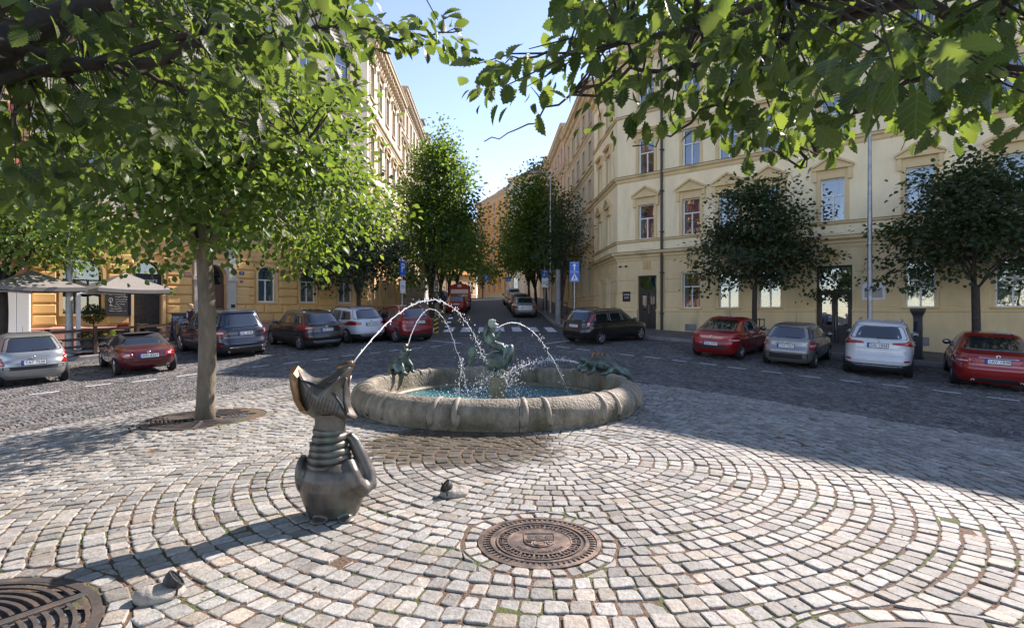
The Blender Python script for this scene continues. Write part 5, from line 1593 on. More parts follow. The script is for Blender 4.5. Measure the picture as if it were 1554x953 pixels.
car('black estate car with tall slim tail lights near the wine bar corner', Rpos(868), 46, spec('wagon1', 'wagon', 4.80, W, 1.50, 'paint_black', hood=.90, belt=.94, R=.33, ro=.95, pz=.80, rwb=1.0, rwt=1.40, wiper=.98, plate='2AM 3914', rails=(-1.7, .6), cpil=-.85,
    lamps=[([(.64, .74), (.735, .74), (.73, 1.1), (.66, 1.3), (.61, 1.3), (.65, 1.0)], 'lamp_red'), ([(.655, .86), (.73, .86), (.725, .95), (.655, .95)], 'lamp_clear')]), cat='car')
W = 1.78
car('bright red sedan with dark bumper strip under the leafy tree', Rpos(1077), 40, spec('sedan1', 'sedan', 4.50, W, 1.46, 'paint_red', hood=.88, belt=.94, trunk=.42, R=.32, ro=.85, pz=.58, badge=.82, rwb=1.03, rwt=1.36, rww=.38, plate='8A0 2957', insert=False, antenna=-.3, mirrorm='paint_red',
    lamps=[([(.56, .70), (.86, .68), (.86, .80), (.80, .88), (.60, .80)], 'lamp_red'), ([(.70, .70), (.84, .69), (.84, .73), (.70, .74)], 'lamp_clear')],
    xtrim=[('bumper_strip', [(-.87, .40), (.87, .40), (.87, .52), (-.87, .52)], 'rear', 'black_plastic', .008)]))
W = 1.65
car('silver grey estate car with dark roof beside the white SUV', Rpos(1190), 38, spec('wagon2', 'wagon', 4.22, W, 1.43, 'paint_greysilver', hood=.88, belt=.92, R=.30, ro=.80, pz=.74, badge=.86, rwb=.98, rwt=1.33, wiper=.96, antenna=-.5, plate='7A0 7067', insert=False, mirrorm='paint_greysilver', rake=.46,
    lamps=[([(.66, .62), (.80, .62), (.80, .90), (.66, .90)], 'lamp_red'), ([(.68, .74), (.79, .74), (.79, .79), (.68, .79)], 'lamp_clear')],
    xtrim=[('bumper_strip', [(-.80, .34), (.80, .34), (.80, .50), (-.80, .50)], 'rear', 'black_plastic', .008)]))
W = 1.84
car('white SUV with dark red wrap-around tail lights by the lamp post', Rpos(1329), 35, spec('suv2', 'cross', 4.60, W, 1.68, 'paint_white', hood=1.03, belt=1.07, R=.36, tw=.23, ro=.92, pz=.98, badge=1.10, rwb=1.17, rwt=1.54, wiper=1.14, plate='5AL 1844', cladz=.43, rails=(-1.4, .4), railm='rim_metal', rake=.42, mirrorm='paint_white',
    lamps=[([(.34, 1.03), (.72, 1.0), (.89, .95), (.89, 1.07), (.80, 1.17), (.68, 1.10), (.38, 1.08)], 'lamp_red'), ([(.66, .52), (.80, .52), (.80, .57), (.66, .57)], 'lamp_red')],
    xtrim=[('skid_plate', [(-.6, .33), (.6, .33), (.66, .39), (-.66, .39)], 'rear', 'chrome', .012)]))
W = 1.85
car('glossy dark red saloon with chrome boot strip beyond the white SUV', Rpos(1512, 19.5), 35, spec('sedan2', 'sedan', 4.87, W, 1.47, 'paint_red', hood=.90, belt=.96, trunk=.48, R=.34, tw=.23, ro=1.05, pz=.80, badge=.93, rwb=1.05, rwt=1.37, rww=.38, plate='1AV 1848', mirrorm='paint_red', exh=[.5, -.5],
    lamps=[([(.44, .74), (.88, .72), (.90, .82), (.84, .90), (.5, .84)], 'lamp_red'), ([(.6, .765), (.84, .755), (.84, .785), (.62, .795)], 'lamp_clear')],
    xtrim=[('boot_strip', [(-.42, .875), (.42, .875), (.42, .895), (-.42, .895)], 'rear', 'chrome', .01)]))

# ---- cars up the street
def far(label, x, y, sp, th=-2.3, **kw): return car(label, (x, y), th, sp, group='cars parked up the street', detail=False, **kw)
W = 1.7
far('red hatchback parked before the red kiosk up the street', -4.35, 43.5, spec('far_red', 'hatch', 4.0, W, 1.45, 'paint_red', R=.3, pz=.75, plate='4AB 1290', lamps=[([(.6, .72), (.82, .72), (.82, .95), (.7, .95)], 'lamp_red')], rwb=.98))
W = 1.75
far('silver saloon parked up the street opposite the red hatchback', 0.95, 39.5, spec('far_sil', 'sedan', 4.5, W, 1.42, 'paint_champagne', R=.32, pz=.72, plate='2AZ 6610', lamps=[([(.46, .70), (.84, .69), (.84, .82), (.5, .82)], 'lamp_red')], rwb=1.0))
far('black estate car behind the silver saloon up the street', 0.7, 45.5, spec('far_blk', 'wagon', 4.7, 1.8, 1.5, 'paint_charcoal', R=.32, pz=.8, plate='5AC 7741', lamps=[([(.62, .74), (.74, .74), (.74, 1.05), (.64, 1.05)], 'lamp_red')]))
far('dark grey hatchback parked up the street behind the black estate', 0.45, 51.3, spec('far_gry', 'hatch', 4.2, 1.75, 1.48, 'paint_greysilver', R=.32, pz=.8, plate='1AK 3055', lamps=[([(.6, .74), (.84, .74), (.84, .95), (.7, .95)], 'lamp_red')]))
far('white people carrier parked up the street behind the dark grey hatchback', 0.1, 57.6, spec('far_wht', 'suv', 4.6, 1.85, 1.78, 'paint_white', R=.33, pz=.9, plate='3AE 8123', lamps=[([(.74, .9), (.88, .9), (.86, 1.3), (.76, 1.3)], 'lamp_red')]))
far('silver hatchback parked up the street behind the white people carrier', -0.1, 63.8, spec('far_sl2', 'hatch', 4.1, 1.75, 1.5, 'paint_silver', R=.32, pz=.8, plate='6AD 2201', lamps=[([(.6, .74), (.84, .74), (.84, .95), (.7, .95)], 'lamp_red')]))
far('white estate car parked beyond the red advertising trailer', -5.35, 57.8, spec('far_wh2', 'wagon', 4.6, 1.8, 1.5, 'paint_white', R=.32, pz=.8, plate='7AB 4410', lamps=[([(.62, .74), (.74, .74), (.74, 1.05), (.64, 1.05)], 'lamp_red')]))
far('silver grey wagon parked between the red trailer and the white estate', -5.15, 52.4, spec('far_sl3', 'wagon', 4.4, 1.75, 1.48, 'paint_greysilver', R=.32, pz=.8, plate='2AP 9034', lamps=[([(.62, .74), (.74, .74), (.74, 1.05), (.64, 1.05)], 'lamp_red')]))
far('white minibus parked up the street behind the white estate', -5.75, 64.0, spec('far_bus', 'suv', 5.0, 1.95, 1.95, 'paint_white', R=.34, pz=.9, plate='1AT 6092', lamps=[([(.78, .9), (.92, .9), (.9, 1.3), (.8, 1.3)], 'lamp_red')]))
far('small blue car on the pavement beyond the red advertising trailer', -7.8, 60.0, spec('far_blu', 'hatch', 4.0, 1.7, 1.5, 'paint_blue', R=.31, pz=.8, plate='4AH 7716', lamps=[([(.6, .74), (.82, .74), (.82, .95), (.7, .95)], 'lamp_red')]))
# ------------------------------------------------------------------ fountain
mat('fountain_stone', (0.22, 0.19, 0.14), 0.75, var=0.4, vscale=7, bump=1.0, bscale=30, bdist=.035, stretch=(1, 1, .55), c2=(0.09, 0.08, 0.045), c2amt=0.55, c2scale=2.2, objrand=0.12)
mat('scroll_stone', (0.24, 0.205, 0.155), 0.7, var=0.25, vscale=8, bump=0.3, bscale=60)
mat('wet_stone', (0.16, 0.145, 0.085), 0.5, var=0.4, vscale=6, bump=0.8, bscale=30)
mat('bronze', (0.115, 0.103, 0.088), 0.42, metal=0.6, var=0.4, vscale=7, bump=0.12, bscale=25, c2=(0.10, 0.13, 0.11), c2amt=0.25, c2scale=4, roughvar=.12)
mat('bronze_green', (0.075, 0.095, 0.085), 0.42, metal=0.6, var=0.4, vscale=9, bump=0.25, bscale=40, c2=(0.13, 0.19, 0.165), c2amt=0.5, c2scale=5, roughvar=.12)
mat('bronze_worn', (0.20, 0.115, 0.06), 0.36, metal=0.8, var=0.3, vscale=6)
mat('bronze_light', (0.30, 0.34, 0.30), 0.5, metal=0.35, var=0.25, vscale=14)
mat('basin_floor', (0.11, 0.30, 0.31), 0.6, var=0.25, vscale=3)

def water_mat():
    m = bpy.data.materials.new('pool_water'); m.use_nodes = True
    t = m.node_tree; L = t.links.new; t.nodes.remove(t.nodes['Principled BSDF']); out = t.nodes['Material Output']
    tr = nd(t, 'ShaderNodeBsdfTransparent'); tr.inputs[0].default_value = (0.55, 0.88, 0.9, 1)
    gl = nd(t, 'ShaderNodeBsdfGlossy'); gl.inputs['Roughness'].default_value = 0.05
    df = nd(t, 'ShaderNodeBsdfDiffuse'); df.inputs[0].default_value = (0.06, 0.24, 0.25, 1)
    ob = nd(t, 'ShaderNodeTexCoord').outputs['Object']
    nz = nd(t, 'ShaderNodeTexNoise'); nz.inputs['Scale'].default_value = 9; nz.inputs['Detail'].default_value = 4; nz.inputs['Distortion'].default_value = 1.0; L(ob, nz.inputs['Vector'])
    bu = nd(t, 'ShaderNodeBump'); bu.inputs['Strength'].default_value = 0.9; bu.inputs['Distance'].default_value = 0.06; L(nz.outputs[0], bu.inputs['Height'])
    L(bu.outputs[0], gl.inputs['Normal']); L(bu.outputs[0], df.inputs['Normal'])
    fr = nd(t, 'ShaderNodeFresnel'); fr.inputs[0].default_value = 1.33; L(bu.outputs[0], fr.inputs['Normal'])
    m1 = nd(t, 'ShaderNodeMixShader'); m1.inputs[0].default_value = 0.35; L(tr.outputs[0], m1.inputs[1]); L(df.outputs[0], m1.inputs[2]); m1.inputs[0].default_value = 0.72
    m2 = nd(t, 'ShaderNodeMixShader'); L(fr.outputs[0], m2.inputs[0]); L(m1.outputs[0], m2.inputs[1]); L(gl.outputs[0], m2.inputs[2]); L(m2.outputs[0], out.inputs[0])
    return m
def spray_mat():
    m = bpy.data.materials.new('spray'); m.use_nodes = True
    t = m.node_tree; L = t.links.new; p = t.nodes['Principled BSDF']; out = t.nodes['Material Output']
    p.inputs['Base Color'].default_value = (0.9, 0.93, 0.96, 1); p.inputs['Roughness'].default_value = 0.12; p.inputs['Specular IOR Level'].default_value = .7
    tl = nd(t, 'ShaderNodeBsdfTranslucent'); tl.inputs[0].default_value = (0.9, 0.93, 0.96, 1)
    tr = nd(t, 'ShaderNodeBsdfTransparent'); tr.inputs[0].default_value = (0.97, 0.98, 1, 1)
    m1 = nd(t, 'ShaderNodeMixShader'); m1.inputs[0].default_value = 0.5; L(p.outputs[0], m1.inputs[1]); L(tl.outputs[0], m1.inputs[2])
    m2 = nd(t, 'ShaderNodeMixShader'); m2.inputs[0].default_value = 0.25; L(m1.outputs[0], m2.inputs[1]); L(tr.outputs[0], m2.inputs[2]); L(m2.outputs[0], out.inputs[0])
    return m
WATER = water_mat(); SPRAY = spray_mat()

fountain = empty('fountain', (FOUNT[0], FOUNT[1], 0), 0, 'round carved stone fountain basin with scroll ornaments and turquoise water', 'fountain')
PROF = [(2.30, -.25), (2.335, 0.0), (2.395, .10), (2.415, .20), (2.385, .30), (2.315, .375), (2.23, .415), (2.15, .418), (2.105, .395), (2.085, .34), (2.05, .05), (2.04, -.3)]
NB = 12
for k in range(NB):
    a0 = 2 * math.pi * (k + .28) / NB; a1 = 2 * math.pi * (k + 1.28) / NB; gpp = .0016
    mb = MB(); n = 14
    vs = []
    for j in range(n + 1):
        a = a0 + gpp + (a1 - a0 - 2 * gpp) * j / n
        for r, z in PROF: vs.append((r * math.cos(a), r * math.sin(a), z))
    q = len(PROF)
    fs = [(j * q + i, (j + 1) * q + i, (j + 1) * q + i + 1, j * q + i + 1) for j in range(n) for i in range(q - 1)]
    fs += [tuple(range(q)), tuple(n * q + i for i in reversed(range(q)))]
    mb.add(vs, fs)
    me = mb.mesh('rim_stone', MATS['fountain_stone'])
    obj('rim_stone', auto_smooth(me, 45), fountain)
def prof_at(t):
    """point and outward normal along the outer profile; t 0 foot .. 1 inner lip"""
    P = PROF[1:10]; s = t * (len(P) - 1); i = min(int(s), len(P) - 2); f = s - i
    a, b = Vector(P[i]), Vector(P[i + 1]); p = a + (b - a) * f; d = (b - a).normalized()
    return p, Vector((d.y, -d.x))
for k in range(NB):
    ac = 2 * math.pi * (k + .47) / NB - math.pi / 2
    for s in (-1, 1):
        pts = []; rad = []
        for i in range(22):
            u = i / 21
            t = 0.98 - u * 1.02 if u < .8 else 0.98 - .8 * 1.02 + 0.0 - math.sin((u - .8) / .2 * math.pi) * .05
            da = s * (.05 + .015 * math.sin(u * 3.2) + (0.045 * ((u - .55) / .45) ** 2 if u > .55 else 0))
            if u > .85: t += (u - .85) * .9
            p, nn = prof_at(max(0.06, t)); q = p - nn * .016
            a = ac + da
            pts.append((q.x * math.cos(a), q.x * math.sin(a), q.y)); rad.append(.03 + .018 * math.sin(min(1, u * 1.1) * math.pi * .5) if u < .85 else .048 - .02 * (u - .85) / .15)
        mb = MB().tube(pts, rad, 8)
        mb.build('scroll_ornament', MATS['scroll_stone'], fountain, smooth=True)
MB().lathe([(2.06, -.02), (2.06, .11), (1.86, .12), (1.84, .09), (1.84, -.3)], 64).build('inner_step', MATS['wet_stone'], fountain, smooth=False)
MB().lathe([(2.06, -.28), (.02, -.28)], 48).build('basin_floor', MATS['basin_floor'], fountain)
MB().lathe([(2.075, .0), (1.2, .0), (.4, .0), (.01, .0)], 72).build('water', WATER, fountain, loc=(0, 0, .06))
mb = MB().lathe([(.165, -.3), (.165, .40), (.15, .44), (.15, .46), (.01, .462)], 6)
pil = mb.build('pillar', MATS['wet_stone'], fountain); pil.rotation_euler = (0, 0, RAD(30))

# ------------------------------------------------------------------ bronze on the pillar: a rider on a fish
S5 = 494.0
def c5(x, y, dy=0.0): return ((x - 645) / S5, dy, (548 - y) / S5)
cst = empty('rider_statue', (FOUNT[0], FOUNT[1], .462), 0, 'green bronze rider sitting on a curled fish, on the pillar in the basin', 'statue')
mb = MB()
mb.lathe([(.07, -.0), (.075, .03), (.055, .07), (.06, .1)], 14, cap=True)
mb.ellipsoid(c5(640, 415), (.215, .17, .175)); mb.ellipsoid(c5(600, 445, -.02), (.12, .13, .12)); mb.ellipsoid(c5(690, 430), (.13, .14, .13))
R_ = lambda a: Matrix.Rotation(RAD(a), 3, 'Y')
mb.ellipsoid(c5(742, 370), (.085, .12, .205), R_(14)); mb.ellipsoid(c5(720, 330), (.09, .1, .12), R_(-20))
mb.tube([c5(570, 400), c5(520, 375), c5(480, 362), c5(450, 370)], [.09, .055, .04, .045], 10)
blob('fish_body', mb, MATS['bronze_green'], .014, 3, cst)
mb = MB()
fan = [(450, 395), (468, 300), (440, 278), (405, 290), (386, 340), (390, 410), (402, 474), (425, 440), (470, 395)]
P2 = [((x - 645) / S5, (548 - y) / S5) for x, y in fan]
def inflate(poly, T, rings=7, d=.02, center=None, power=.5):
    poly = densify(poly, d); n = len(poly)
    c = Vector(center) if center else Vector((sum(p[0] for p in poly) / n, sum(p[1] for p in poly) / n))
    vs = []; fs = []
    for sgn in (-1, 1):
        base = len(vs)
        for k in range(rings):
            s = 1 - k / rings
            y = sgn * T * (1 - s ** 2) ** power
            for p in poly:
                q = c + (Vector(p) - c) * s; vs.append((q.x, y, q.y))
        vs.append((c.x, sgn * T, c.y)); top = len(vs) - 1
        for k in range(rings - 1):
            for i in range(n):
                j = (i + 1) % n; f = (base + k * n + i, base + k * n + j, base + (k + 1) * n + j, base + (k + 1) * n + i)
                fs.append(f if sgn < 0 else f[::-1])
        for i in range(n):
            f = (base + (rings - 1) * n + i, base + (rings - 1) * n + (i + 1) % n, top); fs.append(f if sgn < 0 else f[::-1])
    mb = MB(); mb.add(vs, fs)
    return mb
inflate(P2, .035).build('tail_fin', MATS['bronze_green'], cst, smooth=True)
mb = MB()
mb.tube([c5(690, 300, -.03), c5(640, 285, -.04), c5(590, 270)], [.075, .075, .08], 10)
mb.tube([c5(590, 275), c5(585, 215), c5(588, 165), c5(597, 125)], [.085, .08, .07, .045], 12)
mb.tube([c5(585, 175, -.06), c5(625, 225, -.08), c5(665, 170, -.05), c5(680, 152, -.02)], [.04, .036, .034, .028], 8)
mb.tube([c5(585, 175, .06), c5(620, 230, .08), c5(655, 195, .06)], [.04, .036, .03], 8)
mb.tube([c5(690, 300, -.05), c5(715, 345, -.07), c5(690, 400, -.09)], [.065, .05, .035], 8)
mb.tube([c5(690, 300, .05), c5(715, 345, .08), c5(690, 400, .1)], [.065, .05, .035], 8)
blob('rider', mb, MATS['bronze_green'], .011, 3, cst)
mb = MB(); mb.ellipsoid(c5(598, 100), (.075, .075, .085)); mb.box(c5(598, 0)[0] - .06, c5(598, 0)[0] + .065, -.055, .055, (548 - 118) / S5, (548 - 66) / S5); mb.ellipsoid(c5(628, 130), (.045, .05, .022)); mb.ellipsoid(c5(632, 108), (.05, .05, .018))
blob('rider_head', mb, MATS['bronze_light'], .009, 2, cst)
mb = MB(); mb.ellipsoid(c5(545, 165), (.05, .07, .12), R_(8)); mb.ellipsoid(c5(552, 235), (.045, .06, .07))
blob('back_bundle', mb, MATS['bronze_green'], .011, 2, cst)

# ------------------------------------------------------------------ frog and spiny lizard on the rim
def on_rim(ang, r=2.2): return (FOUNT[0] + r * math.cos(ang), FOUNT[1] + r * math.sin(ang))
fx, fy = -2.12, 10.72
frog = empty('frog_statue', (fx, fy, .405), RAD(-28), 'bronze frog sitting up on the fountain rim, spouting water', 'statue')
mb = MB()
mb.tube([(-.16, 0, .06), (-.06, 0, .16), (.03, 0, .28), (.09, 0, .36)], [.12, .15, .13, .10], 12)
mb.ellipsoid((-.14, 0, .08), (.17, .17, .10)); mb.ellipsoid((.1, 0, .38), (.10, .09, .085))
for s in (-1, 1):
    mb.tube([(-.12, s * .13, .1), (.02, s * .19, .16), (.08, s * .2, .05), (.0, s * .2, .02)], [.075, .07, .045, .03], 8)
    mb.tube([(.05, s * .1, .25), (.13, s * .14, .13), (.17, s * .13, .02)], [.055, .045, .035], 8)
    mb.ellipsoid((.19, s * .13, .015), (.06, .045, .02)); mb.ellipsoid((.05, s * .07, .43), (.03, .03, .03))
mb.ellipsoid((.19, 0, .42), (.05, .075, .022), R_(-35)); mb.ellipsoid((.11, 0, .49), (.03, .06, .055), R_(-20))
blob('frog_body', mb, MATS['bronze_green'], .011, 3, frog)
MB().ellipsoid((.12, 0, .515), (.032, .052, .05), R_(-20)).build('upper_jaw', MATS['bronze_worn'], frog, smooth=True)

lx, ly = 1.72, 10.62
liz = empty('lizard_statue', (lx, ly, .41), RAD(188), 'bronze spiny lizard with open mouth crawling over the fountain rim', 'statue')
mb = MB()
mb.tube([(-.5, .02, -.02), (-.32, .0, .05), (-.1, 0, .17), (.1, 0, .2), (.25, 0, .2), (.34, 0, .23)], [.07, .10, .15, .145, .10, .085], 12)
mb.tube([(-.3, .0, .05), (-.45, .05, -.02), (-.55, .02, -.14)], [.10, .09, .05], 10)
mb.ellipsoid((.38, 0, .265), (.11, .085, .05), R_(-8)); mb.ellipsoid((.37, 0, .165), (.10, .07, .035), R_(28))
for s in (-1, 1):
    mb.tube([(-.08, s * .1, .16), (-.14, s * .2, .1), (-.02, s * .23, .03), (.06, s * .23, .01)], [.085, .075, .05, .03], 8)
    mb.tube([(.2, s * .08, .15), (.23, s * .16, .08), (.3, s * .17, .01)], [.055, .045, .03], 8)
    mb.ellipsoid((.09, s * .23, .01), (.06, .05, .022)); mb.ellipsoid((.33, s * .17, .008), (.055, .045, .02)); mb.ellipsoid((.33, s * .06, .31), (.028, .022, .028))
blob('lizard_body', mb, MATS['bronze_green'], .011, 3, liz)
MB().tube([(.36, 0, .2), (.45, 0, .16), (.47, 0, .08), (.44, 0, .045)], [.03, .03, .035, .02], 8).build('tongue', MATS['bronze_green'], liz, smooth=True)
for i in range(8):
    x = .2 - i * .085; z = .31 - .02 * max(0, i - 2) * 1.9 + (.0 if i else -.0)
    q = MB().lathe([(.035, -.06), (.03, .05), (.034, .075), (.02, .09), (.002, .092)], 8).build('back_spike', MATS['bronze_green' if i > 3 else 'bronze_worn'], liz, smooth=True); q.location = (x, 0, z); q.rotation_euler = (0, RAD(-8 - i * 5), 0)

# ------------------------------------------------------------------ big bronze creature spouting beside the basin
BX, BY = -1.36, 4.38
beast = empty('beast_statue', (BX, BY, 0.0), RAD(4), 'tall bronze creature with ringed neck and upturned boat-shaped head spouting into the fountain', 'statue')
S2 = 664.0
def b2(x, y): return ((x - 330) / S2, (878 - y) / S2)
mb = MB()
cxm = -.045
prof = [(.15, .0), (.19, .03), (.222, .12), (.245, .24), (.24, .32), (.215, .385), (.17, .43), (.1, .45)]
st_ = len(mb.v); mb.lathe(prof, 28, cap=True); mb.xf(Matrix.Translation((cxm + .01, 0, 0)) @ Matrix.Diagonal((1.02, .92, 1, 1)), st_)
mb.ellipsoid((-.27, .0, .33), (.05, .13, .15)); mb.ellipsoid((-.24, .02, .22), (.05, .12, .12))
mb.tube([(.09, -.07, .44), (.125, -.11, .36), (.16, -.12, .28), (.21, -.08, .225), (.245, -.03, .25), (.232, .0, .33), (.19, .01, .42), (.15, .01, .51), (.12, .01, .575), (.09, .01, .615), (.06, 0, .60)], [.05, .064, .07, .068, .064, .06, .056, .052, .045, .038, .03], 12)
mb.ellipsoid((-.10, -.17, .02), (.07, .07, .03)); mb.ellipsoid((.10, -.16, .02), (.065, .07, .025))
blob('beast_body', mb, MATS['bronze'], .010, 4, beast)
ncx = -.067
for i in range(6):
    z = .405 + i * .052; r0 = .178 - i * .0105
    pr = [(r0 - .035, -.036), (r0 - .008, -.03), (r0, -.012), (r0, .01), (r0 - .01, .026), (r0 - .035, .03)]
    q = MB().lathe(pr, 32).build('neck_ring', MATS['bronze'], beast, smooth=True); q.location = (ncx + random.uniform(-.006, .006), 0, z); q.rotation_euler = (RAD(random.uniform(-3, 3)), RAD(random.uniform(-4, 4)), 0)
MB().lathe([(.10, .42), (.105, .6), (.118, .68), (.112, .74), (.118, .80)], 28).xf(Matrix.Translation((ncx + .005, 0, 0))).build('neck', MATS['bronze'], beast, smooth=True)
hd = [(104, 112), (128, 104), (152, 132), (200, 160), (248, 166), (300, 146), (345, 106), (385, 89), (410, 94), (409, 115), (388, 150), (381, 200), (388, 250), (402, 320), (432, 372), (420, 384), (370, 385), (250, 384), (212, 378), (168, 350), (134, 280), (114, 200)]
H2 = [b2(x, y) for x, y in hd]
hb = inflate(H2, .155, rings=12, d=.018, center=b2(262, 268), power=.62)
head = blob('beast_head', hb, MATS['bronze'], .009, 10, beast)
pl = [(97, 106), (128, 101), (152, 130), (158, 200), (172, 280), (205, 350), (168, 356), (128, 284), (108, 200)]
inflate([b2(x, y) for x, y in pl], .15, rings=4, d=.03, center=b2(140, 222), power=.16).build('beak_edge', MATS['bronze_worn'], head, smooth=False)
sp_ = MB().tube([(b2(340, 130)[0], 0, b2(340, 130)[1]), (b2(378, 100)[0], 0, b2(378, 100)[1]), (b2(408, 96)[0], 0, b2(408, 96)[1] + .012)], [.05, .032, .024], 12)
sp_.build('spout', MATS['bronze_worn'], head, smooth=True)
for s in (-1, 1):
    def surf_y(x, y):
        # thickness of the inflated head near a photo-traced point
        c = Vector(b2(262, 268)); p = Vector(b2(x, y)); best = 1
        for q in densify(H2, .01):
            dq = Vector(q) - c; dp = p - c
            if dq.angle(dp, 3) < .06: best = min(best, dp.length / dq.length)
        return .155 * (1 - min(1, best) ** 2) ** .62
    ex_, ez = b2(302, 188)
    q = MB().ellipsoid((ex_, s * surf_y(302, 188), ez), (.016, .014, .014), n=10, m=8).build('eye', MATS['ink_black'], head, smooth=True)
    def band(name, pts, r, m='bronze'):
        P_ = [(b2(x, y)[0], s * (surf_y(x, y) + .001), b2(x, y)[1]) for x, y in pts]
        return MB().tube(P_, r, 6).build(name, MATS[m], head, smooth=True)
    band('eyelid', [(285, 192), (310, 176), (340, 160), (352, 150), (330, 185), (300, 200)], .007)
    band('mouth_line', [(152, 150), (165, 168), (220, 185), (280, 208), (330, 240), (360, 290), (385, 345), (420, 376)], .009, 'ink_black')
    band('gill_line', [(382, 160), (372, 220), (375, 280), (392, 335)], .012)
    for k in range(11):
        x = 195 + k * 15; y0 = 215 + k * 7
        band('gill_groove', [(x + 12, y0), (x + 2, y0 + 38), (x - 10, y0 + 66)], .0022, 'ink_black')

# ------------------------------------------------------------------ jets and splashes
def jet(p0, v, T, label, r=.012, spread=.0, drops=120, group='jets of the fountain', breakup=.5):
    root = empty('water_jet', p0, 0, label, 'water jet', group)
    p0 = Vector((0, 0, 0)); v = Vector(v); pts = []; rad = []
    n = 70
    for i in range(n):
        t = T * i / (n - 1); u = i / (n - 1)
        p = p0 + v * t + Vector((0, 0, -4.905 * t * t))
        if i: p += Vector((random.gauss(0, 1), random.gauss(0, 1), random.gauss(0, 1))) * (.002 + .008 * u)
        pts.append(p); rad.append(max(.002, r * (.75 + .5 * random.random()) * (1 if u < breakup else max(.25, 1 - (u - breakup) * 1.4) * random.choice([.3, 1, 1.1]))))
    MB().tube(pts, rad, 6).build('stream', SPRAY, root, smooth=True)
    mb = MB()
    for i in range(drops):
        u = random.random() ** .6; t = T * u
        p = p0 + v * t + Vector((0, 0, -4.905 * t * t)) + Vector((random.gauss(0, 1), random.gauss(0, 1), random.gauss(0, 1))) * (.006 + (.03 + spread) * u)
        s = random.uniform(.002, .006); mb.ellipsoid(p, (s, s, s * 2.2), n=5, m=4)
    o_ = mb.build('droplets', SPRAY, root, smooth=True); tag(o_, kind='stuff')
    return root
def launch(p0, p1, T):
    p0, p1 = Vector(p0), Vector(p1); d = p1 - p0
    return Vector((d.x / T, d.y / T, d.z / T + 4.905 * T))
hx, hz = b2(410, 92)
P0 = (BX + hx, BY + .02, hz + .015)
jet(P0, launch(P0, (-.45, 9.3, .75), .77), .77, 'long water jet arching from the tall bronze creature to the fountain pillar', .0055, .012, 150, breakup=.5)
FR = Matrix.Rotation(RAD(-28), 3, 'Z') @ Vector((.15, 0, .52)) + Vector((fx, fy, .405))
jet(FR, launch(FR, (-.75, 9.9, .02), .95), .95, 'thin water jet rising from the frog on the rim', .006, .01, 60, breakup=.3)
P3 = (FOUNT[0] - .0 + (628 - 645) / S5 + .05, FOUNT[1] - .03, .462 + (548 - 130) / S5)
jet(P3, launch(P3, (1.02, 9.25, .02), .66), .66, 'short water jet falling from the mouth of the bronze rider', .008, .012, 80, breakup=.3)
LZ = Matrix.Rotation(RAD(188), 3, 'Z') @ Vector((.47, 0, .2)) + Vector((lx, ly, .41))
jet(LZ, launch(LZ, (FOUNT[0] + .2, FOUNT[1] + .1, .50), .34), .34, 'flat white water jet from the lizard to the pillar', .011, .045, 420, breakup=.1)
P5 = (FOUNT[0] - .75, FOUNT[1] + 2.0, .55)
jet(P5, launch(P5, (FOUNT[0] - .7, FOUNT[1] + .3, .02), .5), .5, 'faint thread of water falling behind the bronze rider', .004, .02, 60, breakup=.1)
mb = MB()
for i in range(2000):
    k = random.random()
    if k < .45:
        a = random.choice([random.gauss(2.9, .5), random.gauss(.4, .5)]); r = abs(random.gauss(.15, .28)); h = max(0.0, .50 - r * .55 + random.gauss(0, .10))
        p = Vector((r * math.cos(a), r * math.sin(a) * .8 - .1, max(.01, h)))
    elif k < .85:
        p = Vector((random.gauss(-.55, .55), random.gauss(-.55, .45), abs(random.gauss(0, .10)) + .065))
    else:
        p = Vector((random.gauss(.6, .5), random.gauss(-.3, .5), abs(random.gauss(0, .06)) + .065))
    if math.hypot(p.x, p.y) > 2.0: continue
    s = random.choice([.002, .0025, .003, .004, .006]); mb.ellipsoid(p, (s, s * .9, s * 2.0), n=5, m=4)
o_ = mb.build('splash', SPRAY, None, smooth=True, loc=(FOUNT[0], FOUNT[1], 0)); tag(o_, 'white spray splashing round the pillar in the basin', 'spray', kind='stuff')
mb = MB()
for i in range(420):
    x, y = random.gauss(-.7, .5), random.gauss(-1.0, .38)
    if math.hypot(x, y) > 1.95: continue
    s = random.uniform(.012, .05); mb.ellipsoid((x, y, .061), (s * 1.4, s * .8, .006), n=7, m=4)
o_ = mb.build('foam', SPRAY, None, smooth=True, loc=(FOUNT[0], FOUNT[1], 0)); tag(o_, 'patch of white foam floating on the fountain water', 'foam', kind='stuff')

# ------------------------------------------------------------------ manhole cover
mat('cast_iron', (0.085, 0.066, 0.053), 0.55, metal=.45, var=.35, vscale=14, bump=.3, bscale=90, c2=(0.19, 0.135, 0.10), c2amt=.5, c2scale=8)
mat('iron_hole', (0.012, 0.010, 0.009), .9); mat('grate_iron', (0.06, 0.054, 0.049), .7, metal=.2, var=.3, vscale=10, bump=.25, bscale=70, c2=(.12, .08, .055), c2amt=.4, c2scale=6)
man = empty('manhole_cover', (MANHOLE[0], MANHOLE[1], g1(*MANHOLE) + .003), RAD(0), 'round cast iron manhole cover with towers coat of arms set in the setts', 'manhole cover')
MB().lathe([(.425, -.03), (.425, .004), (.395, .006), (.392, -.004), (.345, -.004), (.34, .005), (.318, .005), (.316, -.004), (.30, -.006), (.001, -.006)], 72).build('frame', MATS['cast_iron'], man)
for k in range(60):
    a = 2 * math.pi * k / 60
    q = obj('frame_tooth', cached('mtooth', lambda: MB().bevbox(-.009, .009, -.02, .02, -.004, .003, .003).mesh('frame_tooth', MATS['cast_iron'])), man)
    q.location = (.368 * math.cos(a), .368 * math.sin(a), .0); q.rotation_euler = (0, 0, a + math.pi / 2)
mb = MB()
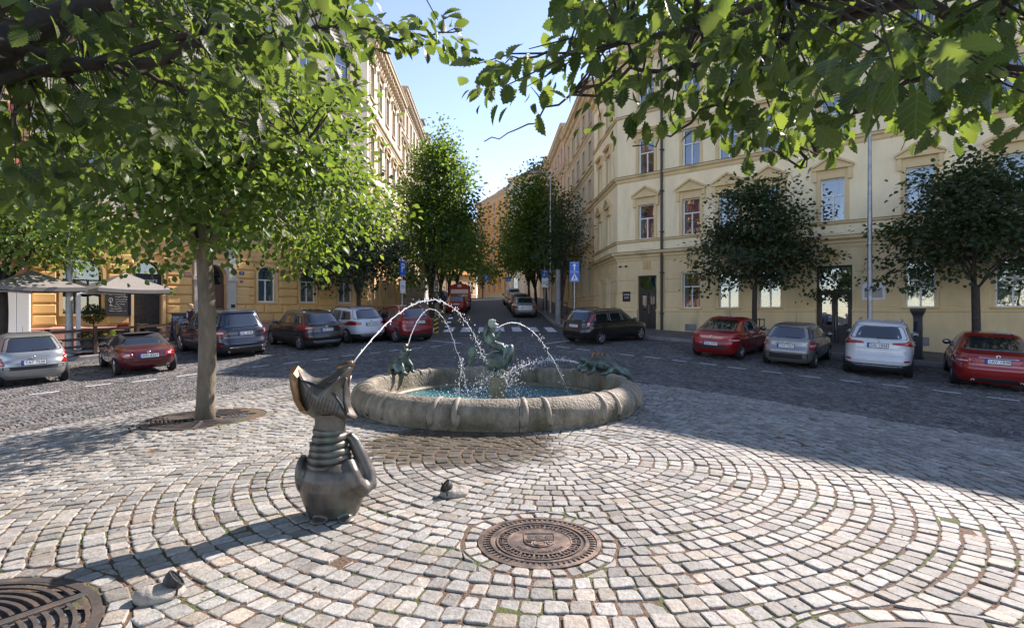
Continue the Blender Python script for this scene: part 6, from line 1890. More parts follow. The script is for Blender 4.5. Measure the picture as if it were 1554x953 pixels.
for k in range(72):
    a = 2 * math.pi * (k + .5) / 72; mb.lathe([(.0055, 0), (.0001, 0)], 6, (.308 * math.cos(a), .308 * math.sin(a), -.0045))
mb.build('hole_ring', MATS['iron_hole'], man)
MB().lathe([(.222, -.005), (.225, .004), (.216, .005), (.213, .001), (.001, .001)], 60).build('lid', MATS['cast_iron'], man)
MB().lathe([(.297, -.005), (.297, .003), (.285, .003), (.285, -.005)], 60).build('lid_rim', MATS['cast_iron'], man)
for k in range(16):
    a = 2 * math.pi * (k + .5) / 16
    q = obj('lid_bar', cached('lbar', lambda: MB().bevbox(-.006, .006, -.032, .032, -.006, .003, .002).mesh('lid_bar', MATS['cast_iron'])), man); q.location = (.254 * math.cos(a), .254 * math.sin(a), 0); q.rotation_euler = (0, 0, a + math.pi / 2); q.rotation_euler = (0, 0, a - math.pi / 2)
    a2 = a + math.pi / 16
    q = obj('lid_grating', cached('lgrt', lambda: MB().box(-.035, .035, -.03, .03, -.0058, -.005).mesh('lid_grating', MATS['iron_hole'])), man); q.location = (.254 * math.cos(a2), .254 * math.sin(a2), 0); q.rotation_euler = (0, 0, a2 - math.pi / 2)
    q = obj('lid_lattice', cached('llat', lambda: MB().box(-.034, .034, -.004, .004, -.005, .001).box(-.02, -.012, -.028, .028, -.005, .0).box(.012, .02, -.028, .028, -.005, .0).ellipsoid((-.003, .017, -.003), (.009, .007, .004), n=6, m=4).mesh('lid_lattice', MATS['cast_iron'])), man); q.location = (.254 * math.cos(a2), .254 * math.sin(a2), 0); q.rotation_euler = (0, 0, a2 - math.pi / 2)
sh = [(-.105, .115), (.105, .115), (.105, -.01), (.092, -.06), (.05, -.098), (0, -.115), (-.05, -.098), (-.092, -.06), (-.105, -.01)]
shield = MB().prism(sh, 'z', .0005, .003).build('shield', MATS['cast_iron'], man)
MB().tube([(x, y, .005) for x, y in sh + [sh[0]]], .0045, 6, cap=False).build('shield_border', MATS['cast_iron'], shield)
for dx, hgt, w in ((-.062, .055, .028), (0, .062, .034), (.062, .055, .028)):
    t_ = MB().box(-w / 2 * 1.1, w / 2 * 1.1, 0, hgt, .003, .007).box(-w / 2 * 1.4, w / 2 * 1.4, hgt * .7, hgt * .8, .003, .008).prism([(-w * .6, hgt), (w * .6, hgt), (w * .25, hgt + .022), (-w * .25, hgt + .022)], 'z', .003, .007).box(-.006, .006, .012, .03, .007, .0085)
    q = t_.build('tower', MATS['cast_iron'], shield); q.location = (dx, .015, 0)
MB().box(-.102, .102, .004, .013, .003, .007).build('wall_band', MATS['cast_iron'], shield)
MB().tube([(.04 * math.cos(a), -.05 + .04 * math.sin(a), .005) for a in [2 * math.pi * i / 20 for i in range(21)]], .004, 5, cap=False).tube([(-.02, -.07, .005), (.02, -.035, .005)], .006, 5).tube([(-.09, -.02, .004), (-.05, -.03, .005), (-.06, -.07, .004)], .006, 5).tube([(.09, -.02, .004), (.05, -.03, .005), (.06, -.07, .004)], .006, 5).build('arm_emblem', MATS['cast_iron'], shield)
TXT = 'PRAŽSKÁ KANALIZACE'
for i, ch in enumerate(TXT):
    if ch == ' ': continue
    a = math.radians(-90 + (i - (len(TXT) - 1) / 2) * 6.6)
    q = obj('lettering', cached(('mch', ch), lambda: text_mesh(ch, .036, .002, MATS['cast_iron'])), man); q.location = (.182 * math.cos(a), .182 * math.sin(a), .003); q.rotation_euler = (0, 0, a + math.pi / 2)

# ------------------------------------------------------------------ tree grates
def tree_grate(gx, gy, gr, label, rot=0.4):
    root = empty('tree_grate', (gx, gy, g1(gx, gy) - .002), rot, label, 'tree grate', 'iron grates round the trees')
    MB().lathe([(gr, -.04), (gr, .006), (gr - .05, .006), (gr - .05, -.03)], 64).build('outer_ring', MATS['grate_iron'], root)
    MB().lathe([(.24, -.03), (.24, .006), (.20, .006), (.20, -.03)], 40).build('inner_ring', MATS['grate_iron'], root)
    MB().lathe([(gr - .02, -.028), (.0, -.028)], 40).build('litter_bed', JOINT, root)
    for k in range(4):
        a = k * math.pi / 2
        q = obj('spoke', cached(('spk', gr), lambda: MB().bevbox(.225, gr - .03, -.025, .025, -.02, .007, .004).mesh('spoke', MATS['grate_iron'])), root); q.rotation_euler = (0, 0, a)
    nb = 9
    for k in range(4):
        for i in range(nb):
            r = .27 + (gr - .06 - .27) * (i + .5) / nb
            key = ('gbar', round(gr, 2), i)
            def mk():
                n = 14; a0, a1 = .045 / r * 1.0, math.pi / 2 - .045 / r; pts = []
                w = .011; vs = []
                for j in range(n + 1):
                    a = a0 + (a1 - a0) * j / n
                    rr_ = r + .035 * math.sin((a - a0) / (a1 - a0) * math.pi)
                    for dr, z in ((-w, -.02), (-w, .004), (w, .004), (w, -.02)): vs.append(((rr_ + dr) * math.cos(a), (rr_ + dr) * math.sin(a), z))
                fs = [(j * 4 + q, (j + 1) * 4 + q, (j + 1) * 4 + q + 1, j * 4 + q + 1) for j in range(n) for q in range(3)]
                return MB().add(vs, fs).mesh('grate_bar', MATS['grate_iron'])
            q = obj('grate_bar', cached(key, mk), root); q.rotation_euler = (0, 0, k * math.pi / 2)
    return root
tree_grate(*GRATES[0], 'round iron tree grate at the foot of the free-standing tree', .3)
tree_grate(*GRATES[1], 'round iron tree grate full of brown leaf litter near the small stone-mounted floodlight', .95)
tree_grate(*GRATES[2], 'round iron tree grate mostly out of view beside the wide ring of setts', .2)

# ------------------------------------------------------------------ little floodlights on stones
mat('lamp_stone', (0.30, 0.275, 0.235), .9, var=.35, vscale=18, bump=1.0, bscale=45)
def floodlight(px, py, rz, label):
    x, y, z = px_ground(px, py)
    root = empty('ground_floodlight', (x, y, z), rz, label, 'floodlight')
    mb = MB(); mb.ellipsoid((.03, 0, .02), (.13, .09, .055), n=14, m=8); mb.ellipsoid((.09, .01, .035), (.07, .06, .05), n=12, m=8); mb.ellipsoid((.0, -.04, .03), (.07, .05, .04), n=12, m=8)
    blob('stone_base', mb, MATS['lamp_stone'], .012, 2, root)
    M_ = Matrix.Translation((-.04, 0, .085)) @ Matrix.Rotation(RAD(-50), 4, 'Y') @ Matrix.Scale(.85, 4)
    MB().lathe([(.02, -.05), (.05, -.045), (.065, -.01), (.068, .02), (.058, .022), (.055, .01), (.001, .008)], 20).xf(M_).build('lamp_housing', MATS['black_iron'], root, smooth=False)
    MB().lathe([(.054, .013), (.03, .017), (.001, .018)], 20).xf(M_).build('lamp_glass', MATS['car_glass'], root, smooth=True)
    MB().tube([(-.06, -.075, .1), (-.05, -.075, .03), (-.04, 0, .02), (-.05, .075, .03), (-.06, .075, .1)], .007, 6).build('yoke', MATS['black_iron'], root)
    return root
floodlight(684, 752, RAD(20), 'small black floodlight on a stone between the bronze creature and the manhole')
floodlight(252, 905, RAD(-150), 'small floodlight mounted on a pale stone beside the litter-filled grate')
# ------------------------------------------------------------------ trees
leaf_mat('leaf_whitebeam', (0.05, 0.098, 0.027), (0.23, 0.36, 0.04), .40); leaf_mat('leaf_under', (0.03, 0.052, 0.02), (0.17, 0.27, 0.032), .42, rough=.5, veins=True, var=.45)
leaf_mat('leaf_street', (0.048, 0.10, 0.022), (0.19, 0.32, 0.035), .45); leaf_mat('leaf_maple', (0.038, 0.06, 0.028), (0.09, 0.145, 0.03), .38); leaf_mat('leaf_box', (0.03, 0.07, 0.02), (.06, .12, .02), .3)
mat('bark_grey', (0.17, 0.135, 0.10), .9, var=.4, vscale=7, bump=1.0, bscale=30, stretch=(1, 1, .3), c2=(.09, .08, .05), c2amt=.45, c2scale=4); mat('bark_dark', (0.05, 0.04, 0.032), .9, var=.35, vscale=9, bump=.8, bscale=30)

def leaf_template(widths, length=1.0, fold=.18, curl=.12, lob=None):
    """strip leaf along +x, normal +z: left edge, midrib, right edge"""
    n = len(widths); V = []; F = []
    for i, w in enumerate(widths):
        x = length * i / (n - 1); zc = -curl * (x / length) ** 2
        V += [(x, w, zc + fold * w), (x, 0, zc), (x, -w, zc + fold * w)]
    for i in range(n - 1):
        a = i * 3
        F += [(a, a + 1, a + 4, a + 3), (a + 1, a + 2, a + 5, a + 4)]
    return np.array(V), np.array(F)
T_BIG = leaf_template([.012, .012, .16, .13, .27, .205, .35, .265, .39, .29, .375, .265, .31, .18, .19, .07, .02], fold=.26, curl=.2)
T_MID = leaf_template([.012, .20, .34, .36, .24, .02], fold=.25, curl=.2)
T_SML = leaf_template([.03, .38, .36, .02], fold=.3, curl=.2)

def frames(d, nrm):
    d = d / np.linalg.norm(d, axis=1, keepdims=True)
    nrm = nrm - (nrm * d).sum(1, keepdims=True) * d
    nrm /= np.maximum(np.linalg.norm(nrm, axis=1, keepdims=True), 1e-6)
    s = np.cross(nrm, d)
    return np.stack([d, s, nrm], 1)      # rows: local axes

def leaf_cloud(T, P, D, Nn, size, r_):
    V0, F0 = T; n = len(P); Fm = frames(D, Nn)
    bend = r_.normal(1.0, .25, n)
    loc = np.repeat(V0[None], n, 0).copy()
    loc[:, :, 2] *= bend[:, None]; loc[:, :, 1] *= r_.uniform(.82, 1.15, n)[:, None]
    W_ = np.einsum('nvk,nkj->nvj', loc * size[:, None, None], Fm) + P[:, None, :]
    F = (F0[None] + (np.arange(n) * len(V0))[:, None, None]).reshape(-1, F0.shape[1])
    tint = np.repeat(r_.random(n), len(V0))
    return W_.reshape(-1, 3), F, tint, W_
def luv(T, n): return {'lu': np.tile(T[0][:, 0], n), 'lv': np.tile(T[0][:, 1], n)}

def proj(P):
    return 777 + 850 * P[..., 0] / np.maximum(P[..., 1], .05), 471 - 850 * (P[..., 2] - 1.6) / np.maximum(P[..., 1], .05)

def tree(label, base, fork, cen, rad, nclump, nleaf, lsize, T, lm, tr, bark='bark_grey', seed=1, taper=0.0, clumps=None, spread=.3, group=None, limbs=7, keep=None, big=0, lowcut=None, name='tree', leanx=0.0, bottom_flat=.75, twig=.006, droop=.15, leader=True, size_jit=.3, boughs=(), limb_r=.62, flat=.75, skirt=False):
    r_ = np.random.default_rng(seed); rd = random.Random(seed)
    bx, by = base; bz = g1(bx, by) if len(base) < 3 else base[2]
    bz0 = g1(bx, by)
    root = empty(name, (bx, by, bz0), 0, label, 'tree', group)
    cen = np.array(cen, float) - np.array([bx, by, bz0]); rad = np.array(rad, float); fork = fork - bz0
    # skeleton
    mb = MB()
    tp = []; k = 9
    for i in range(k):
        u = i / (k - 1); tp.append(Vector((leanx * u + .02 * math.sin(u * 5 + seed) * tr * 8, .02 * math.cos(u * 4 + seed) * tr * 8, -.1 + (fork + .1) * u)))
    mb.tube(tp, [tr * (1.28 if i == 0 else 1.08 - .16 * i / (k - 1)) for i in range(k)], 14)
    fk = tp[-1]
    nodes = []
    tops = []
    for i in range(limbs):
        a = 2 * math.pi * (i + rd.random() * .5) / limbs
        if leader and i == 0: tgt = Vector(cen) + Vector((0, 0, rad[2] * .8))
        else:
            e = rd.uniform(-.25, .55); tgt = Vector(cen) + Vector((rad[0] * .72 * math.cos(a) * math.cos(e), rad[1] * .72 * math.sin(a) * math.cos(e), rad[2] * .75 * math.sin(e)))
        s0 = fk + Vector((0, 0, -rd.uniform(.0, .25)))
        pts = []; n = 10
        for j in range(n):
            u = j / (n - 1); p = s0.lerp(tgt, u); p.z += (tgt.z - s0.z) * (.18 * math.sin(u * math.pi)) if i else 0
            p += Vector((rd.gauss(0, 1), rd.gauss(0, 1), rd.gauss(0, 1))) * .035 * (rad[0]) * (u * (1 - u) * 2)
            pts.append(p)
        r0 = tr * (limb_r if i else limb_r * 1.13)
        mb.tube(pts, [max(.006, r0 * (1 - .88 * j / (n - 1))) for j in range(n)], 8)
        nodes += pts[2:]
    for bg_ in boughs:
        pts0 = [fk] + [Vector(p) - Vector((bx, by, bz0)) for p in bg_[0]]; pts = []
        for a_, b_ in zip(pts0[:-1], pts0[1:]):
            for j in range(5):
                q_ = a_.lerp(b_, j / 5); pts.append(q_ + Vector((rd.gauss(0, .012), rd.gauss(0, .012), rd.gauss(0, .018))))
        pts.append(pts0[-1]); n = len(pts)
        mb.tube(pts, [max(.004, bg_[1] * (1 - .93 * (j / (n - 1)) ** .8)) for j in range(n)], 8)
        nodes += pts[3:]
    # clumps of foliage
    if clumps is None:
        C = []
        while len(C) < nclump:
            v = r_.normal(0, 1, 3); v /= np.linalg.norm(v); rr = r_.random() ** (1 / 2.6)
            wob = 1 + .16 * math.sin(3 * math.atan2(v[1], v[0]) + seed) + .12 * math.sin(5 * v[2] + seed * 2)
            if v[2] < -bottom_flat: continue
            p = v * rad * rr * wob
            if skirt and v[2] < 0: p[:2] *= min(1.22, 1 / max(.3, math.sqrt(1 - v[2] ** 2)))
            if taper:
                hh = (p[2] / rad[2] + 1) / 2; p[:2] *= max(.12, 1 - taper * hh ** 1.3)
            C.append(cen + p)
        C = np.array(C)
    else: C = np.asarray(clumps) - np.array([bx, by, bz0])
    nodesA = np.array([tuple(p) for p in nodes])
    for c in C:
        dd = ((nodesA - c) ** 2).sum(1); nb = Vector(nodesA[int(np.argmin(dd + r_.random(len(dd)) * .05))]); cv = Vector(c)
        L_ = (cv - nb).length; mid = nb.lerp(cv, .55) + Vector((rd.gauss(0, .06), rd.gauss(0, .06), .06)) * L_
        mb.tube([nb, mid, cv], [min(tr * .25, twig * (1.2 + L_ * 1.4)), twig * 1.1, twig * .5], 5)
    mb.build('trunk', MATS[bark], root, smooth=True)
    n = len(C) * nleaf
    ci = np.repeat(np.arange(len(C)), nleaf)
    outw = C - (cen + np.array([0, 0, -rad[2] * .3])); outw /= np.maximum(np.linalg.norm(outw, axis=1, keepdims=True), 1e-6)
    off = r_.normal(0, 1, (n, 3)) * np.array([1, 1, flat]) * spread
    P = C[ci] + off
    D = off / (np.linalg.norm(off, axis=1, keepdims=True) + 1e-6) * .8 + outw[ci] * .45 + r_.normal(0, .45, (n, 3)); D[:, 2] -= droop * 2
    Nn = np.array([0, 0, 1.0]) + r_.normal(0, .5, (n, 3)) + outw[ci] * .35
    S = lsize * r_.uniform(1 - size_jit, 1 + size_jit, n)
    if keep is not None:
        W_ = P + np.array([bx, by, bz0]); ok = keep(W_); P, D, Nn, S = P[ok], D[ok], Nn[ok], S[ok]; n = len(P)
    V, F, tint, WV = leaf_cloud(T, P, D, Nn, S, r_)
    nv = len(T[0])
    if big:
        W_ = P + np.array([bx, by, bz0]); px, py = proj(W_); vis = (px > 5) & (px < 1549) & (py > 5) & (W_[:, 1] > .3)
        sz = np.where(vis, S / np.maximum(W_[:, 1], .3), 0); idx = np.argsort(-sz)[:big]
        for i in idx:
            me = mesh_np('leaf', WV[i], T[1], MATS[lm], smooth=True, attrs={'tint': tint[i * nv:(i + 1) * nv], **luv(T, 1)}); obj('leaf', me, root)
        m_ = np.ones(n, bool); m_[idx] = False
        V = WV[m_].reshape(-1, 3); tint = tint.reshape(n, nv)[m_].ravel(); q = int(m_.sum())
        F = (T[1][None] + (np.arange(q) * nv)[:, None, None]).reshape(-1, 4)
    o_ = obj('crown', mesh_np('crown', V, F, MATS[lm], smooth=True, attrs={'tint': tint, **(luv(T, len(V) // nv) if big else {})}), root)
    tag(o_, kind='stuff')
    return root

GT = 'trees planted on the square'
# free-standing tree in its grate
tree('slender round-crowned tree standing alone in an iron grate behind the tall bronze creature', (-4.62, 8.45), 2.45, (-4.45, 8.5, 3.95), (2.3, 2.4, 1.72), 400, 46, .105, T_MID, 'leaf_whitebeam', .122, seed=5, spread=.25, group=GT, limbs=9, bottom_flat=.95, skirt=True)

# overhanging trees: crowns above the photographer
def over_clumps(n, region, yr, axis, rmax, zmin, zmax, seed, upper=60):
    r_ = np.random.default_rng(seed); C = []; t = 0
    while len(C) < n and t < 200000:
        t += 1
        Y = yr[0] + (yr[1] - yr[0]) * r_.random() ** .62; px = r_.uniform(-120, 1680); py = r_.uniform(-160, 420)
        X = (px - 777) / 850 * Y; Z = 1.6 + (471 - py) / 850 * Y
        if not (zmin < Z < zmax) or math.hypot(X - axis[0], Y - axis[1]) > rmax: continue
        if not region(px, py, Y): continue
        C.append((X, Y, Z))
    k = 0
    while k < upper:
        a = r_.random() * 6.28; rr = rmax * math.sqrt(r_.random()); X, Y = axis[0] + rr * math.cos(a), axis[1] + rr * math.sin(a); Z = r_.uniform(zmin + .2, zmax + 1.6)
        if Y > .2:
            px, py = 777 + 850 * X / Y, 471 - 850 * (Z - 1.6) / Y
            if py > -120 and -100 < px < 1650: continue
        elif math.hypot(X, Y) < 1.0 and Z < 2.6: continue
        C.append((X, Y, Z)); k += 1
    return np.array(C)
RB = [(700, 0), (712, 235), (770, 250), (800, 225), (860, 228), (905, 215), (960, 235), (1010, 205), (1060, 215), (1110, 230), (1165, 262), (1225, 285), (1262, 250), (1310, 195), (1350, 205), (1420, 268), (1450, 215), (1500, 185), (1554, 205), (1700, 230)]
def r_lim(px): return np.interp(px, [a for a, _ in RB], [b for _, b in RB])
def r_region(px, py, Y):
    if px < 712 or (px < 862 and py < 62 + (862 - px) * .12): return False
    if 880 < px < 1010 and 140 < py < 185 and random.random() < .5: return False
    if 712 < px < 850 and 150 < py < 168: return False
    return py < r_lim(px) - 26
def keep_r(Wp):
    px, py = proj(Wp); return (Wp[:, 1] < .25) | ((py < r_lim(px) - 6) & ((px > 850) | ((px > 705) & (py > 55 + (862 - px) * .12))) & (np.linalg.norm(Wp - np.array([0, 0, 1.6]), axis=1) > .95)) & ~((px > 690) & (px < 850) & (py < 55))
LB = [(-200, 330), (0, 330), (150, 300), (300, 260), (420, 230), (520, 215), (560, 120), (600, 85), (705, 80), (712, 0)]
def l_lim(px): return np.interp(px, [a for a, _ in LB], [b for _, b in LB])
def l_region(px, py, Y):
    if px > 552 and not (px < 690 and 30 < py < 66): return False
    if px > 480 and py > 190: return False
    return py < l_lim(px) - 20
def keep_l(Wp):
    px, py = proj(Wp); return (Wp[:, 1] < .25) | ((py < l_lim(px) - 2) & ((px < 566) | ((px < 706) & (py > 22) & (py < 78))) & (np.linalg.norm(Wp - np.array([0, 0, 1.6]), axis=1) > 1.3))
def P3D(px, py, Y): return ((px - 777) / 850 * Y, Y, 1.6 + (471 - py) / 850 * Y)
BR_ = [([P3D(1480, 20, 2.3), P3D(1300, 15, 2.5), P3D(1180, 50, 2.7), P3D(1080, 90, 2.9), P3D(960, 105, 3.2), P3D(880, 140, 3.5), P3D(800, 190, 3.8), P3D(735, 215, 4.0)], .032),
       ([P3D(1450, 90, 2.6), P3D(1330, 150, 2.9), P3D(1250, 215, 3.1), P3D(1215, 255, 3.2)], .024), ([P3D(1180, 70, 2.7), P3D(1100, 150, 3.0), P3D(1020, 205, 3.2), P3D(960, 222, 3.3)], .022),
       ([P3D(960, 60, 2.6), P3D(860, 85, 3.2), P3D(790, 90, 3.5), P3D(735, 95, 3.7)], .022)]
CR = over_clumps(250, r_region, (1.2, 4.5), (2.02, 1.98), 2.65, 2.02, 3.9, 3, 90)
tree('large-leaved tree whose twigs hang before the cream building', (2.02, 1.98), 3.0, (2.0, 2.1, 3.9), (2.4, 2.3, 1.5), 0, 12, .086, T_BIG, 'leaf_under', .14, bark='bark_dark', seed=8, clumps=CR, spread=.075, group=GT, limbs=8, keep=keep_r, big=300, twig=.004, droop=.28, boughs=BR_, limb_r=.3, size_jit=.42)
BL_ = [([P3D(-60, 60, 2.7), P3D(80, 88, 3.0), P3D(230, 95, 3.2), P3D(320, 55, 3.4), P3D(420, 62, 3.5), P3D(520, 40, 3.6), P3D(610, 60, 3.7), P3D(700, 46, 3.9)], .055), ([P3D(150, 100, 3.1), P3D(260, 130, 3.4), P3D(380, 190, 3.8), P3D(470, 210, 4.2)], .03), ([P3D(320, 55, 3.4), P3D(350, 5, 3.5), P3D(380, -60, 3.6)], .03)]
CL = over_clumps(360, l_region, (2.2, 5.4), (-2.85, 2.55), 3.0, 2.25, 4.9, 4, 90)
tw = [((px - 777) / 850 * Y, Y, 1.6 + (471 - py) / 850 * Y) for px, py, Y in ((572, 52, 3.6), (598, 58, 3.65), (622, 52, 3.7), (645, 58, 3.75), (668, 52, 3.8), (688, 50, 3.85), (540, 60, 3.5))]
CL = np.concatenate([CL, np.array(tw)])
tree('spreading tree with a thick low bough above the litter-filled grate', (-2.85, 2.55), 2.55, (-2.6, 3.0, 3.7), (2.6, 2.5, 1.5), 0, 14, .092, T_BIG, 'leaf_under', .15, bark='bark_dark', seed=9, clumps=CL, spread=.10, group=GT, limbs=9, keep=keep_l, big=300, twig=.004, droop=.2, boughs=BL_)

# pavement trees
GP = 'trees along the pavements'
tree('dark bushy tree before the cream building, between the two red cars', (10.75, 24.8), 2.7, (10.75, 24.8, 4.7), (3.4, 3.2, 2.9), 240, 40, .15, T_SML, 'leaf_maple', .11, bark='bark_dark', seed=21, spread=.42, group=GP, taper=.62, flat=.36, limb_r=.3)
tree('dark bushy tree beside the black ticket post and the red saloon', (16.35, 19.75), 2.5, (16.4, 19.9, 4.6), (3.5, 3.2, 3.0), 240, 40, .15, T_SML, 'leaf_maple', .13, bark='bark_dark', seed=44, spread=.42, group=GP, taper=.62, flat=.36, limb_r=.3)
tree('grey-green tree shading the café parasols', (-18.3, 20.1), 2.6, (-18.0, 20.2, 4.5), (3.5, 3.2, 1.9), 240, 34, .15, T_SML, 'leaf_whitebeam', .15, bark='bark_dark', seed=23, spread=.36, group=GP)
tree('small dense tree behind the white crossover at the orange house corner', (-8.6, 31.4), 2.5, (-8.4, 31.3, 5.0), (3.0, 2.8, 2.5), 240, 34, .17, T_SML, 'leaf_maple', .12, bark='bark_dark', seed=24, spread=.38, group=GP)
GS = 'trees lining the street'
tree('tall pointed lime tree on the corner by the orange house', (-5.5, 38.2), 3.2, (-5.0, 38.0, 8.4), (3.9, 3.7, 6.0), 420, 36, .20, T_SML, 'leaf_street', .2, bark='bark_dark', seed=25, spread=.46, group=GS, taper=.72)
tree('street tree growing beside the red advertising trailer', (-6.1, 48), 3.6, (-5.7, 48, 7.6), (2.9, 2.8, 3.6), 160, 30, .22, T_SML, 'leaf_street', .15, bark='bark_dark', seed=26, spread=.45, group=GS)
tree('street tree beside the white estate beyond the red trailer', (-6.5, 58), 4.2, (-6.2, 58, 8.2), (2.8, 2.8, 3.4), 140, 28, .24, T_SML, 'leaf_street', .15, bark='bark_dark', seed=27, spread=.45, group=GS)
tree('last street tree before the building with grey dormers', (-6.9, 70), 4.8, (-6.6, 70, 8.8), (2.8, 2.8, 3.2), 120, 26, .26, T_SML, 'leaf_street', .15, bark='bark_dark', seed=28, spread=.45, group=GS)
tree('slim young tree with upright branches behind the blue signs', (3.35, 37.6), 2.2, (3.4, 37.6, 6.2), (1.55, 1.5, 3.9), 110, 26, .16, T_SML, 'leaf_maple', .09, bark='bark_dark', seed=29, spread=.34, group=GS, limbs=8)
tree('full round street tree behind the street lamp', (2.75, 46.5), 3.4, (1.9, 46.3, 8.2), (3.5, 3.4, 4.7), 330, 34, .22, T_SML, 'leaf_street', .17, bark='bark_dark', seed=30, spread=.46, group=GS, taper=.4)
tree('street tree before the pinkish building, beside the white people carrier', (2.35, 56), 3.8, (1.6, 56, 7.8), (2.9, 2.8, 3.6), 150, 28, .24, T_SML, 'leaf_street', .15, bark='bark_dark', seed=31, spread=.45, group=GS)
tree('street tree before the tan building, beside the last silver hatchback', (2.0, 66), 4.4, (1.4, 66, 8.4), (2.7, 2.7, 3.4), 130, 28, .26, T_SML, 'leaf_street', .15, bark='bark_dark', seed=32, spread=.45, group=GS)
tree('small thin tree before the orange building at the street top', (-4.6, 88), 5.0, (-4.6, 88, 7.3), (2.2, 2.2, 2.2), 80, 24, .26, T_SML, 'leaf_street', .1, bark='bark_dark', seed=33, spread=.45, group=GS)
# ------------------------------------------------------------------ café on the left pavement
mat('parasol_cloth', (0.21, 0.195, 0.175), .85, bump=.15, bscale=120, var=.08); mat('brown_fence', (0.07, 0.035, 0.02), .6, var=.3, vscale=9, stretch=(1, 1, 6)); mat('steel_pole', (0.40, 0.41, 0.42), .4, metal=.7, var=.1)
mat('red_cushion', (0.50, 0.03, 0.03), .8); mat('terracotta', (0.30, 0.12, 0.06), .85, var=.2); mat('grey_pot', (0.07, 0.07, 0.07), .7); mat('slate_board', (0.02, 0.022, 0.024), .75); mat('slate_blue', (0.06, 0.09, 0.14), .7); mat('sign_blue', (0.01, 0.13, 0.50), .4); mat('sign_white', (0.78, 0.78, 0.78), .45)
mat('flower_red', (0.55, 0.03, 0.04), .7); mat('wood_table', (0.32, 0.17, 0.07), .5, var=.25, vscale=6, stretch=(1, 6, 6)); mat('galvanised', (0.34, 0.35, 0.36), .45, metal=.6, var=.25, vscale=4)
def LG(t, v, dz=0.0):
    x, y = LP(t, v); return (x, y, g1(x, y) + .135 + dz)
def at_px(px, v):   # point on the left pavement v metres out from the wall, in the direction of a photo column
    r = (px - 777) / 850.0; Y = (29.15 - v) / (.602 - .799 * r); return (r * Y, Y, g1(r * Y, Y) + .135)
def at_pxR(px, v):
    r = (px - 777) / 850.0; Y = (27.9 - v) / (.743 + .669 * r); return (r * Y, Y, g1(r * Y, Y) + .135)
LRZ = math.atan2(LD.y, LD.x)

def parasol(px, v, label, size=1.45, zr=2.55, zt=3.12, arm=-1.9):
    x, y, z = at_px(px, v)
    root = empty('parasol', (x, y, z), LRZ, label, 'parasol', 'café parasols')
    H0 = zr - .15 - z; T0 = zt - z
    n = 8; vs = [(0, 0, T0)]; fs = []
    rim = []
    for k in range(4):
        a = Vector([(1, 1), (-1, 1), (-1, -1), (1, -1)][k]) * size; b = Vector([(-1, 1), (-1, -1), (1, -1), (1, 1)][k]) * size
        for j in range(n):
            p = a.lerp(b, j / n); rim.append((p.x, p.y, H0 - .05 * math.sin(j / n * math.pi) + .0))
    m = len(rim); ring2 = [(p[0] * .5, p[1] * .5, (H0 + T0) / 2 - .03) for p in rim]
    vs += ring2 + rim + [(p[0], p[1], p[2] - .14) for p in rim]
    for i in range(m):
        j = (i + 1) % m; fs += [(0, 1 + i, 1 + j), (1 + i, 1 + m + i, 1 + m + j, 1 + j), (1 + m + i, 1 + 2 * m + i, 1 + 2 * m + j, 1 + m + j)]
    MB().add(vs, fs).build('canopy', MATS['parasol_cloth'], root)
    for k in range(4):
        a = Vector([(1, 1), (-1, 1), (-1, -1), (1, -1)][k]) * size
        MB().tube([(0, 0, T0 - .03), (a.x * .97, a.y * .97, H0 - .0)], .014, 5).build('rib', MATS['steel_pole'], root)
    MB().tube([(0, 0, T0 + .05), (0, 0, H0 - .25)], .025, 8).build('hub', MATS['steel_pole'], root)
    MB().tube([(0, 0, H0 - .22), (arm * .5, 0, H0 - .17), (arm, 0, H0 - .2)], .035, 8).build('arm', MATS['sign_white'], root)
    MB().box(arm - .06, arm + .06, -.06, .06, 0, H0 + .12).build('pole', MATS['sign_white'], root)
    MB().bevbox(arm - .45, arm + .45, -.45, .45, 0, .08, .02).build('base', MATS['kerb_stone'], root)
    return root
parasol(190, 3.1, 'open square grey parasol between the café chalkboard and the lattice shutter', 1.3, 2.6, 3.12, -1.55)
parasol(48, 3.1, 'grey parasol shaded by the tree, next to the rose building', 1.3, 2.6, 3.05, -1.5)

def cafe_fence(px0, px1, v, label):
    a = at_px(px0, v); b = at_px(px1, v); d = Vector((b[0] - a[0], b[1] - a[1])); L_ = d.length
    root = empty('café_fence', (a[0], a[1], a[2]), math.atan2(d.y, d.x), label, 'fence')
    root.name = 'cafe_fence'
    n = max(2, round(L_ / 1.35)); dz = (b[2] - a[2]) / L_
    pm = MB().box(-.055, .055, -.055, .055, -.15, 1.02).box(-.07, .07, -.07, .07, 1.02, 1.06).mesh('post', MATS['brown_fence'])
    for i in range(n + 1):
        q = obj('post', pm, root); q.location = (L_ * i / n, 0, dz * L_ * i / n)
    for z in (.32, .60, .92):
        for i in range(n):
            x0 = L_ * i / n + .056; x1 = L_ * (i + 1) / n - .056
            q = MB().box(0, x1 - x0, -.02, .02, z - .045, z + .045).build('rail', MATS['brown_fence'], root); q.location = (x0, 0, dz * x0)
            q.rotation_euler = (0, -math.atan(dz), 0)
    return root
cafe_fence(72, 268, 3.55, 'low brown wooden fence round the café terrace')

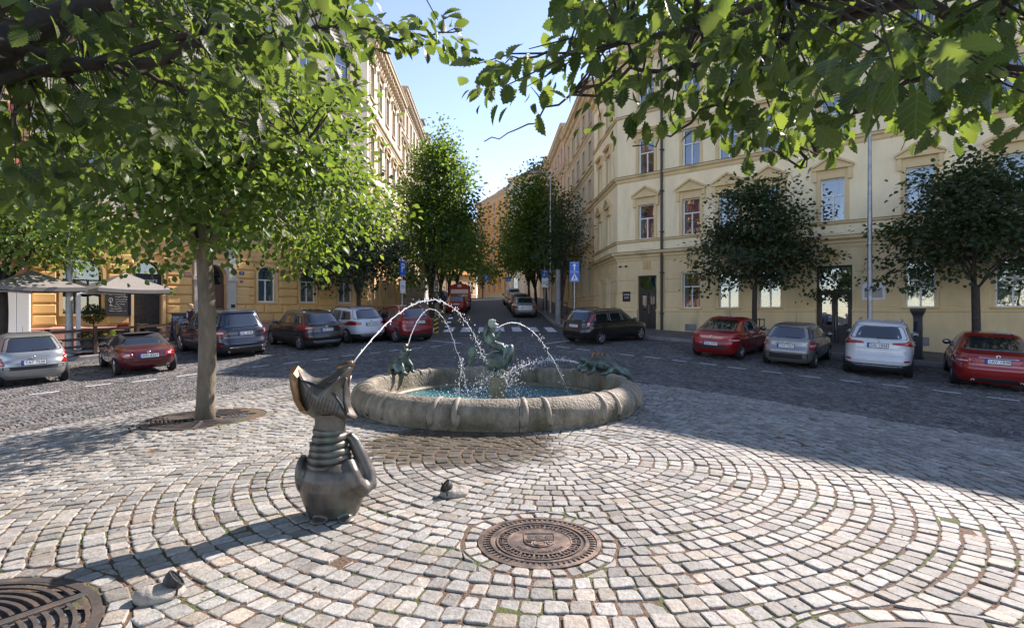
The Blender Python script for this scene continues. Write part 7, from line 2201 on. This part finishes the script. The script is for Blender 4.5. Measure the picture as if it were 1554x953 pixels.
def leaf_ball(name, c, r, n, size, m, parent, seed=1, T=T_SML):
    r_ = np.random.default_rng(seed); v = r_.normal(0, 1, (n, 3)); v /= np.linalg.norm(v, axis=1, keepdims=True)
    P = np.array(c) + v * np.array(r) * (r_.random((n, 1)) ** .25)
    V, F, tint, _ = leaf_cloud(T, P, v + r_.normal(0, .6, (n, 3)), v + r_.normal(0, .4, (n, 3)), size * r_.uniform(.7, 1.3, n), r_)
    return tag(obj(name, mesh_np(name, V, F, MATS[m], smooth=True, attrs={'tint': tint}), parent), kind='stuff')
def potted(px, v, label, kind, seed):
    x, y, z = at_px(px, v); root = empty('potted_plant', (x, y, z), 0, label, 'plant', 'café plants')
    if kind == 'topiary':
        MB().lathe([(.16, 0), (.22, .42), (.24, .44), (.2, .44), (.19, .38), (.001, .38)], 18).build('pot', MATS['grey_pot'], root)
        MB().tube([(0, 0, .35), (.01, .01, .7), (0, 0, 1.15)], .022, 6).build('stem', MATS['bark_dark'], root)
        leaf_ball('foliage', (0, 0, 1.48), (.40, .40, .38), 1600, .05, 'leaf_box', root, seed)
    elif kind == 'flowers':
        MB().lathe([(.18, 0), (.26, .5), (.28, .52), (.23, .52), (.22, .45), (.001, .45)], 16).build('pot', MATS['grey_pot'], root)
        leaf_ball('foliage', (0, 0, .68), (.34, .34, .22), 500, .07, 'leaf_street', root, seed)
        r_ = random.Random(seed); mb = MB()
        for i in range(40): mb.ellipsoid((r_.uniform(-.32, .32), r_.uniform(-.32, .32), .72 + r_.uniform(-.05, .18)), (.022, .022, .018), n=6, m=4)
        tag(mb.build('blossom', MATS['flower_red'], root), kind='stuff')
    else:
        MB().box(-.45, .45, -.16, .16, 0, .26).build('planter', MATS['terracotta'], root)
        leaf_ball('foliage', (0, 0, .42), (.45, .18, .2), 500, .08, 'leaf_street', root, seed)
    return root
potted(142, 2.4, 'clipped ball-shaped topiary tree in a dark pot', 'topiary', 51)
potted(134, 3.2, 'dark pot of red and green flowers behind the fence', 'flowers', 52)
potted(160, 3.1, 'flower pot spilling pale blooms beside the maroon roadster', 'flowers', 53)

def cafe_table(px, v, label, cush):
    x, y, z = at_px(px, v); root = empty('cafe_table', (x, y, z), LRZ + .1, label, 'table', 'café tables')
    MB().box(-.38, .38, -.38, .38, .72, .755).build('table_top', MATS['wood_table'], root)
    MB().tube([(0, 0, .03), (0, 0, .72)], .035, 8).build('stem', MATS['black_iron'], root)
    MB().lathe([(.26, 0), (.25, .025), (.05, .04)], 20, cap=True).build('base', MATS['black_iron'], root)
def cafe_chair(px, v, rz, label, cush='black_plastic'):
    x, y, z = at_px(px, v); root = empty('cafe_chair', (x, y, z), rz, label, 'chair', 'café chairs')
    MB().bevbox(-.23, .23, -.23, .23, .42, .47, .01).build('seat', MATS['black_plastic'], root)
    MB().bevbox(-.23, .23, -.25, -.21, .50, .90, .012).build('backrest', MATS['black_plastic'], root)
    if cush: MB().bevbox(-.2, .2, -.275, -.252, .6, .98, .01).build('cushion', MATS[cush], root)
    for sx in (-1, 1):
        for sy in (-1, 1): MB().box(sx * .2 - .018, sx * .2 + .018, sy * .2 - .018, sy * .2 + .018, 0, .42).build('leg', MATS['black_iron'], root)
cafe_table(176, 1.6, 'brown café table under the black chalkboard', None); cafe_table(228, 1.7, 'brown café table before the lattice shutter', None)
cafe_chair(190, 2.2, LRZ + math.pi, 'black café chair with a red cushion', 'red_cushion'); cafe_chair(232, 2.4, LRZ + math.pi, 'plain black café chair before the lattice shutter', None)
cafe_chair(212, 1.2, LRZ, 'black café chair with its back to the orange wall', None)

# boards
bb = empty('menu_board', (*LP(-1.22, .1), 0), LRZ, 'black chalkboard menu with a wine glass drawing hung on the orange wall', 'menu board')
MB().box(-.46, .46, -.05, .0, 1.38, 2.42).build('board', MATS['slate_board'], bb)
fr_ = MB().box(-.49, .49, -.065, .0, 2.42, 2.46).box(-.49, .49, -.065, .0, 1.34, 1.38).box(-.49, -.46, -.065, .0, 1.38, 2.42).box(.46, .49, -.065, .0, 1.38, 2.42).build('frame', MATS['black_iron'], bb)
rd_ = random.Random(4)
for i in range(8):
    z = 2.3 - i * .105; x0 = -.12 if 1 <= i <= 4 else -.35; pts = []; L_ = rd_.uniform(.3, .5) if x0 > -.2 else rd_.uniform(.4, .7); x = x0
    while x < x0 + L_: pts.append((x, -.053, z + rd_.uniform(-.018, .018))); x += .022
    MB().tube(pts, .005, 3).build('chalk_line', MATS['lettering'], bb)
MB().tube([(-.3 + .07 * math.sin(a) * (1 if a < 3.14 else 1), -.053, 2.06 + .1 * math.cos(a)) for a in [i * .35 for i in range(19)]] + [(-.3, -.053, 1.96), (-.3, -.053, 1.84), (-.36, -.053, 1.83), (-.24, -.053, 1.83)], .005, 4).build('chalk_glass', MATS['lettering'], bb)
def a_board(px, v, label, m='slate_blue', h=1.05, rz=0):
    x, y, z = at_px(px, v); root = empty('sandwich_board', (x, y, z), LRZ + rz, label, 'sandwich board')
    for s in (-1, 1):
        q = MB().box(-.32, .32, -.012, .012, 0, h).build('panel', MATS[m], root); q.location = (0, s * .2, 0); q.rotation_euler = (s * RAD(10), 0, 0)
        q2 = MB().box(-.34, -.32, -.018, .018, 0, h + .02).box(.32, .34, -.018, .018, 0, h + .02).box(-.34, .34, -.018, .018, h, h + .03).build('frame', MATS['black_iron'], q)
    pts = [(-.2 + i * .02, -.018, h * .86 + random.uniform(-.02, .02)) for i in range(20)]
    for c in root.children:
        if c.location.y < 0: MB().tube(pts, .006, 3).build('chalk_line', MATS['lettering'], c)
a_board(273, 1.2, 'blue-grey sandwich board beside the stone portal', h=1.25); a_board(40, 2.0, 'small dark sandwich board by the rose building', 'slate_board', .8)
ut = empty('electricity_cabinet', (*LP(TL - .55, .35), g1(*LP(TL - .55, .35)) + .13), LRZ, 'pale grey electricity cabinet against the rose wall', 'cabinet')
MB().bevbox(-.45, .45, -.2, .2, 0, 2.6, .02).build('cabinet_body', MATS['white_paint'], ut); MB().bevbox(-.4, -.01, -.225, -.201, .2, 2.4, .01).build('cabinet_door', MATS['white_paint'], ut); MB().bevbox(.01, .4, -.225, -.201, .2, 2.4, .01).build('cabinet_door', MATS['white_paint'], ut)

# ------------------------------------------------------------------ woman by the navy SUV
mat('skin', (0.55, 0.33, 0.24), .55); mat('hair_blond', (0.38, 0.24, 0.11), .6, var=.3, vscale=30); mat('jacket_dark', (0.03, 0.02, 0.035), .8); mat('shirt_pale', (0.55, 0.45, 0.50), .8); mat('trousers', (0.02, 0.022, 0.03), .8)
x, y, z = at_px(289, 2.6)
woman = empty('person', (x, y, z), RAD(-35), 'woman with short fair hair in a dark jacket, standing behind the navy SUV', 'person')
def body(mb, g=0.0, parts=('legs', 'torso', 'arms', 'head', 'hands')):
    if 'legs' in parts:
        for s in (-1, 1): mb.tube([(s * .09, 0, .92), (s * .1, -.015, .5), (s * .1, .02, .08)], [.092 + g, .062 + g, .045 + g], 10); 
        if g == 0:
            for s in (-1, 1): mb.ellipsoid((s * .1, -.06, .04), (.045, .12, .04))
    if 'torso' in parts:
        mb.tube([(0, 0, .86), (0, .005, 1.02), (0, 0, 1.2), (0, .01, 1.38), (0, .015, 1.42)], [.15 + g, .14 + g, .14 + g, .15 + g, .10 + g], 14)
        mb.tube([(-.15, .01, 1.36), (.15, .01, 1.36)], [.065 + g, .065 + g], 10)
    if 'arms' in parts:
        for s, e, h in ((-1, (-.26, -.04, 1.1), (-.16, -.24, 1.12)), (1, (.26, .0, 1.08), (.2, -.2, .98))):
            mb.tube([(s * .18, .01, 1.36), e, h], [.055 + g, .044 + g, .032 + g], 10)
    if 'hands' in parts:
        for s, h in ((-1, Vector((-.16, -.24, 1.12))), (1, Vector((.2, -.2, .98)))):
            mb.ellipsoid(h + Vector((0, -.045, 0)), (.035, .05, .02))
            for k in range(4): mb.tube([h + Vector(((k - 1.5) * .017, -.08, 0)), h + Vector(((k - 1.5) * .018, -.125 + abs(k - 1.4) * .006, -.01)), h + Vector(((k - 1.5) * .018, -.15 + abs(k - 1.4) * .01, -.03))], [.009, .008, .007], 6)
            mb.tube([h + Vector((-s * .03, -.03, .0)), h + Vector((-s * .05, -.07, .005)), h + Vector((-s * .045, -.1, -.005))], [.011, .01, .008], 6)
    if 'head' in parts:
        mb.tube([(0, .01, 1.4), (0, 0, 1.5)], [.05, .048], 10); mb.ellipsoid((0, -.005, 1.58), (.075, .092, .112)); mb.ellipsoid((0, -.04, 1.53), (.052, .055, .05)); mb.ellipsoid((0, -.1, 1.565), (.013, .02, .02))
        for s in (-1, 1): mb.ellipsoid((s * .076, .005, 1.57), (.012, .02, .03))
    return mb
blob('body', body(MB()), MATS['skin'], .011, 2, woman)
blob('jacket', body(MB(), .016, ('arms',)).tube([(0, .02, .80), (0, .02, 1.02), (0, .015, 1.2), (0, .02, 1.39)], [.165, .158, .158, .165], 14).tube([(-.15, .01, 1.36), (.15, .01, 1.36)], [.082, .082], 10), MATS['jacket_dark'], .012, 2, woman)
blob('trousers', body(MB(), .012, ('legs',)).ellipsoid((0, 0, .9), (.165, .125, .12)), MATS['trousers'], .012, 2, woman)
blob('top', MB().ellipsoid((0, -.085, 1.2), (.07, .085, .19)), MATS['shirt_pale'], .012, 1, woman)
blob('hair', MB().ellipsoid((0, .02, 1.62), (.092, .1, .1)).ellipsoid((0, .05, 1.55), (.088, .07, .1)).ellipsoid((0, -.05, 1.675), (.07, .06, .035)), MATS['hair_blond'], .011, 1, woman)
for s in (-1, 1): MB().ellipsoid((s * .03, -.088, 1.585), (.012, .007, .008), n=8, m=6).build('eye', MATS['ink_black'], woman, smooth=True)
MB().ellipsoid((0, -.09, 1.52), (.024, .008, .007), n=8, m=6).build('mouth', MATS['rose_wall'], woman, smooth=True)

# ------------------------------------------------------------------ posts, lamps and signs
def lamp_post(x, y, z, h, label, arm=1.2, ang=0.0, r=.085):
    root = empty('street_lamp', (x, y, z), ang, label, 'street lamp', 'street lamps')
    MB().lathe([(r * 1.7, 0), (r * 1.6, .12), (r * 1.25, .2), (r * 1.2, 1.1), (r * 1.02, 1.2), (r * .95, h * .5), (r * .62, h)], 16, cap=True).build('pole', MATS['galvanised'], root, smooth=False)
    MB().tube([(0, 0, h - .05), (arm * .3, 0, h + .12), (arm, 0, h + .16)], r * .4, 8).build('arm', MATS['galvanised'], root)
    MB().ellipsoid((arm + .28, 0, h + .17), (.36, .15, .085), n=14, m=8).build('lamp_head', MATS['galvanised'], root, smooth=True)
    MB().ellipsoid((arm + .3, 0, h + .11), (.26, .11, .05), n=12, m=6).build('lamp_lens', MATS['lamp_clear'], root, smooth=True)
    return root
x, y, z = at_pxR(1320, 3.15); lamp_post(x, y, z, 9.5, 'tall grey lamp post before the cream building, behind the white SUV', ang=RAD(222))
lamp_post(2.95, 43, g1(2.95, 43) + .13, 10.6, 'slim street lamp with a bent arm over the street', arm=.9, ang=RAD(180), r=.07)
x, y, z = at_px(105, 3.3); lamp_post(x, y, z, 8.5, 'grey lamp post rising through the tree by the café fence', ang=RAD(-40), r=.11)

def sign_pole(x, y, z, h, label, panels, rz=0.0, group='blue traffic signs'):
    root = empty('traffic_sign', (x, y, z), rz, label, 'traffic sign', group)
    MB().tube([(0, 0, 0), (0, 0, h)], .032, 10).build('pole', MATS['steel_pole'], root)
    for k, (zc, w, hh, kind) in enumerate(panels):
        m = 'sign_white' if kind in ('white', 'white2') else 'sign_blue'
        p = MB().prism(round_poly([(-w / 2, zc - hh / 2), (w / 2, zc - hh / 2), (w / 2, zc + hh / 2), (-w / 2, zc + hh / 2)], .03), 'y', -.05, -.035).build('sign_panel', MATS[m], root)
        if m == 'sign_blue':
            b = .018
            MB().box(-w / 2 + .02, w / 2 - .02, -.054, -.0505, zc + hh / 2 - .03, zc + hh / 2 - .015).box(-w / 2 + .02, w / 2 - .02, -.054, -.0505, zc - hh / 2 + .015, zc - hh / 2 + .03).build('border', MATS['sign_white'], p)
        if kind == 'up':
            MB().prism([(-.035, zc - .17), (.035, zc - .17), (.035, zc + .05), (.1, zc + .05), (0, zc + .19), (-.1, zc + .05), (-.035, zc + .05)], 'y', -.056, -.051).build('arrow', MATS['sign_white'], p)
        elif kind == 'cross':
            MB().prism([(-.19, zc - .17), (.19, zc - .17), (0, zc + .19)], 'y', -.056, -.051).build('triangle', MATS['sign_white'], p)
            q = MB().ellipsoid((0, -.058, zc + .06), (.022, .005, .022), n=8, m=6).prism([(-.02, zc + .035), (.025, zc + .035), (.03, zc - .04), (.06, zc - .13), (.035, zc - .14), (.0, zc - .06), (-.04, zc - .14), (-.065, zc - .13), (-.02, zc - .04)], 'y', -.06, -.057).build('walking_figure', MATS['ink_black'], p)
        elif kind == 'P':
            t_ = obj('letter', text_mesh('P', hh * .85, .002, MATS['sign_white']), p); t_.location = (0, -.053, zc); t_.rotation_euler = (RAD(90), 0, 0)
        elif kind == 'white':
            MB().box(-w * .35, w * .35, -.054, -.051, zc + .02, zc + .05).box(-w * .35, w * .3, -.054, -.051, zc - .07, zc - .045).build('print', MATS['ink_black'], p)
    return root
sx, sy = 3.25, 29.2
sign_pole(sx, sy, g1(sx, sy) + .13, 3.6, 'blue one-way arrow over a pedestrian crossing sign on one pole by the zebra crossing', [(3.32, .5, .5, 'up'), (2.80, .5, .5, 'cross')])
sx, sy = 2.5, 42.5
sign_pole(sx, sy, g1(sx, sy) + .13, 3.4, 'blue parking sign with a white plate facing down the street near the lamp', [(2.95, .5, .6, 'P'), (2.3, .5, .7, 'white')])
sx, sy = -6.0, 30.6
sign_pole(sx, sy, g1(sx, sy) + .13, 3.9, 'blue parking zone sign with white plate by the small dense tree', [(3.3, .55, .85, 'P'), (2.3, .5, .7, 'white')], rz=RAD(68))
sx, sy = -3.6, 80
sign_pole(sx, sy, g1(sx, sy) + .1, 3.4, 'small distant blue sign at the street top before the orange building', [(2.9, .7, .9, 'P')])
sx, sy = -0.6, 90
sign_pole(sx, sy, g1(sx, sy) + .1, 3.4, 'small distant blue sign before the pale end building', [(2.9, .8, .8, 'up')])

x, y, z = at_pxR(1393, 2.9)
pm_ = empty('ticket_machine', (x, y, z), math.atan2(FD.y, FD.x), 'black flared ticket post standing before the ochre wall', 'ticket machine')
MB().lathe([(.24, 0), (.24, .06), (.19, .1), (.18, 1.45), (.2, 1.55), (.30, 1.72), (.31, 1.80), (.30, 1.82)], 4, cap=True, a0=math.pi / 4, a1=math.pi / 4 + 2 * math.pi).build('housing', MATS['black_iron'], pm_)
MB().bevbox(-.11, .11, -.145, -.13, 1.0, 1.35, .005).build('screen', MATS['car_glass'], pm_)

def tree_guard(x, y, label):
    root = empty('tree_guard', (x, y, g1(x, y) + .13), math.atan2(FD.y, FD.x), label, 'tree guard', 'black tree guards')
    for k in range(6):
        a = k * math.pi / 3 + .3; MB().tube([(.38 * math.cos(a), .38 * math.sin(a), -.1), (.38 * math.cos(a), .38 * math.sin(a), 1.05)], .02, 6).build('bar', MATS['black_iron'], root)
    for zz in (.25, .98): MB().lathe([(.39, zz), (.40, zz), (.40, zz + .04), (.39, zz + .04), (.39, zz)], 18).build('hoop', MATS['black_iron'], root)
tree_guard(16.35, 19.75, 'black bar guard round the trunk beside the red saloon'); tree_guard(10.75, 24.8, 'black bar guard round the trunk between red sedan and silver estate')
tree_guard(3.35, 37.6, 'black bar guard round the slim young tree')

# red advertising kiosk
mat('kiosk_red', (0.42, 0.012, 0.015), .45); mat('poster', (0.30, 0.10, 0.06), .6, var=.6, vscale=3, c2=(.65, .42, .2), c2amt=.6, c2scale=2.0)
kx, ky = -4.55, 48.6
ki = empty('advert_kiosk', (kx, ky, g1(kx, ky)), RAD(2), 'red gabled advertising trailer with a picture panel behind the red hatchback', 'kiosk')
MB().prism([(-.88, .35), (.88, .35), (.88, 2.1), (0, 2.4), (-.88, 2.1)], 'y', 0, 1.9).build('box', MATS['kiosk_red'], ki)
MB().box(-.75, .75, -.03, -.002, .5, 1.4).build('poster', MATS['poster'], ki); MB().box(-.75, .75, -.03, -.002, 1.45, 1.8).build('header', MATS['sign_white'], ki); MB().box(-.16, .16, -.03, -.002, 2.0, 2.2).build('crest', MATS['sign_white'], ki)
for s in (-1, 1):
    q = obj('wheel', wheel_meshes(.3, .18, 5)[0], ki); q.location = (s * .82, 1.0, .3); q.rotation_euler = (0, RAD(90), 0)

# striped kerb guards and a timber planter at the corners
mat('hazard_yellow', (0.62, 0.42, 0.03), .6)
for i, (px, py) in enumerate(((662, 506), (676, 503))):
    x, y, z = px_ground(px, py)
    kg = empty('kerb_guard', (x, y, z), RAD(-20 - 15 * i), ['yellow and black striped guard board by the dark red SUV', 'black and white striped guard board next to the yellow one'][i], 'guard board')
    q = MB().box(-.11, .11, -.03, .03, 0, .95).build('board', MATS['hazard_yellow' if i == 0 else 'sign_white'], kg); q.rotation_euler = (RAD(-18), RAD(12 if i else -10), 0)
    for k in range(4):
        MB().prism([(-.112, .06 + k * .24), (.112, .14 + k * .24), (.112, .26 + k * .24), (-.112, .18 + k * .24)], 'y', -.034, .034).build('stripe', MATS['ink_black'], q)
x, y, z = 3.4, 27.7, g1(3.4, 27.7) + .13
wp = empty('timber_planter', (x, y, z), RAD(-15), 'low weathered timber crate behind the black estate car', 'planter')
for k in range(4): MB().box(-.7, .7, -.4, -.36, .02 + k * .17, .165 + k * .17).build('plank', MATS['wood_table'], wp)
for k in range(4): MB().box(-.7, .7, .36, .4, .02 + k * .17, .165 + k * .17).build('plank', MATS['wood_table'], wp)
for s in (-1, 1): MB().box(s * .68 - .03, s * .68 + .03, -.355, .355, 0, .68).build('end_board', MATS['wood_table'], wp)
# concrete lamp foot / pale post on the right pavement
x, y = 2.75, 33.5
bo = empty('concrete_post', (x, y, g1(x, y) + .13), 0, 'pale concrete post at the kerb beside the young tree', 'post')
MB().lathe([(.16, 0), (.155, 1.6), (.14, 3.2), (.12, 3.22), (.001, 3.23)], 14).build('shaft', MATS['kerb_stone'], bo)
# litter: small brown bits on the paving
mb = MB(); rl = random.Random(9)
for i in range(700):
    x, y = rl.uniform(-7, 6), rl.uniform(2.9, 10)
    if math.hypot(x - FOUNT[0], y - FOUNT[1]) < 2.4 or plaza_sd(x, y) > 0: continue
    z = g1(x, y) + .010; a = rl.random() * 6.28; l = rl.uniform(.006, .02); w = l * .4; ca, sa = math.cos(a), math.sin(a)
    mb.add([(x - ca * l, y - sa * l, z), (x - sa * w, y + ca * w, z + .003), (x + ca * l, y + sa * l, z + .002), (x + sa * w, y - ca * w, z + .001)], [(0, 3, 2, 1)])
mat('dry_litter', (0.16, 0.075, 0.035), .9, var=.5, vscale=3)
tag(mb.build('leaf_litter', MATS['dry_litter']), 'scattered brown bits of leaf litter on the setts', 'litter', kind='stuff')
